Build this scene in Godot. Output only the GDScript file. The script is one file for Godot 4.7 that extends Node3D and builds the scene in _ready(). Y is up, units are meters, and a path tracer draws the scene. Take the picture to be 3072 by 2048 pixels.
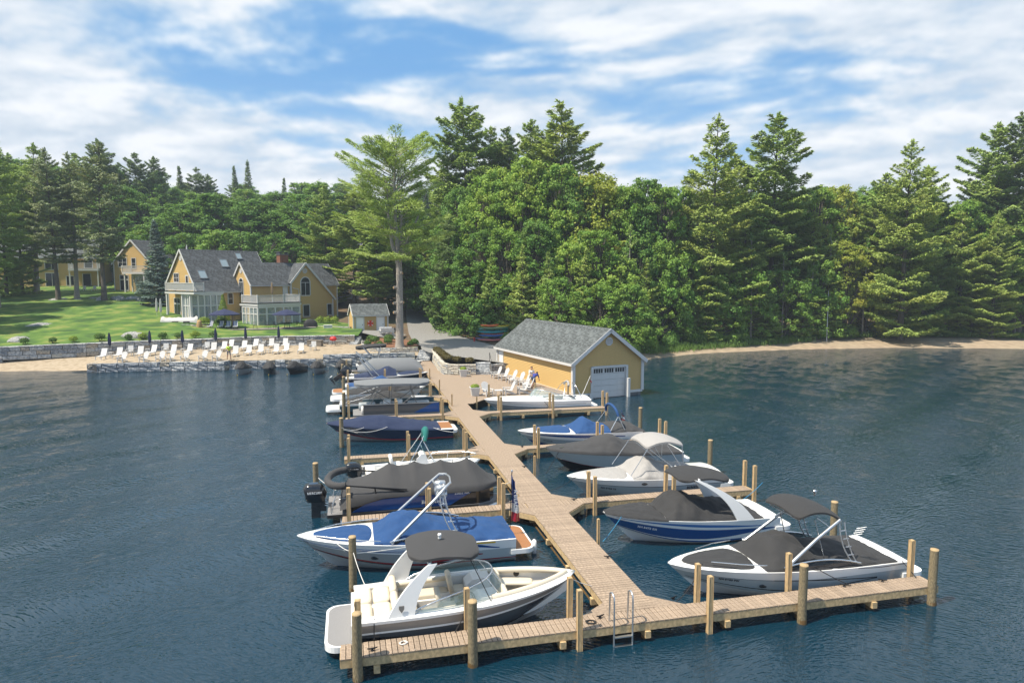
extends Node3D
# Lake marina: docks, boats, boathouse, beach, houses and woods. Water surface is y = 0.

const TH := 0.232129          # heading of the dock grid
var M := {}                   # materials by name
var T := {}                   # shared textures
var rng := RandomNumberGenerator.new()
var used := {}

func _ready() -> void:
	rng.seed = 7
	make_view()
	make_textures()
	make_materials()
	make_ground()
	make_water()
	make_docks()
	make_walls()
	make_boathouse()
	make_shed()
	make_houses()
	make_trees()
	make_boats()
	make_jet_skis()
	make_beach()
	make_platform_things()
	make_yard()

# ---------------------------------------------------------------- view, sky, sun
func make_view() -> void:
	var cam := Camera3D.new()
	cam.name = "camera"
	cam.position = Vector3(0, 10, 0)
	cam.rotation = Vector3(-0.09299, 0, 0)
	cam.fov = 53.13
	cam.near = 0.1
	cam.far = 2000.0
	cam.current = true
	add_child(cam)
	var sun := DirectionalLight3D.new()
	sun.name = "sun"
	sun.light_energy = SUN_ENERGY
	sun.light_color = Color(1.0, 0.955, 0.88)
	sun.light_angular_distance = 0.5
	sun.shadow_enabled = true
	add_child(sun)
	sun.look_at_from_position(Vector3.ZERO, Vector3(0.447, -0.866, -0.224), Vector3.UP)
	var env := Environment.new()
	env.background_mode = Environment.BG_SKY
	env.tonemap_mode = Environment.TONE_MAPPER_LINEAR
	env.tonemap_exposure = EXPOSURE
	env.background_energy_multiplier = SKY_ENERGY
	env.sdfgi_enabled = true
	env.ssao_enabled = true
	env.ssil_enabled = true
	env.fog_enabled = true
	env.fog_density = 0.0004
	env.fog_light_color = Color(0.80, 0.86, 0.93)
	var sky := Sky.new()
	var pano := PanoramaSkyMaterial.new()
	pano.panorama = make_sky()
	sky.sky_material = pano
	env.sky = sky
	var we := WorldEnvironment.new()
	we.name = "world_environment"
	we.environment = env
	add_child(we)

const SUN_ENERGY := 1.1
const SKY_ENERGY := 0.55
const EXPOSURE := 2.2

# clear patches of blue and heavier banks of cloud: [direction, half width, half height (in radians), amount]
const BLUE := [
	[-0.62, 0.335, 0.26, 0.035, 0.75], [-0.68, 0.27, 0.12, 0.03, 0.5], [-0.15, 0.31, 0.22, 0.045, 0.95], [0.02, 0.285, 0.22, 0.03, 0.8], [-0.1, 0.255, 0.16, 0.025, 0.8],
	[0.17, 0.26, 0.2, 0.03, 0.65], [0.36, 0.36, 0.2, 0.03, 0.6], [0.62, 0.37, 0.2, 0.035, 0.6], [-0.42, 0.40, 0.3, 0.03, 0.6], [-0.05, 0.20, 0.2, 0.018, 0.4], [0.45, 0.27, 0.1, 0.02, 0.35], [-0.3, 0.16, 0.3, 0.02, 0.3],
]

func make_sky() -> ImageTexture:
	var w := 2048
	var h := 1024
	var im := Image.create(w, h, false, Image.FORMAT_RGB8)
	var n1 := FastNoiseLite.new()
	n1.seed = 11
	n1.noise_type = FastNoiseLite.TYPE_SIMPLEX_SMOOTH
	n1.fractal_octaves = 6
	n1.fractal_gain = 0.55
	n1.frequency = 0.42
	var n2 := FastNoiseLite.new()
	n2.seed = 23
	n2.fractal_octaves = 3
	n2.frequency = 0.5
	var n3 := FastNoiseLite.new()
	n3.seed = 5
	n3.noise_type = FastNoiseLite.TYPE_SIMPLEX_SMOOTH
	n3.fractal_octaves = 6
	n3.fractal_gain = 0.6
	n3.frequency = 2.2
	var low := Color(0.30, 0.34, 0.36)
	for y in h:
		var el := (0.5 - (y + 0.5) / h) * PI
		if el < -0.03:
			for x in w:
				im.set_pixel(x, y, low)
			continue
		var ce := cos(el)
		var se := maxf(sin(el), 0.0) + 0.17
		var zen := clampf(el / 1.2, 0.0, 1.0)
		var clear := Color(0.57, 0.73, 0.89).lerp(Color(0.40, 0.61, 0.82), pow(clampf(el / 0.5, 0.0, 1.0), 0.7))
		clear = Color(0.70, 0.81, 0.91).lerp(clear, clampf(el / 0.28, 0.0, 1.0))
		for x in w:
			var az := ((x + 0.5) / w - 0.5) * TAU       # 0 = straight ahead (-Z), positive to the right
			var px := sin(az) * ce / se
			var pz := cos(az) * ce / se
			var wx := n2.get_noise_2d(px, pz) * 0.38
			var wz := n2.get_noise_2d(px + 41.0, pz - 17.0) * 0.38
			var c := n1.get_noise_2d((px + wx) * 0.75 + (pz) * 0.18, (pz + wz) * 1.0) * 1.2 + 0.585
			var fine := n3.get_noise_2d(px + wx * 0.5 + pz * 0.3, (pz + wz * 0.6) * 1.5)
			c += fine * 0.55
			for b in BLUE:
				var dx: float = (az - b[0]) / b[2]
				var dy: float = (el - b[1]) / b[3]
				var q := dx * dx + dy * dy
				if q < 5.0:
					c -= b[4] * exp(-q * 1.1) * 0.9
			c += 0.30 * exp(-pow((el - 0.11) / 0.11, 2.0))
			var k := smoothstep(0.04, 0.72, c)
			k = k * 0.95
			var dens := clampf(c - 0.55, 0.0, 0.6)
			var white := Color(0.77, 0.815, 0.865).lerp(Color(0.93, 0.935, 0.945), clampf(0.34 + fine * 1.3 + dens * 0.4, 0.0, 1.0))
			im.set_pixel(x, y, clear.lerp(white, k))
	return ImageTexture.create_from_image(im)

# ---------------------------------------------------------------- helpers
func dk(u: float, v: float, y := 0.0) -> Vector3:      # dock grid to world
	return Vector3(u * cos(TH) - v * sin(TH), y, -u * sin(TH) - v * cos(TH))

func st() -> SurfaceTool:
	var s := SurfaceTool.new()
	s.begin(Mesh.PRIMITIVE_TRIANGLES)
	return s

func numbered(called: String) -> String:
	if not used.has(called):
		used[called] = 0
		return called
	used[called] += 1
	return "%s_%03d" % [called, used[called]]

func tag(o: Node, label: String, category: String, group := "") -> Node:
	o.set_meta("label", label)
	o.set_meta("category", category)
	if group != "":
		o.set_meta("group", group)
	return o

func thing(called: String, label: String, category: String, at := Vector3.ZERO, turn := 0.0, group := "") -> Node3D:
	var o := Node3D.new()
	o.name = numbered(called)
	add_child(o)
	o.position = at
	o.rotation.y = turn
	tag(o, label, category, group)
	return o

func dup(src: Node3D, label: String, at: Vector3, turn: float, group := "", scl := 1.0) -> Node3D:
	var base := String(src.name)
	var cut := base.rfind("_")
	if cut > 0 and base.substr(cut + 1).is_valid_int():
		base = base.substr(0, cut)
	var o: Node3D = src.duplicate()
	o.name = numbered(base)
	add_child(o)
	o.position = at
	o.rotation = Vector3(0, turn, 0)
	o.scale = Vector3.ONE * scl
	o.set_meta("label", label)
	if group != "":
		o.set_meta("group", group)
	return o

func put(called: String, mesh: Mesh, m: Material, parent: Node = self) -> MeshInstance3D:
	var o := MeshInstance3D.new()
	o.name = numbered(called) if parent == self else called
	o.mesh = mesh
	if m:
		o.material_override = m
	parent.add_child(o, true)
	return o

func obj(called: String, s: SurfaceTool, m: Material, parent: Node = self) -> MeshInstance3D:
	s.generate_normals()
	s.index()
	return put(called, s.commit(), m, parent)

func struct(called: String, s: SurfaceTool, m: Material) -> MeshInstance3D:
	var o := obj(called, s, m)
	o.set_meta("kind", "structure")
	return o

func tri(s: SurfaceTool, a: Vector3, b: Vector3, c: Vector3) -> void:
	s.add_vertex(a)
	s.add_vertex(b)
	s.add_vertex(c)

func quad(s: SurfaceTool, a: Vector3, b: Vector3, c: Vector3, d: Vector3) -> void:
	tri(s, a, b, c)
	tri(s, a, c, d)

func flat(s: SurfaceTool) -> void:
	s.set_smooth_group(-1)

func soft(s: SurfaceTool, g := 0) -> void:
	s.set_smooth_group(g)

func box(s: SurfaceTool, c: Vector3, size: Vector3, b := Basis()) -> void:
	flat(s)
	var x := b.x * size.x * 0.5
	var y := b.y * size.y * 0.5
	var z := b.z * size.z * 0.5
	quad(s, c - x + y - z, c + x + y - z, c + x + y + z, c - x + y + z)
	quad(s, c - x - y + z, c + x - y + z, c + x - y - z, c - x - y - z)
	quad(s, c - x + y + z, c + x + y + z, c + x - y + z, c - x - y + z)
	quad(s, c + x + y - z, c - x + y - z, c - x - y - z, c + x - y - z)
	quad(s, c + x + y + z, c + x + y - z, c + x - y - z, c + x - y + z)
	quad(s, c - x + y - z, c - x + y + z, c - x - y + z, c - x - y - z)

# a box whose edges are bevelled by e
func cbox(s: SurfaceTool, c: Vector3, size: Vector3, e: float, b := Basis()) -> void:
	var h := size * 0.5
	var ring := func(y: float, k: float) -> PackedVector3Array:
		var r := PackedVector3Array()
		for p in [[-1, -1, 0], [-1, -1, 1], [-1, 1, 1], [-1, 1, 0], [1, 1, 0], [1, 1, 1], [1, -1, 1], [1, -1, 0]]:
			var ex: float = e if p[2] == 1 else 0.0
			var ez: float = 0.0 if p[2] == 1 else e
			var lx: float = (h.x - k) - maxf(ex - 0.0, 0.0) * 1.0
			var lz: float = (h.z - k) - maxf(ez - 0.0, 0.0) * 1.0
			r.append(c + b * Vector3(p[0] * lx, y, p[1] * lz))
		return r
	flat(s)
	loft(s, [ring.call(-h.y, e), ring.call(-h.y + e, 0.0), ring.call(h.y - e, 0.0), ring.call(h.y, e)], true, true, true)

# skin between rings of equal point counts
func loft(s: SurfaceTool, rings: Array, closed: bool, cap0 := false, cap1 := false) -> void:
	for i in rings.size() - 1:
		var a: PackedVector3Array = rings[i]
		var b: PackedVector3Array = rings[i + 1]
		var n := a.size()
		for j in (n if closed else n - 1):
			var k := (j + 1) % n
			quad(s, a[j], a[k], b[k], b[j])
	for e in 2:
		if (e == 0 and cap0) or (e == 1 and cap1):
			var r: PackedVector3Array = rings[0] if e == 0 else rings[-1]
			flat(s)
			for j in range(1, r.size() - 1):
				if e == 0:
					tri(s, r[0], r[j + 1], r[j])
				else:
					tri(s, r[0], r[j], r[j + 1])

func tube(s: SurfaceTool, pts: Array, rad, sides := 8, caps := true, sg := 0) -> void:
	var rings := []
	var n := pts.size()
	var up := Vector3.UP
	for i in n:
		var p: Vector3 = pts[i]
		var d: Vector3 = (pts[mini(i + 1, n - 1)] as Vector3) - (pts[maxi(i - 1, 0)] as Vector3)
		d = d.normalized()
		if absf(d.dot(up)) > 0.95:
			up = Vector3.RIGHT if absf(d.x) < 0.9 else Vector3.BACK
		var x := d.cross(up).normalized()
		var y := x.cross(d).normalized()
		up = y
		var r: float = rad[i] if rad is Array else rad
		var ring := PackedVector3Array()
		for k in sides:
			var a := TAU * k / sides
			ring.append(p + (x * cos(a) + y * sin(a)) * r)
		rings.append(ring)
	soft(s, sg)
	loft(s, rings, true, caps, caps)

# turned shape round the y axis: prof = [[radius, y], ...]
func lathe(s: SurfaceTool, prof: Array, sides := 16, at := Vector3.ZERO, sx := 1.0, sz := 1.0, b := Basis()) -> void:
	var rings := []
	for p in prof:
		var ring := PackedVector3Array()
		for k in sides:
			var a := -TAU * k / sides
			ring.append(at + b * Vector3(cos(a) * p[0] * sx, p[1], sin(a) * p[0] * sz))
		rings.append(ring)
	soft(s)
	loft(s, rings, true, true, true)

# flat outline in x,y given thickness along z (basis b, origin o)
func slab(s: SurfaceTool, poly: PackedVector2Array, z0: float, z1: float, b := Basis(), o := Vector3.ZERO) -> void:
	flat(s)
	var idx := Geometry2D.triangulate_polygon(poly)
	for zz in [z0, z1]:
		for i in range(0, idx.size(), 3):
			var q := [poly[idx[i]], poly[idx[i + 1]], poly[idx[i + 2]]]
			tri(s, o + b * Vector3(q[0].x, q[0].y, zz), o + b * Vector3(q[1].x, q[1].y, zz), o + b * Vector3(q[2].x, q[2].y, zz))
	for i in poly.size():
		var p := poly[i]
		var r := poly[(i + 1) % poly.size()]
		quad(s, o + b * Vector3(p.x, p.y, z0), o + b * Vector3(r.x, r.y, z0), o + b * Vector3(r.x, r.y, z1), o + b * Vector3(p.x, p.y, z1))

# flat outline in x,z given thickness along y
func plate(s: SurfaceTool, poly: PackedVector2Array, y0: float, y1: float) -> void:
	slab(s, poly, -y1, -y0, Basis(Vector3.RIGHT, Vector3(0, 0, 1), Vector3(0, -1, 0)))

func bez(a: Vector3, b: Vector3, c: Vector3, n := 8) -> Array:
	var r := []
	for i in n + 1:
		var t := float(i) / n
		r.append(a.lerp(b, t).lerp(b.lerp(c, t), t))
	return r

func pick(arr: Array, t: float) -> float:              # smooth lookup along an evenly spaced list
	var n := arr.size() - 1
	var f := clampf(t, 0.0, 1.0) * n
	var i := mini(int(f), n - 1)
	var a: float = arr[maxi(i - 1, 0)]
	var b: float = arr[i]
	var c: float = arr[i + 1]
	var d: float = arr[mini(i + 2, n)]
	return cubic_interpolate(b, c, a, d, f - i)

func words(txt: String, size: float, m: Material, parent: Node, at: Vector3, b := Basis(), depth := 0.01, font := "Droid Sans", called := "lettering", italic := false) -> MeshInstance3D:
	var t := TextMesh.new()
	var f := SystemFont.new()
	f.font_names = PackedStringArray([font])
	f.font_weight = 700
	f.font_italic = italic
	t.font = f
	t.text = txt
	t.font_size = 32
	t.pixel_size = size / 32.0
	t.depth = depth
	t.curve_step = 2.0
	var o := put(called, t, m, parent)
	o.transform = Transform3D(b, at)
	return o

# ---------------------------------------------------------------- textures and materials
func noise_tex(seed_: int, freq: float, lo: float, hi: float, oct := 4, size := 512, kind := FastNoiseLite.TYPE_SIMPLEX_SMOOTH, tint := Color.WHITE) -> NoiseTexture2D:
	var n := FastNoiseLite.new()
	n.seed = seed_
	n.noise_type = kind
	n.frequency = freq
	n.fractal_octaves = oct
	var t := NoiseTexture2D.new()
	t.width = size
	t.height = size
	t.seamless = true
	t.noise = n
	var g := Gradient.new()
	g.set_color(0, Color(lo, lo, lo))
	g.set_color(1, Color(hi * tint.r, hi * tint.g, hi * tint.b))
	t.color_ramp = g
	return t

func ramp_tex(seed_: int, freq: float, cols: Array, oct := 4, size := 512) -> NoiseTexture2D:
	var t := noise_tex(seed_, freq, 0, 1, oct, size)
	var g := Gradient.new()
	var offs := PackedFloat32Array()
	var cc := PackedColorArray()
	for i in cols.size():
		offs.append(0.25 + 0.5 * i / (cols.size() - 1))
		cc.append((cols[i] as Color).linear_to_srgb())
	g.offsets = offs
	g.colors = cc
	t.color_ramp = g
	return t

func normal_tex(seed_: int, freq: float, strength: float, oct := 4, size := 512) -> NoiseTexture2D:
	var t := noise_tex(seed_, freq, 0, 1, oct, size)
	t.color_ramp = null
	t.as_normal_map = true
	t.bump_strength = strength
	return t

func make_textures() -> void:
	T.grain = noise_tex(1, 0.06, 0.72, 1.0, 5)
	T.patch = noise_tex(2, 0.012, 0.78, 1.0, 5)
	T.speck = noise_tex(3, 0.25, 0.55, 1.0, 3)
	T.wood = noise_tex(4, 0.03, 0.70, 1.0, 5)
	T.bark = noise_tex(6, 0.05, 0.5, 1.0, 5)
	T.bumpy = noise_tex(7, 0.03, 0.0, 1.0, 5)
	T.fine = noise_tex(8, 0.12, 0.0, 1.0, 4)
	T.stone = ramp_tex(9, 0.022, [Color(0.16, 0.17, 0.18), Color(0.33, 0.345, 0.36), Color(0.40, 0.40, 0.39), Color(0.56, 0.56, 0.55)], 5)
	T.ashlar = ramp_tex(10, 0.03, [Color(0.22, 0.20, 0.17), Color(0.50, 0.48, 0.43), Color(0.60, 0.58, 0.53), Color(0.36, 0.30, 0.22)], 5)
	T.sand = ramp_tex(12, 0.02, [Color(0.27, 0.215, 0.145), Color(0.34, 0.275, 0.195), Color(0.37, 0.305, 0.22), Color(0.30, 0.24, 0.165)], 6)
	T.lawn = ramp_tex(13, 0.009, [Color(0.025, 0.07, 0.008), Color(0.055, 0.125, 0.012), Color(0.085, 0.16, 0.018), Color(0.17, 0.20, 0.04)], 6, 1024)
	T.floor = ramp_tex(14, 0.03, [Color(0.05, 0.035, 0.02), Color(0.13, 0.085, 0.045), Color(0.16, 0.10, 0.06), Color(0.07, 0.09, 0.03)], 6)
	T.mulch = ramp_tex(15, 0.15, [Color(0.08, 0.035, 0.018), Color(0.20, 0.09, 0.045), Color(0.27, 0.13, 0.07)], 4)
	T.road = ramp_tex(16, 0.06, [Color(0.15, 0.15, 0.145), Color(0.215, 0.21, 0.20), Color(0.25, 0.245, 0.235)], 6)
	T.shingle = shingle_image()
	T.ripple = ripple_image()

func shingle_image() -> ImageTexture:      # courses of asphalt tabs, 2 m by 2 m
	var im := Image.create(256, 256, false, Image.FORMAT_RGB8)
	var r := RandomNumberGenerator.new()
	r.seed = 3
	var ch := 18
	var row := 0
	var y := 0
	while y < 256:
		var x := -(row * 17 % 32)
		while x < 256:
			var wd := r.randi_range(22, 40)
			var k := r.randf_range(0.62, 1.0)
			var c := Color(k * 0.98, k, k * 1.01)
			im.fill_rect(Rect2i(x, y, wd, ch), c)
			im.fill_rect(Rect2i(x, y, 1, ch), c * 0.72)
			x += wd
		im.fill_rect(Rect2i(0, y + ch - 2, 256, 2), Color(0.5, 0.51, 0.52))
		y += ch
		row += 1
	for i in 26000:
		var px := r.randi_range(0, 255)
		var py := r.randi_range(0, 255)
		im.set_pixel(px, py, im.get_pixel(px, py) * r.randf_range(0.75, 1.2))
	return ImageTexture.create_from_image(im)

func ripple_image() -> ImageTexture:      # heights of wind ripples over a 16 m square, as a normal map
	var n := 768
	var hs := PackedFloat32Array()
	hs.resize(n * n)
	var f1 := FastNoiseLite.new()
	f1.seed = 31
	f1.frequency = 1.0
	f1.fractal_octaves = 2
	var f2 := FastNoiseLite.new()
	f2.seed = 32
	f2.frequency = 1.0
	f2.fractal_octaves = 3
	# noise on a torus keeps the square seamless
	for y in n:
		var a := TAU * y / n
		var ca := cos(a)
		var sa := sin(a)
		for x in n:
			var b := TAU * x / n
			var r1 := 3.1
			var k := f1.get_noise_3d(cos(b) * r1 + sa * 5.2, sin(b) * r1 + ca * 5.2, sa * 3.0 - ca * 2.0 + cos(b) * 0.6)
			var r2 := 9.0
			var q := f2.get_noise_3d(cos(b) * r2 + sa * 12.0, sin(b) * r2 + ca * 12.0, sa * 6.0)
			hs[y * n + x] = (1.0 - absf(k) * 1.7) * 0.65 + q * 0.5
	var im := Image.create(n, n, false, Image.FORMAT_RGB8)
	for y in n:
		for x in n:
			var gx := hs[y * n + (x + 1) % n] - hs[y * n + (x + n - 1) % n]
			var gy := hs[((y + 1) % n) * n + x] - hs[((y + n - 1) % n) * n + x]
			var v := Vector3(-gx * 2.6, gy * 2.6, 1.0).normalized()
			im.set_pixel(x, y, Color(v.x * 0.5 + 0.5, v.y * 0.5 + 0.5, v.z * 0.5 + 0.5))
	return ImageTexture.create_from_image(im)

func mat(called: String, c: Color, rough := 0.6, metal := 0.0, tex = null, scl := 1.0, bump = null, bump_cm := 0.0) -> StandardMaterial3D:
	var m := StandardMaterial3D.new()
	m.resource_name = called
	m.albedo_color = c.linear_to_srgb()
	m.roughness = rough
	m.metallic = metal
	m.cull_mode = BaseMaterial3D.CULL_DISABLED
	if tex != null or bump != null:
		m.uv1_triplanar = true
		m.uv1_scale = Vector3.ONE * scl
	if tex != null:
		m.albedo_texture = tex
	if bump != null:
		m.heightmap_enabled = true
		m.heightmap_texture = bump
		m.heightmap_scale = bump_cm
	M[called] = m
	return m

func gloss(called: String, c: Color, rough := 0.25) -> StandardMaterial3D:     # gelcoat and car paint
	var m := mat(called, c, rough)
	m.clearcoat_enabled = true
	m.clearcoat = 0.6
	m.clearcoat_roughness = 0.06
	return m

func cloth(called: String, c: Color) -> StandardMaterial3D:
	var m := mat(called, c, 0.85, 0.0, T.grain, 1.1, T.fine, 0.35)
	m.rim_enabled = true
	m.rim = 0.2
	return m

func pane(called: String, c: Color, a: float) -> StandardMaterial3D:
	var m := mat(called, c, 0.03)
	m.transparency = BaseMaterial3D.TRANSPARENCY_ALPHA
	m.albedo_color.a = a
	return m

func leafy(called: String, c: Color, back := 0.85) -> void:
	var m := mat(called, c, 0.55)
	m.vertex_color_use_as_albedo = true
	m.backlight_enabled = true
	m.backlight = Color(back, back, back * 0.7)
	m.metallic_specular = 0.35

func make_materials() -> void:
	# setting
	mat("sand", Color(1, 1, 1), 0.95, 0, T.sand, 0.09, T.bumpy, 2.0)
	mat("lawn", Color(1, 1, 1), 0.95, 0, T.lawn, 0.027, T.fine, 2.0)
	mat("floor", Color(1, 1, 1), 0.95, 0, T.floor, 0.12, T.bumpy, 6.0)
	mat("terrain", Color(1, 1, 1), 0.95, 0, T.patch, 0.11, T.bumpy, 3.0).vertex_color_use_as_albedo = true
	mat("mulch", Color(1, 1, 1), 0.95, 0, T.mulch, 0.35, T.fine, 3.0)
	mat("road", Color(1, 1, 1), 0.9, 0, T.road, 0.12)
	mat("paving", Color(0.42, 0.37, 0.32), 0.85, 0, T.speck, 0.7)
	mat("granite", Color(0.98, 1.0, 1.02), 0.85, 0, T.stone, 0.35, T.bumpy, 4.0)
	mat("granite_dark", Color(0.62, 0.66, 0.72), 0.85, 0, T.stone, 0.4, T.bumpy, 4.0)
	mat("granite_warm", Color(0.95, 0.82, 0.66), 0.85, 0, T.stone, 0.4, T.bumpy, 4.0)
	mat("fieldstone", Color(1.05, 1.04, 1.0), 0.85, 0, T.ashlar, 0.5, T.bumpy, 4.0)
	mat("fieldstone_grey", Color(0.85, 0.9, 0.95), 0.85, 0, T.ashlar, 0.45, T.bumpy, 4.0)
	mat("mortar", Color(0.20, 0.19, 0.175), 0.95, 0, T.speck, 0.6)
	mat("rock", Color(0.72, 0.72, 0.70), 0.9, 0, T.stone, 0.3, T.bumpy, 7.0)
	# timber
	for k in 4:
		var f: float = [1.0, 0.88, 1.08, 0.95][k]
		mat("deck%d" % k, Color(0.43 * f, 0.33 * f, 0.243 * f), 0.75, 0, T.wood, 0.6 + 0.07 * k, T.fine, 0.12)
	mat("lumber", Color(0.68, 0.50, 0.27), 0.75, 0, T.wood, 0.9, T.fine, 0.15).uv1_scale = Vector3(0.5, 0.35, 0.5)
	mat("lumber_wet", Color(0.17, 0.10, 0.035), 0.5, 0, T.wood, 0.9)
	mat("post", Color(0.66, 0.47, 0.25), 0.75, 0, T.wood, 0.9, T.fine, 0.15).uv1_scale = Vector3(1.6, 0.22, 1.6)
	mat("pile", Color(0.37, 0.30, 0.18), 0.85, 0, T.bark, 0.9, T.fine, 0.3).uv1_scale = Vector3(1.5, 0.3, 1.5)
	mat("endgrain", Color(0.55, 0.40, 0.22), 0.85, 0, T.wood, 2.0)
	mat("teak", Color(0.42, 0.19, 0.075), 0.55, 0, T.wood, 1.5)
	mat("bark", Color(0.23, 0.195, 0.165), 0.95, 0, T.bark, 0.5, T.bumpy, 5.0).uv1_scale = Vector3(0.9, 0.25, 0.9)
	mat("bark_pale", Color(0.60, 0.545, 0.475), 0.95, 0, T.bark, 0.5, T.bumpy, 5.0).uv1_scale = Vector3(0.9, 0.25, 0.9)
	mat("bark_dark", Color(0.11, 0.09, 0.075), 0.95, 0, T.bark, 0.5)
	mat("cut_wood", Color(0.60, 0.38, 0.18), 0.9, 0, T.wood, 3.0)
	# buildings
	mat("siding", Color(0.76, 0.515, 0.195), 0.7, 0, T.grain, 0.4)
	mat("trim", Color(0.80, 0.80, 0.79), 0.55, 0, T.grain, 0.7)
	var sh := mat("shingle", Color(0.155, 0.17, 0.172), 0.92)
	sh.albedo_texture = T.shingle
	var sh2 := mat("shingle_dark", Color(0.118, 0.126, 0.135), 0.92)
	sh2.albedo_texture = T.shingle
	mat("brick", Color(0.36, 0.15, 0.09), 0.9, 0, T.speck, 1.5)
	mat("glass", Color(0.02, 0.026, 0.032), 0.04)
	mat("interior", Color(0.45, 0.42, 0.37), 0.9)
	mat("curtain", Color(0.62, 0.60, 0.55), 0.9)
	pane("pane", Color(0.5, 0.6, 0.62), 0.25)
	pane("skylight", Color(0.25, 0.33, 0.38), 0.85)
	pane("wind_glass", Color(0.45, 0.62, 0.60), 0.22)
	pane("wind_glass_dark", Color(0.03, 0.04, 0.05), 0.8)
	mat("lead", Color(0.16, 0.17, 0.18), 0.6, 0.4)
	mat("black_metal", Color(0.02, 0.02, 0.022), 0.4, 0.7)
	mat("rust", Color(0.23, 0.07, 0.03), 0.8, 0, T.speck, 1.2)
	# boats
	gloss("gel_white", Color(0.80, 0.81, 0.81))
	gloss("gel_grey", Color(0.30, 0.31, 0.32))
	gloss("gel_taupe", Color(0.22, 0.205, 0.19))
	gloss("gel_slate", Color(0.075, 0.08, 0.088))
	gloss("gel_pearl", Color(0.40, 0.44, 0.46))
	gloss("gel_black", Color(0.012, 0.013, 0.016), 0.15)
	gloss("gel_navy", Color(0.008, 0.014, 0.045), 0.15)
	gloss("gel_blue", Color(0.006, 0.062, 0.24))
	gloss("gel_sky", Color(0.05, 0.16, 0.42))
	gloss("gel_teal", Color(0.02, 0.075, 0.10))
	gloss("gel_red", Color(0.28, 0.012, 0.02))
	gloss("gel_yellow", Color(0.72, 0.46, 0.04))
	mat("vinyl", Color(0.60, 0.54, 0.43), 0.5)
	mat("vinyl_white", Color(0.74, 0.73, 0.70), 0.5)
	mat("boat_floor", Color(0.38, 0.33, 0.27), 0.8, 0, T.grain, 1.5)
	mat("swim_mat", Color(0.36, 0.36, 0.37), 0.8, 0, T.speck, 1.2)
	cloth("canvas_black", Color(0.036, 0.037, 0.040))
	cloth("canvas_char", Color(0.055, 0.056, 0.060))
	cloth("canvas_grey", Color(0.22, 0.235, 0.25))
	cloth("canvas_light", Color(0.44, 0.43, 0.42))
	cloth("canvas_blue", Color(0.010, 0.072, 0.235))
	cloth("canvas_navy", Color(0.010, 0.026, 0.085))
	cloth("canvas_teal", Color(0.01, 0.19, 0.17))
	cloth("canvas_white", Color(0.70, 0.69, 0.66))
	cloth("parasol_navy", Color(0.012, 0.022, 0.085))
	cloth("canvas_tan", Color(0.42, 0.30, 0.17))
	mat("chrome", Color(0.72, 0.73, 0.74), 0.18, 1.0)
	mat("alu", Color(0.58, 0.60, 0.62), 0.35, 0.9)
	mat("rubber", Color(0.015, 0.015, 0.016), 0.6)
	mat("rope", Color(0.66, 0.65, 0.62), 0.9)
	mat("rope_black", Color(0.02, 0.02, 0.022), 0.9)
	mat("rope_blue", Color(0.03, 0.20, 0.36), 0.9)
	mat("letters", Color(0.75, 0.76, 0.77), 0.5)
	mat("letters_dark", Color(0.03, 0.03, 0.04), 0.5)
	# furniture and small things
	mat("resin", Color(0.80, 0.80, 0.79), 0.5, 0, T.grain, 0.8)
	mat("teak_grey", Color(0.30, 0.26, 0.21), 0.85, 0, T.wood, 1.2)
	mat("wicker", Color(0.04, 0.036, 0.034), 0.8, 0, T.speck, 1.5)
	mat("stripe_blue", Color(0.02, 0.05, 0.20), 0.8)
	mat("red_paint", Color(0.50, 0.02, 0.02), 0.5)
	mat("orange_paint", Color(0.72, 0.10, 0.02), 0.5)
	for k in [["kayak_orange", Color(0.78, 0.14, 0.02)], ["kayak_yellow", Color(0.72, 0.50, 0.03)], ["kayak_green", Color(0.15, 0.24, 0.10)], ["kayak_teal", Color(0.01, 0.27, 0.30)], ["kayak_aqua", Color(0.02, 0.36, 0.34)], ["kayak_blue", Color(0.015, 0.11, 0.36)], ["kayak_coral", Color(0.62, 0.16, 0.13)]]:
		gloss(k[0], k[1], 0.35)
	mat("skin", Color(0.42, 0.24, 0.16), 0.6)
	mat("hair", Color(0.03, 0.02, 0.015), 0.7)
	mat("vest", Color(0.48, 0.75, 0.04), 0.8, 0, T.grain, 2.0)
	mat("shirt_blue", Color(0.03, 0.05, 0.26), 0.85, 0, T.grain, 2.0)
	mat("shorts_navy", Color(0.012, 0.03, 0.09), 0.85, 0, T.grain, 2.0)
	mat("shorts_grey", Color(0.20, 0.20, 0.21), 0.85, 0, T.grain, 2.0)
	mat("flower", Color(0.55, 0.12, 0.16), 0.8)
	gloss("car_silver", Color(0.55, 0.60, 0.63))
	gloss("car_dark", Color(0.03, 0.07, 0.09))
	# foliage
	leafy("leaf_maple", Color(0.224, 0.375, 0.067))
	leafy("leaf_bright", Color(0.325, 0.47, 0.084))
	leafy("leaf_deep", Color(0.165, 0.305, 0.065))
	leafy("leaf_olive", Color(0.37, 0.426, 0.073))
	leafy("needle", Color(0.285, 0.40, 0.105), 0.7)
	leafy("needle_yellow", Color(0.32, 0.42, 0.10), 0.7)
	leafy("needle_fresh", Color(0.351, 0.468, 0.124), 0.7)
	leafy("needle_dark", Color(0.163, 0.247, 0.085), 0.7)
	leafy("needle_grey", Color(0.247, 0.305, 0.156), 0.7)
	leafy("needle_blue", Color(0.155, 0.225, 0.195), 0.4)
	leafy("shrub", Color(0.1, 0.19, 0.035))
	leafy("shrub_lime", Color(0.26, 0.36, 0.05))
	leafy("shrub_brown", Color(0.12, 0.1, 0.03))
	leafy("reed", Color(0.15, 0.26, 0.06))

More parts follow.
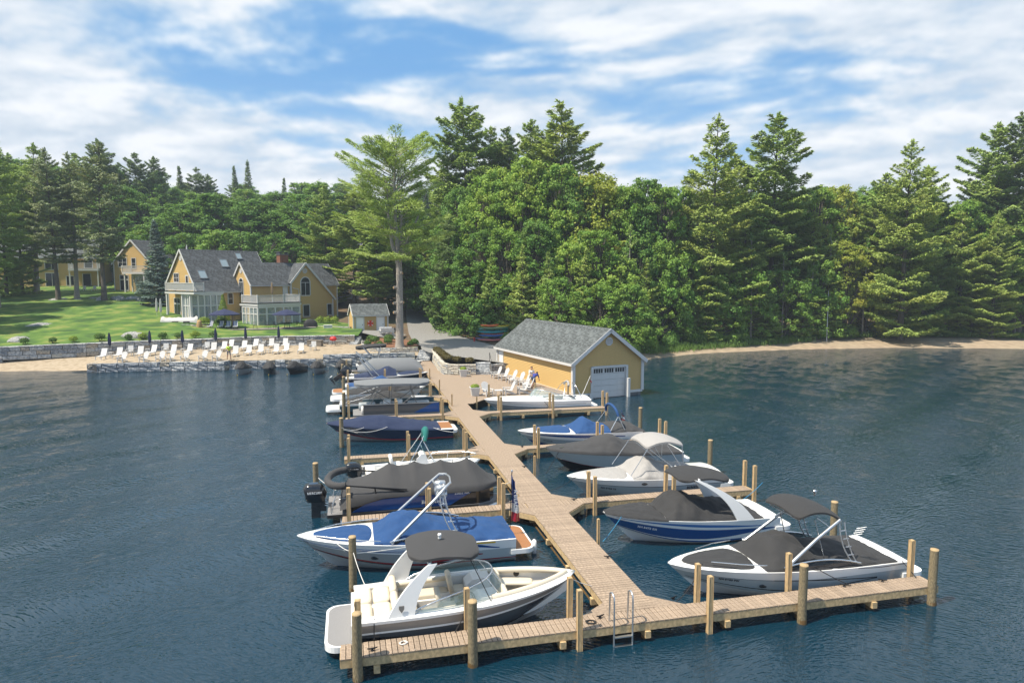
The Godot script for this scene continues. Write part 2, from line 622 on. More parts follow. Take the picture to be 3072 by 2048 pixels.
# ---------------------------------------------------------------- ground and water
const SHORE := [[-260, -62], [-120, -69], [-70, -73], [-55.5, -73.5], [-44.9, -73.3], [-31, -75.5], [-21, -78], [-10, -80], [-3, -76], [4, -73], [12, -78.5], [17.6, -84.4], [25, -90], [40, -95.2], [55.7, -97.4], [72.4, -96.0], [120, -90], [260, -80]]

func shore(x: float) -> float:
	for i in SHORE.size() - 1:
		if x <= SHORE[i + 1][0]:
			var t: float = (x - SHORE[i][0]) / float(SHORE[i + 1][0] - SHORE[i][0])
			return lerpf(SHORE[i][1], SHORE[i + 1][1], t)
	return SHORE[-1][1]

var gnoise := FastNoiseLite.new()

func ground_y(x: float, z: float) -> float:
	var d := shore(x) - z                                 # metres inland
	if d < 0:
		return maxf(-3.5, d * 0.13)
	var left := smoothstep(0.0, -26.0, x)
	var rise_r := minf(d * 0.10, 0.8) + maxf(0.0, d - 10.0) * 0.075 + maxf(0.0, d - 60.0) * 0.05
	var rise_l := minf(d * 0.10, 0.85) + clampf((d - 11.0) * 0.105, 0.0, 8.0) + maxf(0.0, d - 70.0) * 0.12
	var y := lerpf(rise_r, rise_l, left)
	return minf(y, 24.0) + gnoise.get_noise_2d(x, z) * 0.25 * clampf(d * 0.1, 0.0, 1.0)

func make_ground() -> void:
	gnoise.seed = 4
	gnoise.frequency = 0.05
	var s := st()
	soft(s)
	var xs := []
	var x := -420.0
	while x <= 420.0:
		xs.append(x)
		x += 2.5 if absf(x) < 110.0 else 15.0
	var zs := []
	var z := 40.0
	while z >= -620.0:
		zs.append(z)
		z -= (2.0 if z < -58.0 and z > -150.0 else (8.0 if z > -250.0 else 40.0))
	var pt := func(a: float, b: float) -> Vector3: return Vector3(a, ground_y(a, b), b)
	var vc := func(p: Vector3) -> Color:
		var d := shore(p.x) - p.z
		var j := gnoise.get_noise_2d(p.x * 6.0, p.z * 6.0) * 3.0
		var sandy := Color(0.40, 0.32, 0.22)
		var bed := Color(0.045, 0.055, 0.030)
		var wood := Color(0.15, 0.105, 0.06)
		var grass := Color(0.10, 0.16, 0.04)
		if d < 0.0:
			return sandy.lerp(bed, clampf((-d - 0.5 + j * 0.6) / 6.0, 0.0, 1.0))
		if d < 9.0 + j:
			return sandy.lerp(Color(0.40, 0.30, 0.21), clampf(gnoise.get_noise_2d(p.x * 3.0, p.z * 9.0) + 0.2, 0.0, 1.0))
		return wood.lerp(grass, clampf(0.3 + gnoise.get_noise_2d(p.x * 2.0, p.z * 2.0) * 1.4 - (d - 12.0) * 0.02, 0.0, 1.0))
	for i in xs.size() - 1:
		for k in zs.size() - 1:
			var q := [pt.call(xs[i], zs[k]), pt.call(xs[i], zs[k + 1]), pt.call(xs[i + 1], zs[k + 1]), pt.call(xs[i + 1], zs[k])]
			for n in [0, 1, 2, 0, 2, 3]:
				s.set_color(vc.call(q[n]))
				s.add_vertex(q[n])
	struct("terrain", s, M.terrain)
	# raised beach between the two stone walls
	ribbon("beach", [[-66, -71.0, -0.05], [-52, -72.8, -0.05], [-45.4, -73.0, 0.05], [-44.6, -71.9, 0.93], [-37.8, -73.2, 0.94], [-31.6, -74.4, 0.94], [-29, -74.6, 0.95], [-21.6, -76.6, 0.96], [-10.4, -79.4, 0.97], [-9.0, -79.8, 0.97]],
		[[-66, -72.6, 0.7], [-54, -77.8, 0.98], [-50, -79.4, 1.0], [-46, -81.6, 1.1], [-42.6, -83.2, 1.2], [-38, -85.0, 1.26], [-33, -87.6, 1.33], [-20.6, -90.2, 1.4], [-17, -85.0, 1.2], [-11.0, -82.4, 1.06]], M.sand, 10, 0.06)
	# lawn behind the upper wall
	ribbon("lawn", [[-150, -58, 1.6], [-80, -65, 2.0], [-66, -71.9, 2.22], [-56.5, -75.5, 2.30], [-49.4, -79.1, 2.36], [-42.6, -82.7, 2.38], [-38.2, -84.0, 2.4], [-33.2, -87.0, 2.42], [-27, -88.3, 2.42], [-20.2, -89.4, 2.45]],
		[[-190, -150, 9.6], [-120, -150, 9.6], [-95, -150, 9.5], [-84, -150, 9.5], [-75, -148, 9.3], [-64, -140, 8.4], [-56, -118, 5.4], [-45, -112, 4.2], [-30, -108, 3.4], [-22.5, -104, 2.7]], M.lawn, 14, 0.16)
	# drive of worn asphalt coming down to the docks
	ribbon("driveway", [[-9.4, -76.6, 1.62], [-10.6, -79.6, 1.66], [-11.2, -83.2, 1.70], [-13.2, -90, 1.76], [-15.4, -101, 1.86], [-18.4, -118, 2.5], [-21.5, -140, 4.2], [-27, -165, 6.6]],
		[[1.5, -64.4, 1.60], [2.6, -73.0, 1.60], [0.3, -79.0, 1.66], [-3.2, -86, 1.74], [-7.8, -96.5, 1.86], [-14.2, -118, 2.5], [-18.4, -140, 4.2], [-24, -165, 6.6]], M.road, 8, 0.0, true)
	ribbon("mulch_bed", [[-18.9, -86.2, 1.44], [-16.9, -83.0, 1.56], [-14.3, -82.0, 1.62], [-12.2, -82.6, 1.66], [-11.3, -83.1, 1.70]],
		[[-19.4, -93.5, 1.8], [-17.5, -93.0, 1.8], [-15.4, -91.5, 1.79], [-13.8, -90.2, 1.79], [-12.5, -86.5, 1.75]], M.mulch, 6, 0.06)
	ribbon("path", [[-24.5, -97.5, 2.46], [-21.2, -95.6, 2.35], [-18.6, -93.9, 1.95], [-15.7, -92, 1.83]], [[-24.5, -99.5, 2.5], [-19, -98.2, 2.4], [-17.5, -97, 2.1], [-15.2, -98, 1.9]], M.road, 3, 0.0, true)
	ribbon("forest_verge", [[3.0, -73.4, 1.55], [0.8, -79.4, 1.62], [-2.8, -86.4, 1.70], [-7.4, -97, 1.84], [-13.8, -118.5, 2.48], [-18, -140.5, 4.15], [-23.6, -165, 6.5]],
		[[14, -80.0, 0.4], [16, -86.0, 0.7], [14, -94, 1.4], [8, -106, 2.2], [0, -126, 3.6], [-6, -146, 5.4], [-12, -168, 7.4]], M.floor, 10, 0.18, true)

# a sheet between two lines of points [x, z, y]
func ribbon(called: String, a: Array, b: Array, m: Material, rows: int, rough: float, hug := false) -> MeshInstance3D:
	var s := st()
	soft(s)
	var cols := (a.size() - 1) * 6
	var grid := []
	for i in rows + 1:
		var line := []
		for k in cols + 1:
			var f := float(k) / cols * (a.size() - 1)
			var n := mini(int(f), a.size() - 2)
			var p: Vector3 = Vector3(a[n][0], a[n][2], a[n][1]).lerp(Vector3(a[n + 1][0], a[n + 1][2], a[n + 1][1]), f - n)
			var q: Vector3 = Vector3(b[n][0], b[n][2], b[n][1]).lerp(Vector3(b[n + 1][0], b[n + 1][2], b[n + 1][1]), f - n)
			var r := p.lerp(q, float(i) / rows)
			if i > 0 and i < rows:
				r.y += gnoise.get_noise_2d(r.x * 5.0, r.z * 5.0) * rough
			if hug:
				r.y = maxf(r.y, ground_y(r.x, r.z) + 0.07)
			line.append(r)
		grid.append(line)
	for i in rows:
		for k in cols:
			quad(s, grid[i][k], grid[i + 1][k], grid[i + 1][k + 1], grid[i][k + 1])
	return struct(called, s, m)

func wave(x: float, z: float) -> Vector3:                # height and its two slopes
	var r := Vector3.ZERO
	for w in [[0.9, 0.35, 1.9, 0.010, 0.3], [0.75, -0.55, 1.25, 0.008, 1.7], [1.0, 0.05, 3.4, 0.013, 4.0], [0.4, 0.9, 2.3, 0.007, 2.2], [0.85, 0.6, 0.95, 0.005, 5.1], [0.6, -0.8, 4.7, 0.013, 0.9]]:
		var d := Vector2(w[0], w[1]).normalized()
		var k: float = TAU / w[2]
		var wob := gnoise.get_noise_2d(x * 1.3 + w[4] * 9.0, z * 1.3) * 3.0
		var p: float = (d.x * x + d.y * z) * k + w[4] + wob
		var a: float = w[3] * 0.42
		r += Vector3(a * sin(p), a * k * cos(p) * d.x, a * k * cos(p) * d.y)
	return r

func make_water() -> void:
	var vs := PackedVector3Array()
	var ns := PackedVector3Array()
	var uv := PackedVector2Array()
	var ix := PackedInt32Array()
	var xs := []
	var x := -320.0
	while x <= 320.0:
		xs.append(x)
		x += 0.45 if x > -45.0 and x < 50.0 else (1.2 if absf(x) < 110.0 else 20.0)
	var zs := []
	var z := 60.0
	while z >= -108.0:
		zs.append(z)
		z -= 6.0 if z > -6.0 else (0.4 if z > -56.0 else 0.9)
	var nx := xs.size()
	for b in zs:
		for a in xs:
			var w := wave(a, b)
			vs.append(Vector3(a, w.x, b))
			ns.append(Vector3(-w.y, 1.0, -w.z).normalized())
			uv.append(Vector2(a, b) / 9.0)
	for k in zs.size() - 1:
		for i in nx - 1:
			var a := k * nx + i
			ix.append_array([a, a + nx, a + nx + 1, a, a + nx + 1, a + 1])
	var arr := []
	arr.resize(Mesh.ARRAY_MAX)
	arr[Mesh.ARRAY_VERTEX] = vs
	arr[Mesh.ARRAY_NORMAL] = ns
	arr[Mesh.ARRAY_TEX_UV] = uv
	arr[Mesh.ARRAY_INDEX] = ix
	var am := ArrayMesh.new()
	am.add_surface_from_arrays(Mesh.PRIMITIVE_TRIANGLES, arr)
	var m := pane("water", Color(0.002, 0.025, 0.046), 0.90)
	m.roughness = 0.05
	m.metallic_specular = 0.5
	m.normal_enabled = true
	m.normal_texture = T.ripple
	m.normal_scale = 0.3
	m.uv1_scale = Vector3(1.0, 1.0, 1.0)
	put("water", am, m).set_meta("kind", "structure")

# ---------------------------------------------------------------- docks
const DECK := 0.55
const PITCH := 0.1435
var plank_mesh := {}

func plank(length: float) -> Mesh:                       # a board lying along x, shared by length
	var key := snappedf(length, 0.01)
	if not plank_mesh.has(key):
		var s := st()
		cbox(s, Vector3.ZERO, Vector3(key, 0.03, PITCH - 0.009), 0.004)
		s.generate_normals()
		plank_mesh[key] = s.commit()
	return plank_mesh[key]

func square_post(parent: Node, x: float, z: float, top: float, size := 0.15) -> void:
	var s := st()
	cbox(s, Vector3(0, (top - 2.2) / 2.0, 0), Vector3(size, top + 2.2, size), 0.01)
	var o := obj("post", s, M.post, parent)
	o.position = Vector3(x, 0, z)
	o.rotation = Vector3(rng.randf_range(-0.008, 0.008), rng.randf_range(-0.06, 0.06), rng.randf_range(-0.008, 0.008))

# a finger dock running along u; posts = [[u, v, top], ...]
func finger(called: String, label: String, u0: float, u1: float, v0: float, v1: float, posts: Array, each: bool, gussets: Array, group := "finger docks of the marina") -> Node3D:
	var uc := (u0 + u1) / 2.0
	var vc := (v0 + v1) / 2.0
	var t := thing(called, label, "dock", dk(uc, vc), TH, group)
	var w := v1 - v0
	var n := int((u1 - u0) / PITCH)
	var all := st()
	for i in n:
		var x := u0 - uc + (i + 0.5) * PITCH
		var bow := Basis(Vector3.UP, PI / 2 + rng.randf_range(-0.004, 0.004))
		if each:
			var o := put("plank", plank(w + 0.05), M["deck%d" % rng.randi_range(0, 3)], t)
			o.transform = Transform3D(bow, Vector3(x, DECK - 0.015 + rng.randf_range(-0.0015, 0.0015), 0))
		else:
			box(all, Vector3(x, DECK - 0.015, 0), Vector3(PITCH - 0.012, 0.03, w + 0.05))
	if not each:
		var dm := obj("decking", all, M.deck0, t)
		dm.set_meta("kind", "stuff")
	for e in [-1, 1]:
		var s := st()
		box(s, Vector3(0, DECK - 0.14, e * (w / 2.0 - 0.005)), Vector3(u1 - u0 - 0.02, 0.21, 0.045))
		obj("side_beam", s, M.lumber, t)
	for e in [-1, 1]:
		var s := st()
		box(s, Vector3(e * ((u1 - u0) / 2.0 - 0.02), DECK - 0.14, 0), Vector3(0.045, 0.206, w - 0.06))
		obj("end_beam", s, M.lumber, t)
	var k := u0 + 0.9
	while k < u1 - 0.3:
		var s := st()
		box(s, Vector3(k - uc, 0.20, 0), Vector3(0.16, 0.19, w + 0.16))
		obj("cross_beam", s, M.lumber, t)
		for e in [-1, 1]:
			var s2 := st()
			box(s2, Vector3(k - uc, -0.95, e * w * 0.28), Vector3(0.15, 2.1, 0.15))
			obj("leg", s2, M.lumber_wet, t)
		k += 2.45
	for p in posts:
		square_post(t, p[0] - uc, -(p[1] - vc), p[2])
	for g in gussets:
		gusset(t, g, uc, vc)
	return t

func gusset(t: Node3D, g: Array, uc: float, vc: float) -> void:     # three corners in dock coordinates
	var s := st()
	var poly := PackedVector2Array()
	for p in g:
		poly.append(Vector2(p[0] - uc, -(p[1] - vc)))
	plate(s, poly, DECK - 0.035, DECK - 0.004)
	obj("gusset", s, M.deck1, t)
	s = st()
	var a := Vector3(poly[1].x, DECK - 0.14, poly[1].y)
	var b := Vector3(poly[2].x, DECK - 0.14, poly[2].y)
	var d := (b - a).normalized()
	box(s, (a + b) / 2.0, Vector3(a.distance_to(b), 0.2, 0.045), Basis(d, Vector3.UP, d.cross(Vector3.UP)))
	obj("gusset_beam", s, M.lumber, t)

func trio(us: Array, v0: float, v1: float, top := 1.7) -> Array:
	var r := []
	for u in us:
		r.append([u, v0, top + rng.randf_range(-0.03, 0.03)])
		r.append([u, v1, top + rng.randf_range(-0.03, 0.03)])
	return r

func make_docks() -> void:
	# end dock across the head of the walkway
	var tp := [[9.7, 17.47, 1.7], [9.67, 16.67, 1.68], [12.79, 17.52, 1.7], [17.22, 17.53, 1.71], [5.78, 17.47, 1.7], [5.81, 16.67, 1.7], [2.88, 17.48, 1.7], [0.0, 17.47, 1.69]]
	var e := finger("end_dock", "long T-shaped end dock with pool ladder, nearest the camera", -0.45, 17.5, 16.72, 17.4, tp, true, [[[8.38, 17.4], [8.38, 18.2], [9.3, 17.4]], [[7.02, 17.4], [6.1, 17.4], [7.02, 18.05]]], "docks")
	e.set_meta("group", "docks of the marina")
	# walkway
	var wc := 33.85
	var t := thing("walkway_dock", "long straight plank walkway running from end dock to shore platform", "dock", dk(7.7, wc), TH)
	var all := st()
	var n := int((50.3 - 17.43) / PITCH)
	for i in n:
		var v := 17.43 + (i + 0.5) * PITCH
		if v < 33.0:
			var o := put("plank", plank(1.42), M["deck%d" % rng.randi_range(0, 3)], t)
			o.transform = Transform3D(Basis(Vector3.UP, rng.randf_range(-0.002, 0.002)), Vector3(0, DECK - 0.015 + rng.randf_range(-0.0015, 0.0015), -(v - wc)))
		else:
			box(all, Vector3(0, DECK - 0.015, -(v - wc)), Vector3(1.42, 0.03, PITCH - 0.012))
	obj("decking", all, M.deck0, t).set_meta("kind", "stuff")
	for q in [-1, 1]:
		var s := st()
		box(s, Vector3(q * 0.68, DECK - 0.14, 0), Vector3(0.045, 0.21, 32.9))
		obj("side_beam", s, M.lumber, t)
		s = st()
		box(s, Vector3(q * 0.62, -0.06, 0.0), Vector3(0.06, 0.16, 32.9))
		obj("brace", s, M.lumber_wet, t)
	var k := 18.9
	while k < 50.0:
		var s := st()
		box(s, Vector3(0, 0.19, -(k - wc)), Vector3(1.56, 0.19, 0.16))
		obj("cross_beam", s, M.lumber, t)
		for q in [-1, 1]:
			var s2 := st()
			box(s2, Vector3(q * 0.52, -0.95, -(k - wc)), Vector3(0.16, 2.1, 0.16))
			obj("leg", s2, M.lumber_wet, t)
		k += 2.4
	for p in [[8.52, 22.5, 1.38], [8.55, 31.4, 1.4]]:
		square_post(t, p[0] - 7.7, -(p[1] - wc), p[2], 0.1)
	var gl := func(v0: float, v1: float) -> Array: return [[[7.02, v0], [7.02, v0 - 0.95], [6.05, v0]], [[7.02, v1], [6.05, v1], [7.02, v1 + 0.9]]]
	var gr := func(v0: float, v1: float) -> Array: return [[[8.38, v0], [9.4, v0], [8.38, v0 - 1.0]], [[8.38, v1], [8.38, v1 + 0.9], [9.3, v1]]]
	finger("finger_dock", "finger dock on the left between the blue-covered boat and the black pontoon boat", -0.5, 6.99, 26.57, 27.2, trio([-0.24, 2.89, 5.89], 26.49, 27.28), true, gl.call(26.57, 27.2))
	finger("finger_dock", "finger dock on the right behind the boat with blue hull and white arch", 8.41, 17.45, 26.57, 27.2, trio([9.86, 13.47, 17.4], 26.49, 27.28), true, gr.call(26.57, 27.2))
	finger("finger_dock", "finger dock on the left behind the white centre console boat", -0.5, 6.99, 36.0, 36.65, trio([-0.26, 2.86, 5.95], 35.93, 36.72), false, gl.call(36.0, 36.65))
	finger("finger_dock", "finger dock on the right beside the all-black covered boat", 8.41, 17.8, 36.0, 36.65, trio([10.0, 13.76, 17.67], 35.93, 36.72), false, gr.call(36.0, 36.65))
	finger("finger_dock", "finger dock on the left behind the navy boat with red waterline", -0.5, 6.99, 46.3, 46.98, trio([-0.28, 2.89, 6.02], 46.22, 47.05), false, gl.call(46.3, 46.98))
	finger("finger_dock", "finger dock on the right in front of the white cruiser", 8.41, 18.1, 46.3, 46.98, trio([10.13, 13.95, 18.04], 46.22, 47.07), false, gr.call(46.3, 46.98))
	finger("finger_dock", "finger dock on the left behind the open blue pontoon boat", -0.5, 7.2, 53.8, 54.4, trio([-0.35, 2.9, 6.07], 53.7, 54.5), false, [[[7.2, 53.8], [7.2, 52.4], [6.2, 53.8]]])
	finger("finger_dock", "finger dock on the left behind the brown-decked blue boat", -0.5, 7.2, 62.4, 63.0, trio([-0.39, 2.91, 6.13], 62.3, 63.1), false, [[[7.2, 62.4], [7.2, 61.0], [6.2, 62.4]]])
	finger("finger_dock", "farthest finger dock, close under the stone wall", -0.5, 7.2, 70.7, 71.3, trio([-0.54, 2.9, 6.17], 70.6, 71.4), false, [[[7.2, 70.7], [7.2, 69.3], [6.2, 70.7]]])
	# wide platform in front of the boathouse
	var pc := Vector2(11.5, 58.0)
	var pt := thing("platform_dock", "wide tan plank platform beside the yellow boathouse", "dock", dk(pc.x, pc.y), TH)
	all = st()
	var v := 50.3
	while v < 77.4:
		var ur := 17.5
		if v < 51.9:
			ur = lerpf(8.9, 10.1, (v - 50.3) / 1.6)
		elif v > 52.6:
			ur = 17.62 - 0.2125 * (v - 52.6)
		if v > 66.2:
			ur = 8.75
		elif v > 65.0:
			ur = minf(ur, lerpf(13.6, 9.0, (v - 65.0) / 1.2))
		var x0 := 7.22
		box(all, Vector3((x0 + ur) / 2.0 - pc.x, DECK - 0.015, -(v - pc.y)), Vector3(ur - x0, 0.03, PITCH - 0.012))
		v += PITCH
	obj("decking", all, M.deck0, pt).set_meta("kind", "stuff")
	var s := st()
	box(s, Vector3(7.25 - pc.x, DECK - 0.15, -(63.9 - pc.y)), Vector3(0.05, 0.22, 27.2))
	box(s, Vector3(13.8 - pc.x, DECK - 0.15, -(51.88 - pc.y)), Vector3(7.3, 0.22, 0.05))
	obj("side_beam", s, M.lumber, pt)
	for p in [[10.39, 51.8, 1.72], [14.13, 51.8, 1.7], [16.87, 51.8, 1.7], [7.15, 49.6, 1.45], [7.15, 56.9, 1.45], [7.15, 64.1, 1.45], [9.2, 50.6, 1.0], [11.4, 51.8, 1.05]]:
		square_post(pt, p[0] - pc.x, -(p[1] - pc.y), p[2], 0.14 if p[2] > 1.5 else 0.1)
	for q in [[9.5, 52.6], [12.5, 52.6], [15.5, 52.6], [7.8, 56.0], [7.8, 62.0], [7.8, 68.0]]:
		var s2 := st()
		box(s2, Vector3(q[0] - pc.x, -0.85, -(q[1] - pc.y)), Vector3(0.2, 2.5, 0.2))
		obj("leg", s2, M.lumber_wet, pt)
	# round mooring piles
	var piles := [[-0.11, 21.72, 1.78, "round mooring pile with white rope beside bow of blue-covered boat"], [-0.02, 16.62, 1.75, "round pile at left end of end dock, in the foreground"], [2.88, 16.6, 1.75, "round pile at the middle of the left arm of end dock"],
		[12.6, 16.58, 1.75, "round pile at the middle of the right arm of end dock"], [17.2, 16.64, 1.75, "round pile at the right tip of end dock"], [17.3, 21.2, 1.75, "round pile beyond the stern of the grey-striped white boat"],
		[-1.69, 31.1, 1.76, "round pile standing in open water left of the black pontoon boat"], [-0.69, 41.0, 1.76, "thick round pile in front of the navy boat's bow"], [-0.63, 50.2, 1.76, "round pile left of the open blue pontoon boat"],
		[-0.72, 58.4, 1.76, "round pile beside the brown-decked blue boat's stern"], [-0.91, 66.8, 1.76, "farthest round pile, left of the grey-covered pontoon boat"], [17.7, 30.9, 1.78, "round pile with black rope behind stern of the grey-covered cuddy boat"], [18.0, 40.2, 1.7, "round pile alone in the water right of the blue-covered cruiser"]]
	for p in piles:
		var b := thing("mooring_pile", p[3], "mooring pile", dk(p[0], p[1]), rng.randf_range(0, 6), "round mooring piles")
		var r := 0.125
		s = st()
		tube(s, [Vector3(0, -2.5, 0), Vector3(0.01, -0.3, 0.0), Vector3(0.0, 0.6, 0.01), Vector3(0, p[2] - 0.02, 0)], [r * 1.08, r * 1.05, r, r * 0.96], 14)
		obj("shaft", s, M.pile, b)
		s = st()
		lathe(s, [[r * 0.99, p[2] - 0.025], [r * 0.93, p[2] + 0.012], [0.001, p[2] + 0.016]], 14)
		obj("cut_top", s, M.endgrain, b)
		s = st()
		lathe(s, [[r * 1.07, -0.25], [r * 1.075, 0.09], [r * 1.02, 0.13]], 14)
		obj("wet_band", s, M.lumber_wet, b)
	# swim ladder at the end dock
	var la := thing("swim_ladder", "bright metal swim ladder with hooped rails on end dock", "ladder", dk(7.05, 16.68), TH)
	for q in [-1, 1]:
		s = st()
		var x: float = q * 0.27
		tube(s, [Vector3(x, -0.75, 0.06), Vector3(x, 0.5, 0.06), Vector3(x, 1.25, 0.05)] + bez(Vector3(x, 1.36, 0.04), Vector3(x, 1.52, -0.10), Vector3(x, 1.36, -0.26), 6) + [Vector3(x, 0.57, -0.30)], 0.026, 8)
		obj("rail", s, M.alu, la)
	for i in 4:
		s = st()
		box(s, Vector3(0, -0.55 + i * 0.27, 0.06), Vector3(0.5, 0.03, 0.09))
		obj("rung", s, M.alu, la)
	# cleats
	var cl: Node3D = null
	for p in [[6.6, 17.2, "black mooring cleat on the end dock left of the ladder"], [9.1, 17.75, "black mooring cleat on the right gusset of the end dock"], [14.6, 17.3, "black mooring cleat on the right arm of end dock near the white boat's stern"], [16.0, 17.32, "black mooring cleat near the right tip of the end dock"], [8.3, 21.0, "black mooring cleat on the walkway's right edge near the end dock"], [9.1, 27.0, "black mooring cleat where the right finger dock meets the walkway"],
		[8.3, 32.4, "black mooring cleat on walkway beside the grey-covered cuddy boat"], [9.2, 36.4, "black mooring cleat by the black-covered boat's finger dock"], [0.35, 16.95, "black mooring cleat at left end of end dock"]]:
		if cl == null:
			cl = thing("dock_cleat", p[2], "cleat", dk(p[0], p[1], DECK), TH + 0.3, "mooring cleats")
			s = st()
			lathe(s, [[0.05, 0.0], [0.05, 0.01], [0.03, 0.02], [0.025, 0.055]], 10)
			obj("base", s, M.black_metal, cl)
			s = st()
			tube(s, [Vector3(-0.13, 0.075, 0), Vector3(-0.06, 0.06, 0), Vector3(0.06, 0.06, 0), Vector3(0.13, 0.075, 0)], [0.012, 0.022, 0.022, 0.012], 8)
			obj("horn", s, M.black_metal, cl)
		else:
			dup(cl, p[2], dk(p[0], p[1], DECK), TH + rng.randf_range(-0.6, 0.6))
	# coils of line lying on the planks
	var coil := func(label: String, u: float, v2: float, rr: float, m: Material, loops: int) -> void:
		var q := thing("rope_coil", label, "rope", dk(u, v2, DECK), rng.randf_range(0, 6), "mooring lines left on the dock")
		var pts := []
		for i in loops * 14:
			var a := TAU * i / 14.0
			pts.append(Vector3(cos(a) * rr * (1.0 + 0.2 * sin(i * 0.7)), 0.012 + 0.006 * (i % 5), sin(a) * rr * (0.75 + 0.2 * cos(i * 0.4))))
		var s3 := st()
		tube(s3, pts, 0.011, 6)
		obj("line", s3, m, q)
	coil.call("tangled black rope on end dock by the walkway corner", 6.25, 17.0, 0.13, M.rope_black, 4)
	coil.call("small white rope loops on left arm of end dock", 1.15, 17.1, 0.10, M.rope, 3)

# ---------------------------------------------------------------- stone walls
var stones := []

func make_stones() -> void:
	var r := RandomNumberGenerator.new()
	r.seed = 40
	for i in 7:
		var s := st()
		flat(s)
		var j := {}
		var at := func(a: int, b: int, c: int) -> Vector3:
			var key := a * 100 + b * 10 + c
			if not j.has(key):
				var p := Vector3((a - 1) * 0.5, (b - 1) * 0.5, (c - 1) * 0.5)
				var sh := 0.88 if (a != 1 and b != 1) or (a != 1 and c != 1) or (b != 1 and c != 1) else 1.0
				var amp := 0.045
				j[key] = Vector3(p.x * (0.97 if sh < 1.0 else 1.0), p.y * (0.95 if sh < 1.0 else 1.0), p.z * sh) + Vector3(r.randf_range(-amp, amp) * 0.5, r.randf_range(-amp, amp), r.randf_range(-amp, amp) * 2.0)
			return j[key]
		for f in 6:
			for a in 2:
				for b in 2:
					var q := []
					for o in [[0, 0], [1, 0], [1, 1], [0, 1]]:
						var u: int = a + o[0]
						var w: int = b + o[1]
						match f:
							0: q.append(at.call(u, w, 2))
							1: q.append(at.call(2 - u, w, 0))
							2: q.append(at.call(2, w, 2 - u))
							3: q.append(at.call(0, w, u))
							4: q.append(at.call(u, 2, 2 - w))
							5: q.append(at.call(u, 0, w))
					quad(s, q[3], q[2], q[1], q[0])
		s.generate_normals()
		stones.append(s.commit())

# path: [[x, z, y_base, y_top], ...]; the stones face the right-hand side of the path
func stone_wall(called: String, label: String, path: Array, thick: float, course: float, long: Vector2, mats: Array, cap_h := 0.0, cap_m: Material = null) -> Node3D:
	var o := Vector3(path[0][0], 0, path[0][1])
	var t := thing(called, label, "stone wall", o)
	var core := st()
	for i in path.size() - 1:
		var a := Vector3(path[i][0], 0, path[i][1]) - o
		var b := Vector3(path[i + 1][0], 0, path[i + 1][1]) - o
		var d := (b - a).normalized()
		var nrm := Vector3(-d.z, 0, d.x)               # outward face
		var ln := a.distance_to(b)
		var y0: float = (path[i][2] + path[i + 1][2]) / 2.0
		var y1a: float = path[i][3]
		var y1b: float = path[i + 1][3]
		var ymid := (y1a + y1b) / 2.0
		box(core, (a + b) / 2.0 + Vector3(0, (y0 + ymid) / 2.0 - 0.03, 0) - nrm * (thick * 0.5 + 0.06), Vector3(ln, ymid - y0 - 0.06, thick), Basis(d, Vector3.UP, nrm))
		var rows := maxi(1, roundi((ymid - y0) / course))
		for row in rows:
			var x := -rng.randf() * long.y * 0.3
			while x < ln - 0.05:
				var wd := rng.randf_range(long.x, long.y)
				var x0 := maxf(x, 0.0)
				var x1 := minf(x + wd, ln)
				if ln - x1 < long.x * 0.4:
					x1 = ln
				var m0 := (x0 + x1) / 2.0
				var top := lerpf(y1a, y1b, m0 / ln)
				var rh := (top - y0) / rows
				if x1 - x0 > 0.08:
					var q := put("stone", stones[rng.randi_range(0, 6)], mats[rng.randi_range(0, mats.size() - 1)], t)
					var dep := thick * 0.5 + rng.randf_range(-0.03, 0.05)
					q.transform = Transform3D(Basis(d * (x1 - x0 - 0.025), Vector3.UP * (rh - 0.02), nrm * dep), a + d * m0 + Vector3.UP * (y0 + (row + 0.5) * rh) - nrm * (thick * 0.25 - 0.02))
				x = x1
		if cap_h > 0.0:
			var x2 := 0.0
			while x2 < ln - 0.01:
				var wd2 := minf(rng.randf_range(1.2, 2.2), ln - x2)
				if ln - x2 - wd2 < 0.5:
					wd2 = ln - x2
				var q2 := put("coping_stone", stones[rng.randi_range(0, 6)], cap_m, t)
				var yt := lerpf(y1a, y1b, (x2 + wd2 / 2.0) / ln)
				q2.transform = Transform3D(Basis(d * (wd2 - 0.015), Vector3.UP * cap_h, nrm * (thick * 0.75)), a + d * (x2 + wd2 / 2.0) + Vector3.UP * (yt + cap_h * 0.5) - nrm * thick * 0.30)
				x2 += wd2
	obj("core", core, M.mortar, t)
	return t

func steps(called: String, label: String, a: Vector3, b: Vector3, y1: float, n: int, run: float) -> void:
	# a, b: the two ends of the lowest tread's front edge, y of a is the floor below; the flight climbs to the left of a->b
	var t := thing(called, label, "steps", a)
	var d := (b - a)
	d.y = 0
	var ln := d.length()
	d = d.normalized()
	var up := Vector3(d.z, 0, -d.x)
	for i in n:
		var h := (y1 - a.y) / n
		var q := put("step", stones[i % 7], M.granite, t)
		q.transform = Transform3D(Basis(d * ln, Vector3.UP * (h * (i + 1)), -up * (run + 0.02)), d * ln / 2.0 + up * (i + 0.5) * run + Vector3.UP * h * (i + 1) / 2.0)

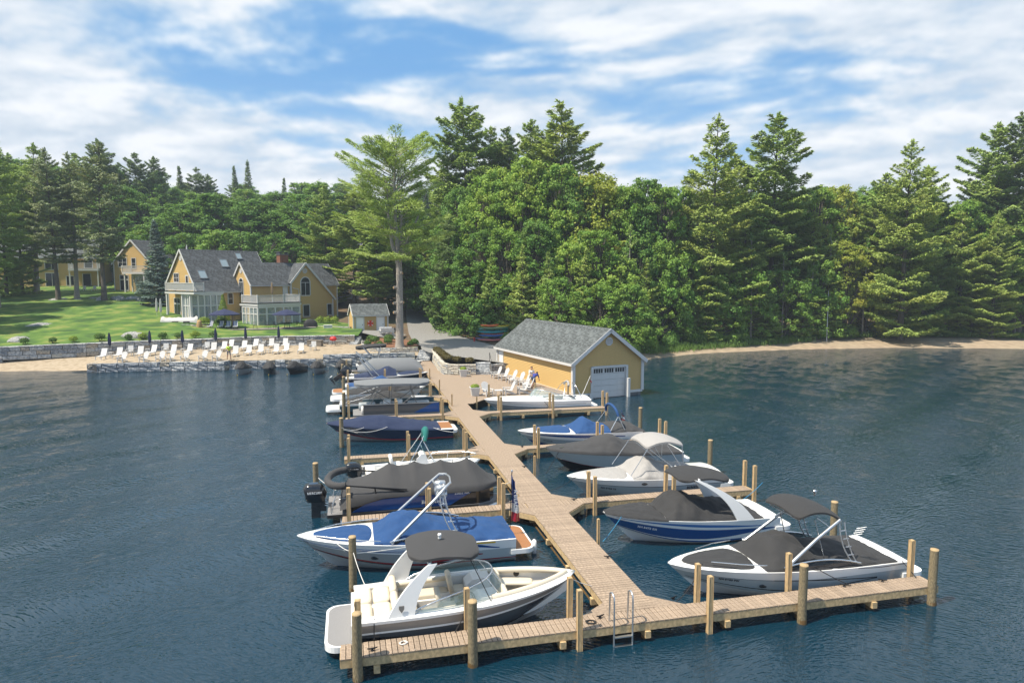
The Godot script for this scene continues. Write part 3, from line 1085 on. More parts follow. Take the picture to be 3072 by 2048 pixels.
func make_walls() -> void:
	make_stones()
	for k in ["granite", "granite_dark", "granite_warm", "fieldstone", "fieldstone_grey", "rock"]:
		M[k].uv1_world_triplanar = true
	var gr := [M.granite, M.granite, M.granite_dark, M.granite_dark, M.granite_warm]
	var fs := [M.fieldstone, M.fieldstone, M.fieldstone_grey, M.granite]
	stone_wall("sea_wall", "low grey granite block wall between the sand and the water, left of the steps", [[-45.4, -74.2, -0.5, 0.95], [-44.87, -71.4, -0.5, 0.97], [-37.9, -72.9, -0.5, 0.98], [-31.2, -73.4, -0.5, 0.98], [-30.9, -75.2, -0.5, 0.96]], 0.9, 0.48, Vector2(0.6, 1.5), gr)
	stone_wall("sea_wall", "low granite wall right behind the covered jet skis", [[-29.6, -74.5, -0.5, 0.95], [-25.2, -75.2, -0.5, 0.95], [-20.8, -76.3, -0.5, 0.96]], 0.9, 0.5, Vector2(0.7, 1.7), gr)
	stone_wall("sea_wall", "taller granite and fieldstone wall behind the far boats, ending at the steps", [[-21.2, -76.0, -0.5, 1.42], [-16.0, -77.2, -0.5, 1.42], [-11.2, -78.4, -0.5, 1.42]], 0.9, 0.45, Vector2(0.5, 1.4), [M.granite, M.granite_dark, M.fieldstone, M.fieldstone_grey])
	stone_wall("retaining_wall", "long grey stone retaining wall between the lawn and the beach chairs", [[-66, -71.5, 0.3, 2.2], [-56.5, -75.1, 0.85, 2.28], [-49.4, -78.7, 0.95, 2.34], [-42.6, -82.3, 1.0, 2.38], [-38.2, -83.6, 1.05, 2.40], [-33.2, -86.6, 1.1, 2.42], [-27, -87.9, 1.15, 2.42], [-20.6, -89.0, 1.2, 2.42]], 0.8, 0.42, Vector2(0.7, 1.7), [M.granite, M.granite, M.fieldstone_grey, M.granite_dark, M.granite_warm], 0.12, M.granite)
	stone_wall("planter_wall", "curved pale fieldstone wall holding the mulch bed of the tall pine", [[-20.2, -90.6, 1.0, 1.9], [-19.4, -87.6, 1.0, 1.62], [-18.6, -84.8, 1.0, 1.56], [-17.2, -82.4, 1.0, 1.58], [-14.6, -81.4, 1.0, 1.62], [-11.4, -82.2, 1.0, 1.66]], 0.5, 0.22, Vector2(0.3, 0.8), fs)
	stone_wall("planter_wall", "pale fieldstone wall wrapping the row of dark shrubs beside the platform", [[-9.3, -78.8, 0.4, 1.66], [-8.6, -74.6, 0.4, 1.64], [-7.6, -69.6, 0.4, 1.62], [-7.0, -67.2, 0.4, 1.55], [-6.3, -66.3, 0.4, 1.5], [-5.2, -66.0, 0.4, 1.48], [-3.5, -66.2, 0.4, 1.5]], 0.5, 0.24, Vector2(0.35, 0.9), fs, 0.09, M.fieldstone)
	stone_wall("planter_wall", "short grey stone wall between the railed steps and the boathouse", [[-2.0, -66.5, 0.4, 1.55], [-0.4, -67.2, 0.4, 1.55]], 0.5, 0.26, Vector2(0.4, 0.9), [M.granite, M.granite_dark])
	steps("stone_steps", "grey granite steps between the fieldstone walls at the head of the far docks", Vector3(-11.1, 0.55, -77.9), Vector3(-9.45, 0.55, -77.6), 1.62, 4, 0.42)
	steps("stone_steps", "grey granite steps with black handrail left of the boathouse", Vector3(-3.5, 0.55, -66.3), Vector3(-2.0, 0.55, -66.5), 1.6, 4, 0.36)
	steps("stone_steps", "pair of wide granite steps from the sand to the water by the rake worker", Vector3(-31.0, -0.3, -74.0), Vector3(-29.2, -0.3, -74.3), 0.92, 3, 0.4)
	steps("stone_steps", "narrow stone steps climbing beside the mulch bed to the shed", Vector3(-21.3, 1.25, -88.4), Vector3(-20.2, 1.25, -88.2), 2.3, 5, 0.36)
	var h := thing("handrail", "black metal handrail on the granite steps left of boathouse", "handrail", Vector3(-1.95, 0.55, -66.5))
	var s := st()
	tube(s, [Vector3(0, 0, 0), Vector3(0, 0.95, 0), Vector3(-0.3, 2.0, -1.5), Vector3(-0.3, 1.05, -1.5)], 0.025, 6)
	obj("rail", s, M.black_metal, h)
	stone_wall("terrace_wall", "low dry-stone edge round the terrace with covered furniture", [[-53.2, -101.9, 3.0, 3.75], [-52.2, -97.8, 2.9, 3.65], [-48.6, -95.6, 2.7, 3.6], [-44.0, -94.0, 2.6, 3.55], [-41.8, -93.4, 2.5, 3.2]], 0.5, 0.17, Vector2(0.25, 0.6), [M.fieldstone, M.rock, M.granite_dark])

# ---------------------------------------------------------------- buildings
# lapped boards over a wall in the x-y plane of basis b (z outwards); lf/rf give the wall's left and right edge at a height; holes = Rect2 list
func siding(s: SurfaceTool, lf: Callable, rf: Callable, y0: float, y1: float, pitch: float, holes: Array, b: Basis, o: Vector3, out := 0.0) -> void:
	flat(s)
	var y := y0
	while y < y1 - 0.01:
		var ye := minf(y + pitch, y1)
		var ym := (y + ye) / 2.0
		var spans := [[lf.call(ym), rf.call(ym)]]
		for h in holes:
			var r: Rect2 = h
			if ym > r.position.y and ym < r.end.y:
				var nx := []
				for sp in spans:
					if r.end.x <= sp[0] or r.position.x >= sp[1]:
						nx.append(sp)
						continue
					if r.position.x > sp[0]:
						nx.append([sp[0], r.position.x])
					if r.end.x < sp[1]:
						nx.append([r.end.x, sp[1]])
				spans = nx
		for sp in spans:
			if sp[1] - sp[0] < 0.02:
				continue
			var p := func(xx: float, yy: float, zz: float) -> Vector3: return o + b * Vector3(xx, yy, zz + out)
			quad(s, p.call(sp[0], ye, 0.0), p.call(sp[1], ye, 0.0), p.call(sp[1], y, 0.042), p.call(sp[0], y, 0.042))
			quad(s, p.call(sp[0], y, 0.042), p.call(sp[1], y, 0.042), p.call(sp[1], y, 0.0), p.call(sp[0], y, 0.0))
		y = ye

# one slope of a roof as a slab with shingle uv: corners a,b along the eave, c,d along the ridge (b->c, a->d)
func roof_slope(called: String, a: Vector3, b: Vector3, c: Vector3, d: Vector3, th: float, m: Material, parent: Node) -> MeshInstance3D:
	var s := st()
	flat(s)
	var ux := (b - a).normalized()
	var nrm := ux.cross(d - a).normalized()
	if nrm.y < 0:
		nrm = -nrm
	var vx := nrm.cross(ux)
	var put_v := func(p: Vector3) -> void:
		s.set_uv(Vector2((p - a).dot(ux), (p - a).dot(vx)) / 2.0)
		s.add_vertex(p)
	var top := [a + nrm * th, b + nrm * th, c + nrm * th, d + nrm * th]
	var low := [a, b, c, d]
	for i in [0, 1, 2, 0, 2, 3]:
		put_v.call(top[i])
	for i in [0, 2, 1, 0, 3, 2]:
		put_v.call(low[i])
	for i in 4:
		var k := (i + 1) % 4
		for p in [top[i], low[i], low[k], top[i], low[k], top[k]]:
			put_v.call(p)
	return obj(called, s, m, parent)

# framed window on a wall plane: x,y centre, size; cols x rows panes
func window(parent: Node, b: Basis, o: Vector3, x: float, y: float, w: float, h: float, cols: int, rows: int, arch := false, trim := 0.10, deep := 0.0) -> Node3D:
	var win := Node3D.new()
	win.name = "window"
	parent.add_child(win, true)
	win.transform = Transform3D(b, o + b * Vector3(x, y, 0))
	var s := st()
	var hw := w / 2.0
	var hh := h / 2.0
	if arch:
		var ring_o := PackedVector2Array()
		var ring_i := PackedVector2Array()
		for i in 13:
			var a := PI * i / 12.0
			ring_o.append(Vector2(cos(a) * (hw + trim), sin(a) * (hw + trim) + hh - hw))
			ring_i.append(Vector2(cos(a) * hw, sin(a) * hw + hh - hw))
		for i in 12:
			slab(s, PackedVector2Array([ring_o[i], ring_o[i + 1], ring_i[i + 1], ring_i[i]]), 0.0, 0.07)
		box(s, Vector3(0, hh - hw, 0.035), Vector3(w, 0.07, 0.066))
		for e in [-1, 1]:
			box(s, Vector3(e * (hw + trim / 2.0), -hw / 2.0, 0.035), Vector3(trim, h - hw, 0.07))
	else:
		for e in [-1, 1]:
			box(s, Vector3(e * (hw + trim / 2.0), 0, 0.035), Vector3(trim, h + trim * 2.0, 0.07))
		box(s, Vector3(0, hh + trim / 2.0, 0.034), Vector3(w - 0.004, trim, 0.072))
	box(s, Vector3(0, -hh - trim / 2.0, 0.045), Vector3(w - 0.004, trim, 0.09))
	for i in range(1, cols):
		box(s, Vector3(-hw + w * i / cols, (-hw / 2.0 if arch else 0.0), 0.03), Vector3(0.055, h - (hw if arch else 0.0) - 0.004, 0.055))
	for i in range(1, rows):
		box(s, Vector3(0, -hh + h * i / rows, 0.042), Vector3(w - 0.004, 0.05, 0.05))
	obj("frame", s, M.trim, win)
	for i in cols:
		for k in rows:
			s = st()
			var pw := w / cols
			var phh := h / rows
			box(s, Vector3(-hw + (i + 0.5) * pw, -hh + (k + 0.5) * phh - (hw / 2.0 if arch and rows == 1 else 0.0), 0.004), Vector3(pw - 0.05, phh - 0.045 - (hw if arch and rows == 1 else 0.0), 0.008))
			obj("pane", s, M.glass, win)
	if arch:
		s = st()
		var fan := PackedVector2Array()
		for i in 13:
			var a := PI * i / 12.0
			fan.append(Vector2(cos(a) * (hw - 0.02), sin(a) * (hw - 0.02) + hh - hw + 0.035))
		slab(s, fan, 0.0, 0.008)
		obj("pane", s, M.glass, win)
	return win

func vent(parent: Node, b: Basis, o: Vector3, x: float, y: float, r: float) -> void:
	var v := Node3D.new()
	v.name = "gable_vent"
	parent.add_child(v, true)
	v.transform = Transform3D(b, o + b * Vector3(x, y, 0))
	var s := st()
	var oct := func(rr: float) -> PackedVector2Array:
		var q := PackedVector2Array()
		for i in 8:
			q.append(Vector2(cos(PI / 8 + i * PI / 4), sin(PI / 8 + i * PI / 4)) * rr)
		return q
	var a: PackedVector2Array = oct.call(r)
	var c: PackedVector2Array = oct.call(r * 0.8)
	for i in 8:
		var k := (i + 1) % 8
		slab(s, PackedVector2Array([a[i], a[k], c[k], c[i]]), 0.0, 0.06)
	obj("frame", s, M.trim, v)
	for i in 6:
		s = st()
		var yy := -r * 0.66 + i * r * 0.264
		box(s, Vector3(0, yy, 0.03), Vector3(2.0 * sqrt(maxf(0.01, r * r * 0.62 - yy * yy)), r * 0.2, 0.012), Basis(Vector3.RIGHT, -0.6))
		obj("louvre", s, M.trim, v)

# closed block of walls under a gable roof whose ridge runs along local x; sided on all faces
# x0..x1, z0 (back) .. z1 (front), heights: base, eave back, eave front, ridge; ridge z
func gable_block(t: Node3D, x0: float, x1: float, z0: float, z1: float, yb: float, eb: float, ef: float, rh: float, rz: float, holes := {}, pitch := 0.15, over := 0.35, m_roof: Material = null, trims := true, ridge_x1 := -999.0) -> void:
	var s := st()
	var W := func(bb: Basis, oo: Vector3, lf: Callable, rf: Callable, y1: float, key: String) -> void:
		siding(s, lf, rf, yb, y1, pitch, holes.get(key, []), bb, oo)
	var F := Basis()                                      # front, z outwards
	var K := Basis(Vector3.UP, PI)
	var Lb := Basis(Vector3.UP, -PI / 2)                  # left end: its x runs along +z
	var Rb := Basis(Vector3.UP, PI / 2)
	W.call(F, Vector3(0, 0, z1), func(_y): return x0, func(_y): return x1, ef, "front")
	W.call(K, Vector3(0, 0, z0), func(_y): return -x1, func(_y): return -x0, eb, "back")
	var zl := func(y: float) -> float: return z0 if y < eb else lerpf(z0, rz, (y - eb) / (rh - eb))
	var zr := func(y: float) -> float: return z1 if y < ef else lerpf(z1, rz, (y - ef) / (rh - ef))
	W.call(Lb, Vector3(x0, 0, 0), zl, zr, rh, "left")
	W.call(Rb, Vector3(x1, 0, 0), func(y): return -zr.call(y), func(y): return -zl.call(y), rh, "right")
	obj("wall", s, M.siding, t)
	# inner box so that no light leaks through
	s = st()
	flat(s)
	var i := 0.08
	var pl := [Vector3(x0 + i, yb, z0 + i), Vector3(x0 + i, eb - 0.1, z0 + i), Vector3(x0 + i, rh - 0.25, rz), Vector3(x0 + i, ef - 0.1, z1 - i), Vector3(x0 + i, yb, z1 - i)]
	for k in 4:
		var dx := Vector3(x1 - x0 - 2 * i, 0, 0)
		quad(s, pl[k], pl[k + 1], pl[k + 1] + dx, pl[k] + dx)
	for e in [0, 1]:
		var dx := Vector3(e * (x1 - x0 - 2 * i), 0, 0)
		for k in range(1, 4):
			tri(s, pl[0] + dx, pl[k] + dx, pl[k + 1] + dx)
	obj("lining", s, M.interior, t)
	var mr: Material = m_roof if m_roof else M.shingle_dark
	var kf := (rh - ef) / (z1 - rz)
	var kb := (rh - eb) / (rz - z0)
	var xa := x0 - over * 0.6
	var xb := x1 + over * 0.6
	var rx := xb if ridge_x1 < -900.0 else ridge_x1
	roof_slope("roof_slope", Vector3(xa, ef - kf * over, z1 + over), Vector3(xb, ef - kf * over, z1 + over), Vector3(rx, rh, rz), Vector3(xa, rh, rz), 0.12, mr, t)
	roof_slope("roof_slope", Vector3(xb, eb - kb * over, z0 - over), Vector3(xa, eb - kb * over, z0 - over), Vector3(xa, rh, rz), Vector3(rx, rh, rz), 0.12, mr, t)
	if not trims:
		return
	for e in [0, 1]:
		var xx: float = x0 - over * 0.6 - 0.02 if e == 0 else x1 + over * 0.6 + 0.02
		for q in [[Vector3(xx, ef - kf * over, z1 + over), Vector3(xx, rh, rz)], [Vector3(xx, eb - kb * over, z0 - over), Vector3(xx, rh, rz)]]:
			var d: Vector3 = (q[1] - q[0])
			var ln := d.length()
			d = d.normalized()
			var up := Vector3(1, 0, 0).cross(d) * (1.0 if d.z < 0 else -1.0)
			s = st()
			box(s, (q[0] + q[1]) / 2.0 - Vector3(0, 0.03, 0), Vector3(0.07, 0.26, ln), Basis(Vector3.RIGHT, up, d))
			obj("rake_board", s, M.trim, t)
	s = st()
	box(s, Vector3((x0 + x1) / 2.0, ef - kf * over + 0.02, z1 + over + 0.03), Vector3(x1 - x0 + over * 1.2, 0.2, 0.06))
	box(s, Vector3((x0 + x1) / 2.0, eb - kb * over + 0.02, z0 - over - 0.03), Vector3(x1 - x0 + over * 1.2, 0.2, 0.06))
	obj("fascia", s, M.trim, t)
	for q in [[x0, z1, ef], [x1, z1, ef], [x0, z0, eb], [x1, z0, eb]]:
		s = st()
		box(s, Vector3(q[0], (yb + q[2]) / 2.0, q[1]), Vector3(0.2, q[2] - yb, 0.2))
		obj("corner_board", s, M.trim, t)

func make_boathouse() -> void:
	var t := thing("boathouse", "yellow clapboard boathouse with grey shingle roof and white overhead door", "boathouse", Vector3(5.0, 0, -55.24), 0.4417)
	# local: front gable in the x-y plane at z = 0, building runs to -z
	var w := 6.82
	var l := 15.0
	var he := 3.2
	var hr := 5.72
	var yb := 0.42
	var s := st()
	var door := Rect2(1.75, -0.3, 3.45, 2.95)
	var gl := func(y: float) -> float: return 0.0 if y < he else (y - he) / (hr - he) * w / 2.0
	var gr := func(y: float) -> float: return w if y < he else w - (y - he) / (hr - he) * w / 2.0
	siding(s, gl, gr, yb, hr, 0.135, [door], Basis(), Vector3.ZERO)
	siding(s, func(y): return -gr.call(y), func(y): return -gl.call(y), yb, hr, 0.135, [], Basis(Vector3.UP, PI), Vector3(0, 0, -l))
	siding(s, func(_y): return -l, func(_y): return 0.0, yb + 0.12, he, 0.135, [Rect2(-l + 0.35, yb, 1.0, 2.2)], Basis(Vector3.UP, -PI / 2), Vector3.ZERO)
	siding(s, func(_y): return 0.0, func(_y): return l, yb, he, 0.135, [], Basis(Vector3.UP, PI / 2), Vector3(w, 0, 0))
	obj("wall", s, M.siding, t)
	s = st()
	box(s, Vector3(w / 2, 1.75, -l + 0.12), Vector3(w - 0.2, 2.9, 0.06))
	box(s, Vector3(0.12, 1.75, -l / 2), Vector3(0.06, 2.9, l - 0.3))
	box(s, Vector3(w - 0.12, 1.75, -l / 2), Vector3(0.06, 2.9, l - 0.3))
	obj("lining", s, M.interior, t)
	var o := 0.3
	var k := (hr - he) / (w / 2)
	for e in [-1, 1]:
		var xe: float = w / 2 + e * (w / 2 + o)
		roof_slope("roof_slope", Vector3(xe, he - k * o, o), Vector3(xe, he - k * o, -l - o), Vector3(w / 2, hr, -l - o), Vector3(w / 2, hr, o), 0.12, M.shingle, t)
	for e in [-1, 1]:
		for zz in [o + 0.03, -l - o - 0.03]:
			var a := Vector3(w / 2 + e * (w / 2 + o), he - k * o, zz)
			var b := Vector3(w / 2, hr, zz)
			var d: Vector3 = (b - a)
			var ln := d.length()
			d = d.normalized()
			var up := Vector3(-d.y, d.x, 0) * (-1.0 if e > 0 else 1.0)
			if up.y < 0:
				up = -up
			s = st()
			box(s, (a + b) / 2.0 - up * 0.06, Vector3(ln + 0.08, 0.3, 0.06), Basis(d, up, d.cross(up)))
			obj("rake_board", s, M.trim, t)
	s = st()
	for e in [-1, 1]:
		box(s, Vector3(w / 2 + e * (w / 2 + o + 0.03), he - k * o - 0.02, -l / 2), Vector3(0.06, 0.24, l + o * 2))
		box(s, Vector3(w / 2 + e * (w / 2 + o / 2 - 0.02), he - k * o - 0.12, -l / 2), Vector3(o, 0.03, l + o * 2 - 0.1))
	obj("fascia", s, M.trim, t)
	for q in [[0, 0], [w, 0], [0, -l], [w, -l]]:
		s = st()
		box(s, Vector3(q[0], (yb + he) / 2.0, q[1]), Vector3(0.26, he - yb - 0.02, 0.26))
		obj("corner_board", s, M.trim, t)
	s = st()
	box(s, Vector3(0.87, yb - 0.04, 0.03), Vector3(1.75, 0.22, 0.1))
	box(s, Vector3(w - 0.81, yb - 0.04, 0.03), Vector3(1.62, 0.22, 0.1))
	box(s, Vector3(-0.03, yb + 0.02, -l / 2), Vector3(0.1, 0.24, l))
	box(s, Vector3(w + 0.03, yb - 0.04, -l / 2), Vector3(0.1, 0.22, l))
	obj("skirt_board", s, M.trim, t)
	s = st()
	box(s, Vector3(w / 2, 0.17, -l), Vector3(w, 0.4, 0.3))
	box(s, Vector3(0.25, 0.15, -l / 2), Vector3(0.3, 0.34, l))
	box(s, Vector3(w - 0.25, 0.15, -l / 2), Vector3(0.3, 0.34, l))
	box(s, Vector3(0.87, 0.15, -0.2), Vector3(1.5, 0.34, 0.3))
	box(s, Vector3(w - 0.81, 0.15, -0.2), Vector3(1.4, 0.34, 0.3))
	obj("sill_beam", s, M.lead, t)
	for q in [[0.3, -0.3], [1.6, -0.3], [w - 1.4, -0.3], [w - 0.3, -0.3], [0.3, -6], [w - 0.3, -6], [0.3, -12], [w - 0.3, -12]]:
		s = st()
		box(s, Vector3(q[0], -1.0, q[1]), Vector3(0.25, 2.3, 0.25))
		obj("pile", s, M.lumber_wet, t)
	vent(t, Basis(), Vector3(0, 0, 0.03), w / 2, 4.72, 0.36)
	# overhead door: four rows of panels, three groups of lights on top
	var dr := Node3D.new()
	dr.name = "overhead_door"
	t.add_child(dr)
	dr.position = Vector3(1.75, 0, -0.04)
	s = st()
	for e in [0, 1]:
		box(s, Vector3(e * 3.45, 1.06, 0.1), Vector3(0.2, 3.2, 0.2))
	box(s, Vector3(1.725, 2.62, 0.1), Vector3(3.25, 0.16, 0.2))
	obj("frame", s, M.trim, dr)
	for r in 5:
		s = st()
		box(s, Vector3(1.725, 0.02 + (r + 0.5) * 0.5, 0.0), Vector3(3.24, 0.485, 0.06))
		for c in 4:
			if r < 4:
				box(s, Vector3(0.53 + c * 0.797, 0.02 + (r + 0.5) * 0.5, 0.035), Vector3(0.68, 0.34, 0.02))
		obj("panel", s, M.trim, dr)
	for g in 3:
		for c in 4:
			s = st()
			box(s, Vector3(0.3 + g * 1.07 + c * 0.235, 2.28, 0.034), Vector3(0.17, 0.34, 0.012))
			obj("pane", s, M.glass, dr)
	s = st()
	box(s, Vector3(5.12, 0.4, 0.5), Vector3(0.22, 2.4, 0.22))
	obj("white_post", s, M.trim, t)
	s = st()
	box(s, Vector3(1.55, -0.1, 0.22), Vector3(0.2, 1.2, 0.14))
	obj("white_post", s, M.trim, t)
	# plain door on the platform side
	s = st()
	box(s, Vector3(-0.02, 1.6, -l + 0.85), Vector3(0.06, 2.1, 0.86))
	obj("side_door", s, M.gel_white, t)
	s = st()
	for e in [-1, 1]:
		box(s, Vector3(-0.03, 1.6, -l + 0.85 + e * 0.5), Vector3(0.1, 2.2, 0.12))
	box(s, Vector3(-0.03, 2.73, -l + 0.85), Vector3(0.098, 0.14, 1.12))
	obj("door_frame", s, M.trim, t)

func make_shed() -> void:
	# px-fitted: front wall from (-23.4,-98.3) to (-18.8,-101)
	var t := thing("pool_shed", "small yellow shed with two white doors and a red lifebuoy", "shed", Vector3(-22.9, 0, -98.4), 0.42)
	var l := 5.0
	var d := 3.2
	gable_block(t, 0, l, -d, 0, 2.1, 4.75, 4.75, 6.1, -d / 2, {"front": [Rect2(0.35, 2.1, 1.15, 2.35), Rect2(3.35, 2.1, 1.15, 2.35)]}, 0.15, 0.3, M.shingle)
	for e in 2:
		var x: float = 0.92 if e == 0 else 3.92
		var s := st()
		box(s, Vector3(x, 3.2, -0.02), Vector3(1.0, 2.2, 0.06))
		var dn := obj("door", s, M.gel_white, t)
		s = st()
		box(s, Vector3(x + 0.36, 3.2, 0.03), Vector3(0.06, 0.16, 0.06))
		obj("handle", s, M.black_metal, dn)
		s = st()
		for q in [-1, 1]:
			box(s, Vector3(x + q * 0.57, 3.24, 0.02), Vector3(0.13, 2.28, 0.09))
		box(s, Vector3(x, 4.43, 0.02), Vector3(1.0, 0.14, 0.088))
		obj("door_frame", s, M.trim, t)
	vent(t, Basis(Vector3.UP, -PI / 2), Vector3(-0.03, 0, 0), -d / 2, 5.3, 0.22)
	var s := st()
	box(s, Vector3(l / 2, 2.1, 0.1), Vector3(l + 0.2, 0.24, 0.2))
	obj("sill", s, M.trim, t)
	var b := thing("lifebuoy", "red lifebuoy ring with white bands hanging on the shed wall", "lifebuoy", t.transform * Vector3(2.4, 3.4, 0.12), 0.42)
	s = st()
	var ring := []
	for i in 25:
		var a := TAU * i / 24.0
		ring.append(Vector3(cos(a) * 0.36, sin(a) * 0.36, 0))
	tube(s, ring, 0.09, 8, false)
	obj("ring", s, M.orange_paint, b)
	for i in 4:
		s = st()
		var a := PI / 4 + i * PI / 2
		box(s, Vector3(cos(a) * 0.36, sin(a) * 0.36, 0), Vector3(0.2, 0.1, 0.2), Basis(Vector3.BACK, a))
		obj("band", s, M.gel_white, b)
	s = st()
	slab(s, PackedVector2Array([Vector2(-0.22, 0.3), Vector2(0.22, 0.3), Vector2(0.2, -0.22), Vector2(0, -0.3), Vector2(-0.2, -0.22)]), -0.02, 0.02)
	obj("backing", s, M.red_paint, b)

func railing(t: Node3D, pts: Array, y: float, h: float, step := 0.13) -> void:
	var r := Node3D.new()
	r.name = "railing"
	t.add_child(r, true)
	var top := st()
	var bal := st()
	var post := st()
	for i in pts.size() - 1:
		var a := Vector3(pts[i].x, y, pts[i].y)
		var b := Vector3(pts[i + 1].x, y, pts[i + 1].y)
		var d := (b - a).normalized()
		var ln := a.distance_to(b)
		var bs := Basis(d, Vector3.UP, d.cross(Vector3.UP))
		box(top, (a + b) / 2.0 + Vector3(0, h, 0), Vector3(ln + 0.1, 0.07, 0.12), bs)
		box(top, (a + b) / 2.0 + Vector3(0, 0.1, 0), Vector3(ln, 0.06, 0.07), bs)
		var n := int(ln / step)
		for k in n:
			box(bal, a.lerp(b, (k + 0.5) / n) + Vector3(0, h / 2.0 + 0.05, 0), Vector3(0.05, h - 0.16, 0.04), bs)
		box(post, a + Vector3(0, h / 2.0 + 0.05, 0), Vector3(0.14, h + 0.12, 0.14), bs)
	var e: Vector2 = pts[-1]
	box(post, Vector3(e.x, y + h / 2.0 + 0.05, e.y), Vector3(0.14, h + 0.12, 0.14))
	obj("handrail", top, M.trim, r)
	obj("balusters", bal, M.trim, r)
	obj("newel_posts", post, M.trim, r)

# glazed porch wall in the x-y plane of b: columns of panes between white posts
func glazed(t: Node3D, b: Basis, o: Vector3, x0: float, x1: float, y0: float, y1: float, cols: int, transom: float) -> void:
	var g := Node3D.new()
	g.name = "glazed_wall"
	t.add_child(g, true)
	g.transform = Transform3D(b, o)
	var s := st()
	for i in cols + 1:
		var x := lerpf(x0, x1, float(i) / cols)
		box(s, Vector3(x, (y0 + y1) / 2.0, 0), Vector3(0.2, y1 - y0, 0.16))
	box(s, Vector3((x0 + x1) / 2.0, y1 - 0.16, 0.002), Vector3(x1 - x0, 0.32, 0.146))
	box(s, Vector3((x0 + x1) / 2.0, transom, 0.002), Vector3(x1 - x0, 0.14, 0.136))
	box(s, Vector3((x0 + x1) / 2.0, y0 + 0.12, 0.002), Vector3(x1 - x0, 0.24, 0.146))
	obj("frame", s, M.trim, g)
	for i in cols:
		for k in 2:
			s = st()
			var w := (x1 - x0) / cols
			var ya := y0 + 0.24 if k == 0 else transom + 0.07
			var yb := transom - 0.07 if k == 0 else y1 - 0.32
			box(s, Vector3(x0 + (i + 0.5) * w, (ya + yb) / 2.0, 0), Vector3(w - 0.14, yb - ya, 0.012))
			obj("pane", s, M.pane, g)

func skylight(t: Node3D, at: Vector3, nrm: Vector3, w: float, l: float) -> void:
	var k := Node3D.new()
	k.name = "skylight"
	t.add_child(k, true)
	var z := Vector3(0, 0, 1)
	var x := Vector3.RIGHT
	var y := nrm.normalized()
	z = x.cross(y)
	k.transform = Transform3D(Basis(x, y, z), at)
	var s := st()
	for e in [-1, 1]:
		box(s, Vector3(e * (w / 2.0), 0.06, 0), Vector3(0.09, 0.14, l + 0.09))
		box(s, Vector3(0, 0.06, e * (l / 2.0)), Vector3(w - 0.09, 0.136, 0.09))
	obj("frame", s, M.lead, k)
	s = st()
	box(s, Vector3(0, 0.07, 0), Vector3(w - 0.09, 0.02, l - 0.09))
	obj("pane", s, M.skylight, k)

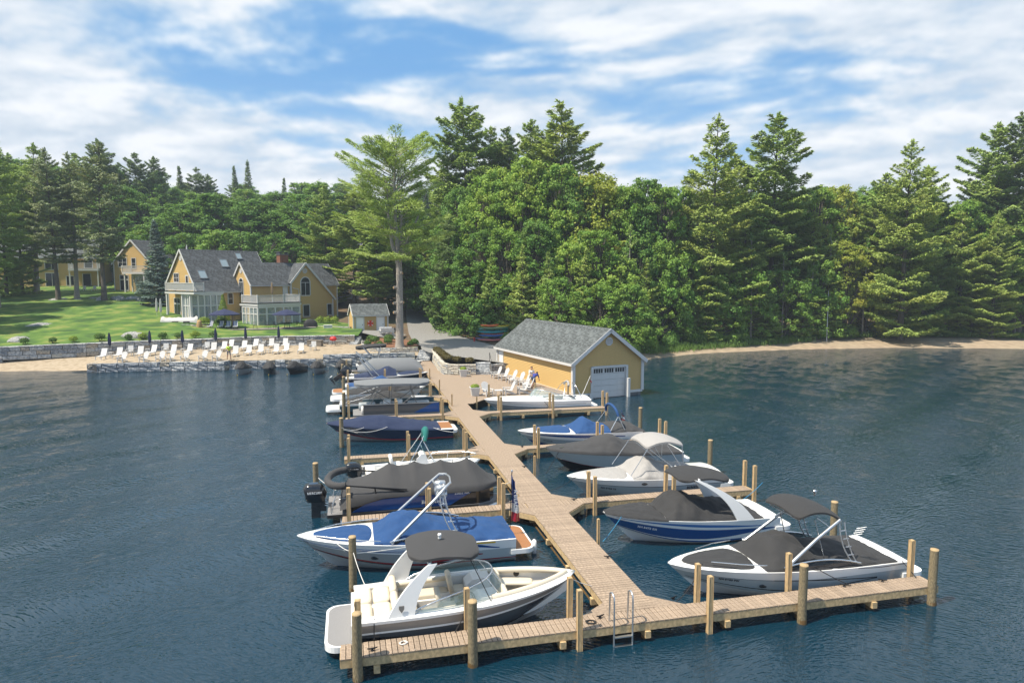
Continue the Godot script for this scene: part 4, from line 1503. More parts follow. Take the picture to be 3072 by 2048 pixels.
func make_houses() -> void:
	var t := thing("lake_house", "large yellow clapboard house with white balconies, skylights and brick chimney", "house", Vector3(-45.65, 0, -99.12), 0.88)
	var Lb := Basis(Vector3.UP, -PI / 2)
	var D: Material = M.shingle_dark
	# wing A
	gable_block(t, 0, 11.9, -9.13, 0, 2.6, 9.5, 8.37, 14.17, -4.57, {}, 0.17, 0.4, D)
	var la := Vector3(-0.035, 0, 0)
	window(t, Lb, la, -6.25, 10.0, 1.5, 1.25, 2, 2)
	window(t, Lb, la, -6.3, 5.2, 1.9, 1.6, 2, 1)
	window(t, Lb, la, -6.3, 6.55, 1.9, 0.7, 2, 1)
	vent(t, Lb, la, -4.65, 12.9, 0.4)
	var s := st()
	box(s, Vector3(-0.02, 9.2, -2.9), Vector3(0.08, 2.4, 1.0))
	var bd := obj("balcony_door", s, M.trim, t)
	s = st()
	box(s, Vector3(-0.07, 9.35, -2.9), Vector3(0.02, 1.8, 0.6))
	obj("pane", s, M.glass, bd)
	# balcony and porch at the left corner
	s = st()
	box(s, Vector3(-0.75, 7.85, -2.5), Vector3(1.5, 0.36, 9.2))
	box(s, Vector3(1.2, 7.86, 0.18), Vector3(5.2, 0.3, 0.6))
	obj("balcony_floor", s, M.trim, t)
	s = st()
	box(s, Vector3(-0.75, 8.05, -2.5), Vector3(1.62, 0.06, 9.3))
	obj("balcony_edge", s, M.black_metal, t)
	railing(t, [Vector2(0, -6.9), Vector2(-1.4, -6.9), Vector2(-1.4, 2.0), Vector2(0, 2.0)], 8.1, 1.15)
	for q in [Vector3(-1.2, 0, 0.38), Vector3(-1.2, 0, -2.1), Vector3(-1.3, 0, -6.8)]:
		s = st()
		box(s, Vector3(q.x, 5.6, q.z), Vector3(0.26, 4.2, 0.26))
		obj("porch_post", s, M.trim, t)
	glazed(t, Basis(), Vector3(0, 0, 0.36), -1.05, 3.6, 3.4, 7.75, 5, 5.95)
	glazed(t, Lb, Vector3(-1.1, 0, 0), -2.0, 0.26, 3.4, 7.75, 3, 5.95)
	s = st()
	box(s, Vector3(1.2, 5.6, 0.12), Vector3(4.6, 4.2, 0.03))
	box(s, Vector3(-0.06, 5.6, -0.9), Vector3(0.03, 4.2, 2.1))
	obj("porch_back_wall", s, M.interior, t)
	for q in [[-0.4, 4.6, 1.0], [1.9, 4.9, 1.7], [3.0, 5.2, 0.5]]:
		s = st()
		box(s, Vector3(q[0], q[1], 0.17), Vector3(q[2], 2.1, 0.04))
		obj("porch_door", s, M.glass, t)
	s = st()
	box(s, Vector3(1.2, 3.35, 0.4), Vector3(5.0, 0.5, 0.5))
	obj("porch_base", s, M.trim, t)
	window(t, Basis(), Vector3(0, 0, 0.035), 5.0, 6.9, 0.7, 1.55, 1, 2)
	# wing B with its long roof
	gable_block(t, 6.61, 22.0, -2.27, 3.11, 2.3, 9.2, 9.2, 12.3, 0.42, {}, 0.17, 0.35, D)
	var lb := Vector3(6.57, 0, 0)
	window(t, Lb, lb, 0.5, 8.6, 1.1, 2.6, 2, 1, true)
	vent(t, Lb, lb, 0.5, 11.05, 0.36)
	window(t, Lb, lb, 0.35, 3.9, 1.35, 1.7, 2, 1)
	window(t, Lb, lb, 0.35, 5.3, 1.35, 0.75, 2, 1)
	s = st()
	box(s, Vector3(12.33, 7.75, 3.16), Vector3(0.85, 2.4, 0.1))
	bd = obj("balcony_door", s, M.trim, t)
	s = st()
	box(s, Vector3(12.33, 7.9, 3.22), Vector3(0.5, 1.9, 0.02))
	obj("pane", s, M.curtain, bd)
	# cross gable C facing the drive
	s = st()
	var cl := func(y: float) -> float: return 13.06 if y < 9.45 else lerpf(13.06, 15.6, (y - 9.45) / 2.85)
	var cr := func(y: float) -> float: return 20.81 if y < 6.82 else lerpf(20.81, 15.6, (y - 6.82) / 5.48)
	siding(s, cl, cr, 2.3, 12.3, 0.17, [], Basis(), Vector3(0, 0, 3.6))
	obj("wall", s, M.siding, t)
	s = st()
	slab(s, PackedVector2Array([Vector2(13.1, 2.3), Vector2(13.1, 9.4), Vector2(15.6, 12.2), Vector2(20.76, 6.8), Vector2(20.76, 2.3)]), 3.0, 3.58)
	obj("gable_lining", s, M.interior, t)
	roof_slope("roof_slope", Vector3(12.75, 9.1, 3.95), Vector3(12.75, 9.1, 0.6), Vector3(15.6, 12.3, 0.0), Vector3(15.6, 12.3, 3.95), 0.12, D, t)
	roof_slope("roof_slope", Vector3(21.15, 6.46, 3.95), Vector3(21.15, 6.46, 3.0), Vector3(15.6, 12.3, 0.0), Vector3(15.6, 12.3, 3.95), 0.12, D, t)
	s = st()
	for q in [[Vector3(12.75, 9.08, 3.98), Vector3(15.6, 12.28, 3.98)], [Vector3(21.15, 6.44, 3.98), Vector3(15.6, 12.28, 3.98)]]:
		var d: Vector3 = (q[1] - q[0])
		var ln := d.length()
		d = d.normalized()
		var up := Vector3(-d.y, d.x, 0)
		if up.y < 0:
			up = -up
		box(s, (q[0] + q[1]) / 2.0, Vector3(ln, 0.3, 0.07), Basis(d, up, d.cross(up)))
	for q in [[13.1, 9.3], [20.78, 6.6]]:
		box(s, Vector3(q[0], (2.3 + q[1]) / 2.0, 3.62), Vector3(0.2, q[1] - 2.3, 0.12))
	box(s, Vector3(16.9, 2.75, 3.64), Vector3(7.7, 0.3, 0.1))
	obj("rake_board", s, M.trim, t)
	var cf := Vector3(0, 0, 3.64)
	window(t, Basis(), cf, 15.64, 8.65, 1.6, 2.8, 2, 1, true, 0.13)
	vent(t, Basis(), cf, 15.6, 11.1, 0.42)
	window(t, Basis(), cf, 15.7, 4.8, 1.1, 1.8, 1, 1)
	window(t, Basis(), cf, 20.1, 4.85, 0.85, 1.75, 1, 1)
	s = st()
	tube(s, [Vector3(13.3, 8.4, 3.8), Vector3(14.3, 8.2, 3.8), Vector3(14.35, 7.0, 3.8)], 0.06, 6)
	obj("downpipe", s, M.trim, t)
	# chimney
	s = st()
	cbox(s, Vector3(14.1, 12.3, -0.2), Vector3(1.5, 2.8, 1.1), 0.03)
	var ch := obj("chimney", s, M.brick, t)
	s = st()
	box(s, Vector3(14.1, 13.72, -0.2), Vector3(1.62, 0.16, 1.22))
	for e in [-1, 1]:
		box(s, Vector3(14.1 + e * 0.7, 13.9, -0.2), Vector3(0.1, 0.3, 1.0))
	box(s, Vector3(14.1, 14.08, -0.2), Vector3(1.85, 0.07, 1.4))
	obj("chimney_cap", s, M.lead, ch)
	# sunroom and balcony B
	s = st()
	box(s, Vector3(8.5, 6.1, 5.3), Vector3(7.2, 0.34, 5.0))
	obj("balcony_floor", s, M.trim, t)
	s = st()
	box(s, Vector3(8.5, 6.3, 5.3), Vector3(7.3, 0.07, 5.1))
	obj("balcony_edge", s, M.black_metal, t)
	railing(t, [Vector2(5.0, 3.4), Vector2(5.0, 7.65), Vector2(9.2, 7.65), Vector2(11.95, 7.65), Vector2(11.95, 3.7)], 6.33, 1.12)
	glazed(t, Basis(), Vector3(0, 0, 7.6), 5.05, 11.9, 2.2, 5.95, 5, 4.75)
	glazed(t, Lb, Vector3(5.05, 0, 0), 3.4, 7.55, 2.2, 5.95, 4, 4.75)
	s = st()
	box(s, Vector3(11.9, 4.1, 5.4), Vector3(0.12, 3.7, 4.2))
	box(s, Vector3(8.4, 2.25, 5.4), Vector3(6.7, 0.1, 4.2))
	obj("sunroom_shell", s, M.interior, t)
	for q in [[7.6, 3.7, 1.5], [9.9, 3.7, 1.2], [11.2, 3.7, 0.6]]:
		s = st()
		box(s, Vector3(q[0], q[1], 3.2), Vector3(q[2], 2.6, 0.06))
		obj("sunroom_door", s, M.glass, t)
	# skylights and roof finial
	var na := Vector3(0, 4.57, 5.8)
	for q in [[1.6, 0.66, 1.15, 1.5], [5.7, 0.36, 1.15, 1.5], [8.6, 0.16, 0.9, 1.2]]:
		skylight(t, Vector3(q[0], lerpf(14.2, 8.4, q[1]) + 0.1, lerpf(-4.57, 0, q[1]) + 0.06), na, q[2], q[3])
	skylight(t, Vector3(20.4, 10.35, 1.78), Vector3(0, 2.7, 3.1), 1.1, 1.3)
	s = st()
	tube(s, [Vector3(0.9, 14.2, -4.57), Vector3(0.9, 14.9, -4.57)], [0.12, 0.05], 8)
	obj("vent_pipe", s, M.trim, t)
	# second house between trunks and spruce
	var h2 := thing("yellow_house", "yellow gabled house with white balcony half hidden by the blue spruce", "house", Vector3(-67.6, 0, -128.5), 1.3)
	gable_block(h2, 0, 12, -8.6, 0, 6.4, 12.9, 12.9, 17.1, -4.3, {}, 0.2, 0.4, M.shingle_dark)
	window(h2, Lb, la, -6.5, 12.9, 1.9, 1.7, 2, 2)
	window(h2, Lb, la, -3.9, 12.7, 0.9, 1.9, 1, 2)
	window(h2, Lb, la, -6.3, 8.6, 1.9, 1.9, 2, 1)
	window(h2, Lb, la, -6.3, 10.1, 1.9, 0.7, 2, 1)
	s = st()
	box(s, Vector3(-1.1, 10.9, -2.0), Vector3(2.2, 0.4, 5.2))
	for q in [-4.2, 0.2]:
		box(s, Vector3(-2.0, 8.9, q), Vector3(0.2, 4.0, 0.2))
	obj("balcony_floor", s, M.trim, h2)
	railing(h2, [Vector2(0, -4.6), Vector2(-2.15, -4.6), Vector2(-2.15, 0.6), Vector2(0, 0.6)], 11.1, 1.1, 0.18)
	glazed(h2, Lb, Vector3(-0.9, 0, 0), -3.6, 0.2, 6.9, 10.6, 4, 9.2)
	# third house behind the trunks
	var h3 := thing("yellow_house", "wide yellow house behind the leaning pine trunks at far left", "house", Vector3(-84.0, 0, -139.0), 0.25)
	gable_block(h3, -17.5, 0, -9, 0, 7.2, 14.3, 14.3, 17.9, -4.5, {}, 0.2, 0.5, M.shingle)
	gable_block(h3, -30, -17.4, -8, -1.2, 7.2, 12.6, 12.6, 15.6, -4.6, {}, 0.2, 0.5, M.shingle)
	var f3 := Vector3(0, 0, 0.035)
	for q in [[-16.0, 9.4, 1.6, 1.7, 1], [-8.2, 9.6, 2.2, 2.6, 2], [-8.2, 12.6, 2.2, 1.9, 2], [-11.0, 9.3, 1.1, 1.5, 1], [-5.0, 9.4, 1.3, 1.8, 1], [-2.0, 9.6, 1.4, 2.4, 1], [-1.6, 13.0, 1.4, 2.0, 1], [-14.6, 12.6, 1.2, 1.4, 1]]:
		window(h3, Basis(), f3, q[0], q[1], q[2], q[3], q[4], 1)
	window(h3, Basis(), Vector3(0, 0, -1.165), -23, 10.0, 1.8, 2.2, 1, 2)
	s = st()
	box(s, Vector3(-1.8, 11.6, 1.2), Vector3(5.4, 0.4, 2.6))
	for q in [-4.3, 0.7]:
		box(s, Vector3(q, 9.5, 2.3), Vector3(0.22, 4.0, 0.22))
	obj("balcony_floor", s, M.trim, h3)
	railing(h3, [Vector2(-4.4, 0), Vector2(-4.4, 2.4), Vector2(0.8, 2.4), Vector2(0.8, 0)], 11.8, 1.1, 0.18)

# ---------------------------------------------------------------- trees
const TREE_LABELS := [["broad pine with the highest crown just right of the bare-trunk pine", "pines rising above the woods"],
	["thin ragged pine between the two broad pines above the maples", "pines rising above the woods"],
	["narrow pine touching the left side of the widest skyline pine", "pines rising above the woods"],
	["widest skyline pine, directly above the boathouse ridge", "pines rising above the woods"],
	["tall yellow-green pine full to the ground, right of the boathouse", "pines rising above the woods"],
	["tall open pine just right of the full yellow-green pine", "pines rising above the woods"],
	["shore pine with branches reaching down to the right-hand beach", "pines rising above the woods"],
	["shorter pine tucked left behind the right-hand shore pine", "pines rising above the woods"],
	["pine with long flat boughs second from the right edge", "pines rising above the woods"],
	["tallest dark pine cut by the right edge of the view", "pines rising above the woods"],
	["dark pine shoulder just right of the bare-trunk pine", "pines rising above the woods"],
	["pine filling the gap between the highest broad pine and the ragged one", "pines rising above the woods"],
	["pine shoulder left of the widest skyline pine", "pines rising above the woods"],
	["pine shoulder between the two tall pines right of boathouse", "pines rising above the woods"],
	["pine shoulder right of the right-hand shore pine", "pines rising above the woods"],
	["pine left of the flat-boughed pine near the right edge", "pines rising above the woods"],
	["low spreading pine between the two tall pines by the water", "pines rising above the woods"],
	["young pine with drooping yellow boughs left of the grey pole", "pines rising above the woods"],
	["young pine behind the bright strip of sand at far right", "pines rising above the woods"],
	["dense pine rising right behind the brick chimney", "pines beside the yellow house"],
	["pine with layered boughs hanging over the parked cars", "pines beside the yellow house"],
	["pine whose shaded trunk stands right behind the small shed", "pines beside the yellow house"],
	["dark pine beside the mouth of the driveway", "pines beside the yellow house"],
	["thick-trunked pine with low boughs, leftmost on the lawn", "pines standing on the lawn"],
	["slender pale-trunked pine on the lawn, rooted beside the flat boulder", "pines standing on the lawn"],
	["leaning dark-trunked pine on the lawn, third from the left", "pines standing on the lawn"],
	["feathery grey-green pine on the lawn nearest the blue spruce", "pines standing on the lawn"],
	["blue spruce beside the left gable of the big yellow house", "blue spruces"],
	["dark conifer on the wooded hill behind the houses", "conifers on the hill behind the houses"],
	["leafy maple in the green wall of woods behind the boathouse", "maples behind the boathouse"],
	["yellowish cedar-like tree in the woods above the boathouse gable", ""],
	["leafy tree among the pines along the right-hand shore", "broadleaf trees on the right-hand shore"],
	["round dark green tree in the woods behind the yellow houses", "broadleaf trees behind the houses"],
	["shady tree overhanging the right side of the driveway", "trees over the driveway"],
	["dark tree closing the view at the top of the driveway", "trees at the top of the driveway"],
	["feathery hemlock mixed among the leafy trees by the shore", "hemlocks among the leafy trees"],
	["small feathery hemlock at the front edge of the woods", "small hemlocks at the edge of the woods"],
	["slender half-bare tree with a pale trunk at the edge of the woods", "slender trees at the edge of the woods"],
	["bushy pine with low boughs at the left edge of the view", "pines standing on the lawn"],
	["bushy pine screening the far-left house", "pines standing on the lawn"],
	["lawn pine beyond the left edge of the view", "pines left of the view"]]
# kind, x, z, height of the top above the water, crown radius, foliage, label
const TREES := [
	["p",-7.5,-118,40,8.4,"needle",0], ["p",-1.3,-123,36.3,6,"needle_dark",1], ["p",2.9,-121,37.2,6.4,"needle",2], ["p",8.7,-116,39.1,9,"needle_yellow",3],
	["f",29.3,-101,33.1,8.6,"needle_yellow",4], ["p",40.4,-107,34.8,8.4,"needle",5], ["f",58.8,-103,30.2,7.8,"needle_yellow",6], ["p",58.7,-108,26.2,5.5,"needle",7],
	["p",78.7,-112,34.8,7.6,"needle",8], ["p",82.3,-111,37.1,7,"needle_dark",9], ["p",-11.1,-119,33.4,6.2,"needle",10], ["p",-4.4,-121,35.9,6.4,"needle",11],
	["p",6,-121,35.7,6,"needle_yellow",12], ["p",35.4,-110,29.5,6,"needle_yellow",13], ["p",67.2,-112,27.9,6,"needle_yellow",14], ["p",78.7,-116,30.6,6,"needle",15],
	["f",34.9,-103,21.7,6.5,"needle_yellow",16], ["f",46.3,-106,20,6,"needle_yellow",17], ["f",70.2,-107,20.1,6,"needle_yellow",18], ["f",-33.9,-126,26.8,7,"needle",19],
	["p",-27.4,-119,25,6.5,"needle_yellow",20], ["p",-22,-111,22.6,6,"needle",21], ["f",-21.4,-118,20,5,"needle_dark",22], ["h",-86.9,-125,34,5.6,"needle",23],
	["h",-77,-116,31.4,4.6,"needle_grey",24], ["h",-75.8,-119,31.1,5,"needle_grey",25], ["h",-69.2,-116,32.7,5.2,"needle_grey",26], ["s",-57.8,-112,19.4,3.8,"needle_blue",27],
	["s",-119.2,-160,40.7,4.5,"needle_dark",28], ["p",-108.8,-150,36.6,6,"needle",28], ["p",-98.8,-165,42.5,7,"needle_dark",28], ["p",-91.8,-170,40.3,6,"needle_dark",28],
	["p",-89.8,-175,40.3,6,"needle_dark",28], ["s",-90.5,-190,40.2,4.5,"needle_dark",28], ["p",-89.1,-195,40.6,7,"needle_dark",28], ["s",-81.5,-205,42.8,4.2,"needle_dark",28],
	["s",-78,-205,44.3,5,"needle_dark",28], ["s",-71,-215,40.8,4,"needle_dark",28], ["p",-87.5,-200,39.6,5,"needle_dark",28], ["p",-98.1,-155,37.5,5.5,"needle",28],
	["p",-112.5,-165,40.1,6.5,"needle_dark",28], ["b",-8.9,-110,24.7,4.4,"leaf_deep",29], ["b",-5.7,-106,25.7,4.2,"leaf_maple",29], ["b",-3.1,-104,26.7,4.4,"leaf_bright",29],
	["b",-0.8,-103,24.7,4,"leaf_maple",29], ["b",1.3,-101,27.5,4.8,"leaf_bright",29], ["b",3.6,-101,25.4,4,"leaf_maple",29], ["b",5.8,-100,26.5,4.4,"leaf_maple",29],
	["b",8.2,-99,23.2,4,"leaf_bright",29], ["b",10.2,-98,24.5,4.2,"leaf_deep",29], ["b",15.9,-98,23.1,4,"leaf_maple",29], ["b",18.1,-99,24.4,4.4,"leaf_deep",29],
	["b",20.7,-99,23,4.2,"leaf_maple",29], ["b",-4.6,-99,16.9,3.8,"leaf_deep",29], ["b",-0.3,-96,17.2,4,"leaf_maple",29], ["b",3.6,-94,17.9,4,"leaf_deep",29],
	["b",7.4,-92,15.1,3.8,"leaf_bright",29], ["b",11.5,-93,16.5,4,"leaf_maple",29], ["b",14,-91,13.2,3.6,"leaf_bright",29], ["b",17.4,-94,15.6,4,"leaf_deep",29],
	["b",21.1,-95,15.2,4,"leaf_maple",29], ["b",6,-86,10.1,3.4,"leaf_maple",29], ["b",11.2,-87,9.3,3,"leaf_maple",29], ["b",14.6,-87,9.3,3.4,"leaf_maple",29],
	["b",-1.7,-94,9.2,3.2,"leaf_deep",29], ["b",13.2,-99,25.2,5.5,"leaf_olive",30], ["b",25.3,-104,23.9,4.6,"leaf_maple",31], ["b",25.3,-98,13.5,4,"leaf_maple",31],
	["b",30,-98.5,10.6,4,"leaf_maple",31], ["b",34.2,-101,13.6,4.5,"leaf_maple",31], ["b",45.3,-110,22.5,4.6,"leaf_maple",31], ["b",50.3,-112,24.9,5,"leaf_maple",31],
	["b",54.8,-113,25.3,4.6,"leaf_olive",31], ["b",51.5,-105,15.8,4,"leaf_olive",31], ["b",60.3,-116,25.5,4.6,"leaf_maple",31], ["b",55.6,-107,14.9,4,"leaf_olive",31],
	["b",47.4,-104,12.7,3.6,"leaf_maple",31], ["b",41,-102,11.6,3.8,"leaf_maple",31], ["b",68.6,-112,23.3,4.6,"leaf_maple",31], ["b",70.6,-110,22.5,4.6,"leaf_maple",31],
	["b",76.8,-114,23.8,4.6,"leaf_maple",31], ["b",76.5,-110,20.4,5,"leaf_maple",31], ["b",79.5,-109,21.3,5,"leaf_maple",31], ["b",80.2,-106,20,5,"leaf_maple",31],
	["b",67.3,-109,11.8,4,"leaf_maple",31], ["b",73.7,-109,11.8,4,"leaf_maple",31], ["b",78.5,-109,11.2,4,"leaf_maple",31], ["b",-69.5,-140,25.2,7,"leaf_deep",32],
	["b",-65.6,-142,26.2,7,"leaf_deep",32], ["b",-60,-141,27.1,7,"leaf_deep",32], ["b",-54.1,-140,25.9,7,"leaf_deep",32], ["b",-50,-142,25.5,7,"leaf_deep",32],
	["b",-44.5,-140,27,7,"leaf_deep",32], ["b",-39.8,-138,25.7,6.5,"leaf_deep",32], ["b",-61,-128,18.3,5,"leaf_deep",32], ["b",-55.6,-127,18.9,5,"leaf_maple",32],
	["b",-51,-128,18.9,5,"leaf_deep",32], ["b",-46.7,-130,18.4,5,"leaf_deep",32], ["b",-41.6,-130,17.2,5,"leaf_deep",32], ["b",-79.5,-150,27.1,7,"leaf_deep",32],
	["b",-85.8,-152,30.3,7,"leaf_deep",32], ["b",-88.3,-150,27.1,6.5,"leaf_maple",32], ["b",-76.7,-142,19.9,5,"leaf_maple",32], ["b",-104.4,-160,31.3,7,"leaf_deep",32],
	["b",-111.4,-160,36,7.5,"leaf_maple",32], ["b",-111.7,-155,30.7,7,"leaf_maple",32], ["b",-112.5,-150,30,7,"leaf_maple",32], ["b",-116.9,-150,32.9,7,"leaf_deep",32],
	["b",-14.1,-122,12,4.2,"leaf_deep",33], ["b",-11,-112,14,4.2,"leaf_deep",33], ["b",-9.1,-106,15.8,4.2,"leaf_deep",33], ["b",-7.4,-101,13.6,4.2,"leaf_deep",33],
	["b",-5.5,-97,11.6,4.2,"leaf_deep",33], ["b",-17.2,-135,12.8,4.2,"leaf_deep",33], ["b",-21.7,-150,12.4,4.2,"leaf_deep",33], ["b",-25.9,-160,12.6,4.2,"leaf_deep",33],
	["b",-21.3,-128,22.1,5.5,"leaf_deep",34], ["b",-20.6,-140,22.5,5.5,"leaf_deep",34], ["b",-16.6,-130,22.3,5.5,"leaf_deep",34], ["b",-13.6,-118,20,5.5,"leaf_deep",34],
	["b",-24.6,-157,20.2,5.5,"leaf_deep",34], ["b",-24.3,-140,19.1,5.5,"leaf_deep",34], ["f",-4.6,-110,24.7,5,"needle",35], ["f",4.3,-104,21.8,4.5,"needle_dark",35],
	["f",10.1,-99,21.7,5,"needle_yellow",35], ["f",17.3,-100,20.9,4.8,"needle",35], ["f",23.1,-100,19.4,5,"needle_yellow",35], ["f",-9.7,-104,19.8,4.6,"needle_dark",35],
	["f",55.5,-111,22.6,5,"needle",35], ["f",63.9,-106,19.5,5,"needle",35], ["f",74,-105,19.9,5,"needle_yellow",35], ["k",-2.6,-95,13.4,3,"needle",36],
	["k",1.5,-90,14.1,3.2,"needle_yellow",36], ["k",5,-89,13.2,3,"needle",36], ["k",9.3,-89,13.6,3.3,"needle_yellow",36], ["k",14.2,-90,12.8,3.2,"needle",36],
	["k",17.9,-92,12.4,3,"needle_yellow",36], ["k",23.9,-97,12,3.2,"needle",36], ["k",27.7,-97,9.7,3,"needle_yellow",36], ["k",37.7,-101,10.1,3.2,"needle",36],
	["k",44,-103,9.6,3,"needle_yellow",36], ["k",49.2,-104.5,10.2,3,"needle",36], ["k",58.7,-107,9.1,2.8,"needle",36], ["k",69.3,-108,9.1,3,"needle_yellow",36],
	["k",75.1,-108,9.6,3,"needle",36], ["k",-6.6,-100,12.6,3,"needle_dark",36], ["k",-9.9,-106,10.7,3,"needle_dark",36], ["d",-8.6,-103,15.7,2.4,"leaf_deep",37],
	["d",-5,-97,13.5,2.4,"needle",37], ["d",9.3,-91,15.9,2.4,"leaf_deep",37], ["d",15.7,-92,16.9,2.4,"needle",37], ["d",35.1,-100,16.5,2.4,"leaf_deep",37],
	["d",40.3,-101.5,13.6,2.4,"needle",37], ["d",45,-103,14.7,2.4,"leaf_deep",37], ["d",48.7,-104.5,17.3,2.4,"needle",37], ["d",54.6,-106,15.8,2.4,"leaf_deep",37],
	["d",64.8,-108.5,17,2.4,"needle",37], ["d",70.7,-108.5,17.6,2.4,"leaf_deep",37], ["d",74.7,-109,14.9,2.4,"needle",37], ["d",77.6,-108.5,19.7,2.4,"leaf_deep",37],
	["d",79.8,-108,17,2.4,"needle",37], ["f",-88.7,-120,32.1,5.2,"needle",38], ["f",-88.8,-124,29,5.2,"needle",39], ["h",-77,-90,29,5.5,"needle",40],
	["h",-82,-98,30,5.5,"needle",40], ["h",-80,-106,31,5.5,"needle",40], ["h",-90,-101,32,5.5,"needle",40], ["h",-93,-112,32,5.5,"needle",40],
	["h",-72,-82,24,5.5,"needle",40],
]

func leaf_mesh(vs: PackedVector3Array, cs: PackedColorArray) -> ArrayMesh:
	var arr := []
	arr.resize(Mesh.ARRAY_MAX)
	arr[Mesh.ARRAY_VERTEX] = vs
	arr[Mesh.ARRAY_COLOR] = cs
	var am := ArrayMesh.new()
	am.add_surface_from_arrays(Mesh.PRIMITIVE_TRIANGLES, arr)
	return am

func rdir(r: RandomNumberGenerator) -> Vector3:
	var z := r.randf_range(-1, 1)
	var a := r.randf() * TAU
	var k := sqrt(1 - z * z)
	return Vector3(k * cos(a), z, k * sin(a))

func leaf(vs: PackedVector3Array, cs: PackedColorArray, p: Vector3, nrm: Vector3, along: Vector3, l: float, w: float, c: Color) -> void:
	var x := (along - nrm * along.dot(nrm))
	if x.length_squared() < 0.001:
		x = nrm.cross(Vector3(0.3, 0.8, 0.5))
	x = x.normalized()
	var y := nrm.cross(x) * w * 0.5
	var a := p - x * l * 0.5
	var b := p + x * l * 0.5
	var m := p + x * l * 0.08 - nrm * w * 0.12
	vs.append_array([a, m + y, b, a, b, m - y])
	for i in 6:
		cs.append(c)

# crown of leaves in many overlapping clumps; height 1 = whole tree, returns [crown, wood]
func broadleaf(sd: int, clumps: int, per: int, h: float, rad: float, leafsz: float, low := 0.2) -> Array:
	var r := RandomNumberGenerator.new()
	r.seed = sd
	var vs := PackedVector3Array()
	var cs := PackedColorArray()
	var wood := st()
	var lean := Vector3(r.randf_range(-0.06, 0.06), 0, r.randf_range(-0.06, 0.06)) * h
	var tr := []
	var rr := []
	for i in 7:
		var t := i / 6.0
		tr.append(lean * t * t + Vector3(r.randf_range(-0.01, 0.01) * h, t * h * 0.86, r.randf_range(-0.01, 0.01) * h))
		rr.append(lerpf(h * 0.018, h * 0.003, pow(t, 0.8)))
	tube(wood, tr, rr, 7)
	var bump := []
	for i in 9:
		bump.append([r.randf() * TAU, r.randf_range(0.1, 0.95), r.randf_range(-0.6, 0.4)])
	for i in clumps:
		var t := pow(r.randf(), 0.85)
		var y := lerpf(low * h, h * 0.97, t)
		var a := r.randf() * TAU
		var prof := sqrt(maxf(0.03, 1.0 - pow((t - 0.40) / 0.63, 2.0)))
		for b in bump:
			var da := wrapf(a - b[0], -PI, PI)
			prof *= 1.0 + b[2] * exp(-da * da * 1.5 - pow((t - b[1]) / 0.13, 2.0))
		var rd := rad * prof * pow(r.randf_range(0.22, 1.0), 0.5)
		var c := lean * t + Vector3(cos(a) * rd, y, sin(a) * rd)
		var cr := rad * lerpf(0.06, 0.27, pow(r.randf(), 1.6)) * (1.15 - 0.4 * t)
		var tone := r.randf_range(0.72, 1.25)
		var warm := r.randf_range(-0.16, 0.16)
		if r.randf() < 0.45:
			var t0 := clampf(t * 0.75, 0.1, 0.8)
			tube(wood, [lean * t0 * t0 + Vector3(0, t0 * h * 0.8, 0), (lean * t0 + Vector3(0, t0 * h * 0.9, 0)).lerp(c, 0.55) , c], [h * 0.006, h * 0.004, h * 0.0015], 4, false)
		for k in int(per * (0.25 + cr / rad * 4.8) * r.randf_range(0.7, 1.3)):
			var d := rdir(r)
			d.y = d.y * 0.9 + 0.05
			var p := c + d * Vector3(1.0, 0.85, 1.0) * cr * pow(r.randf(), 0.4) * (1.0 if r.randf() < 0.8 else r.randf_range(1.1, 2.2))
			var out := (d + Vector3(0, 0.35, 0) + rdir(r) * 0.75).normalized()
			var g := tone * r.randf_range(0.75, 1.25)
			var sz := leafsz * r.randf_range(0.7, 1.3)
			leaf(vs, cs, p, out, rdir(r), sz * 1.25, sz, Color(g * (1.0 + warm), g, g * (1.0 - warm * 0.6)))
	return [leaf_mesh(vs, cs), wood]

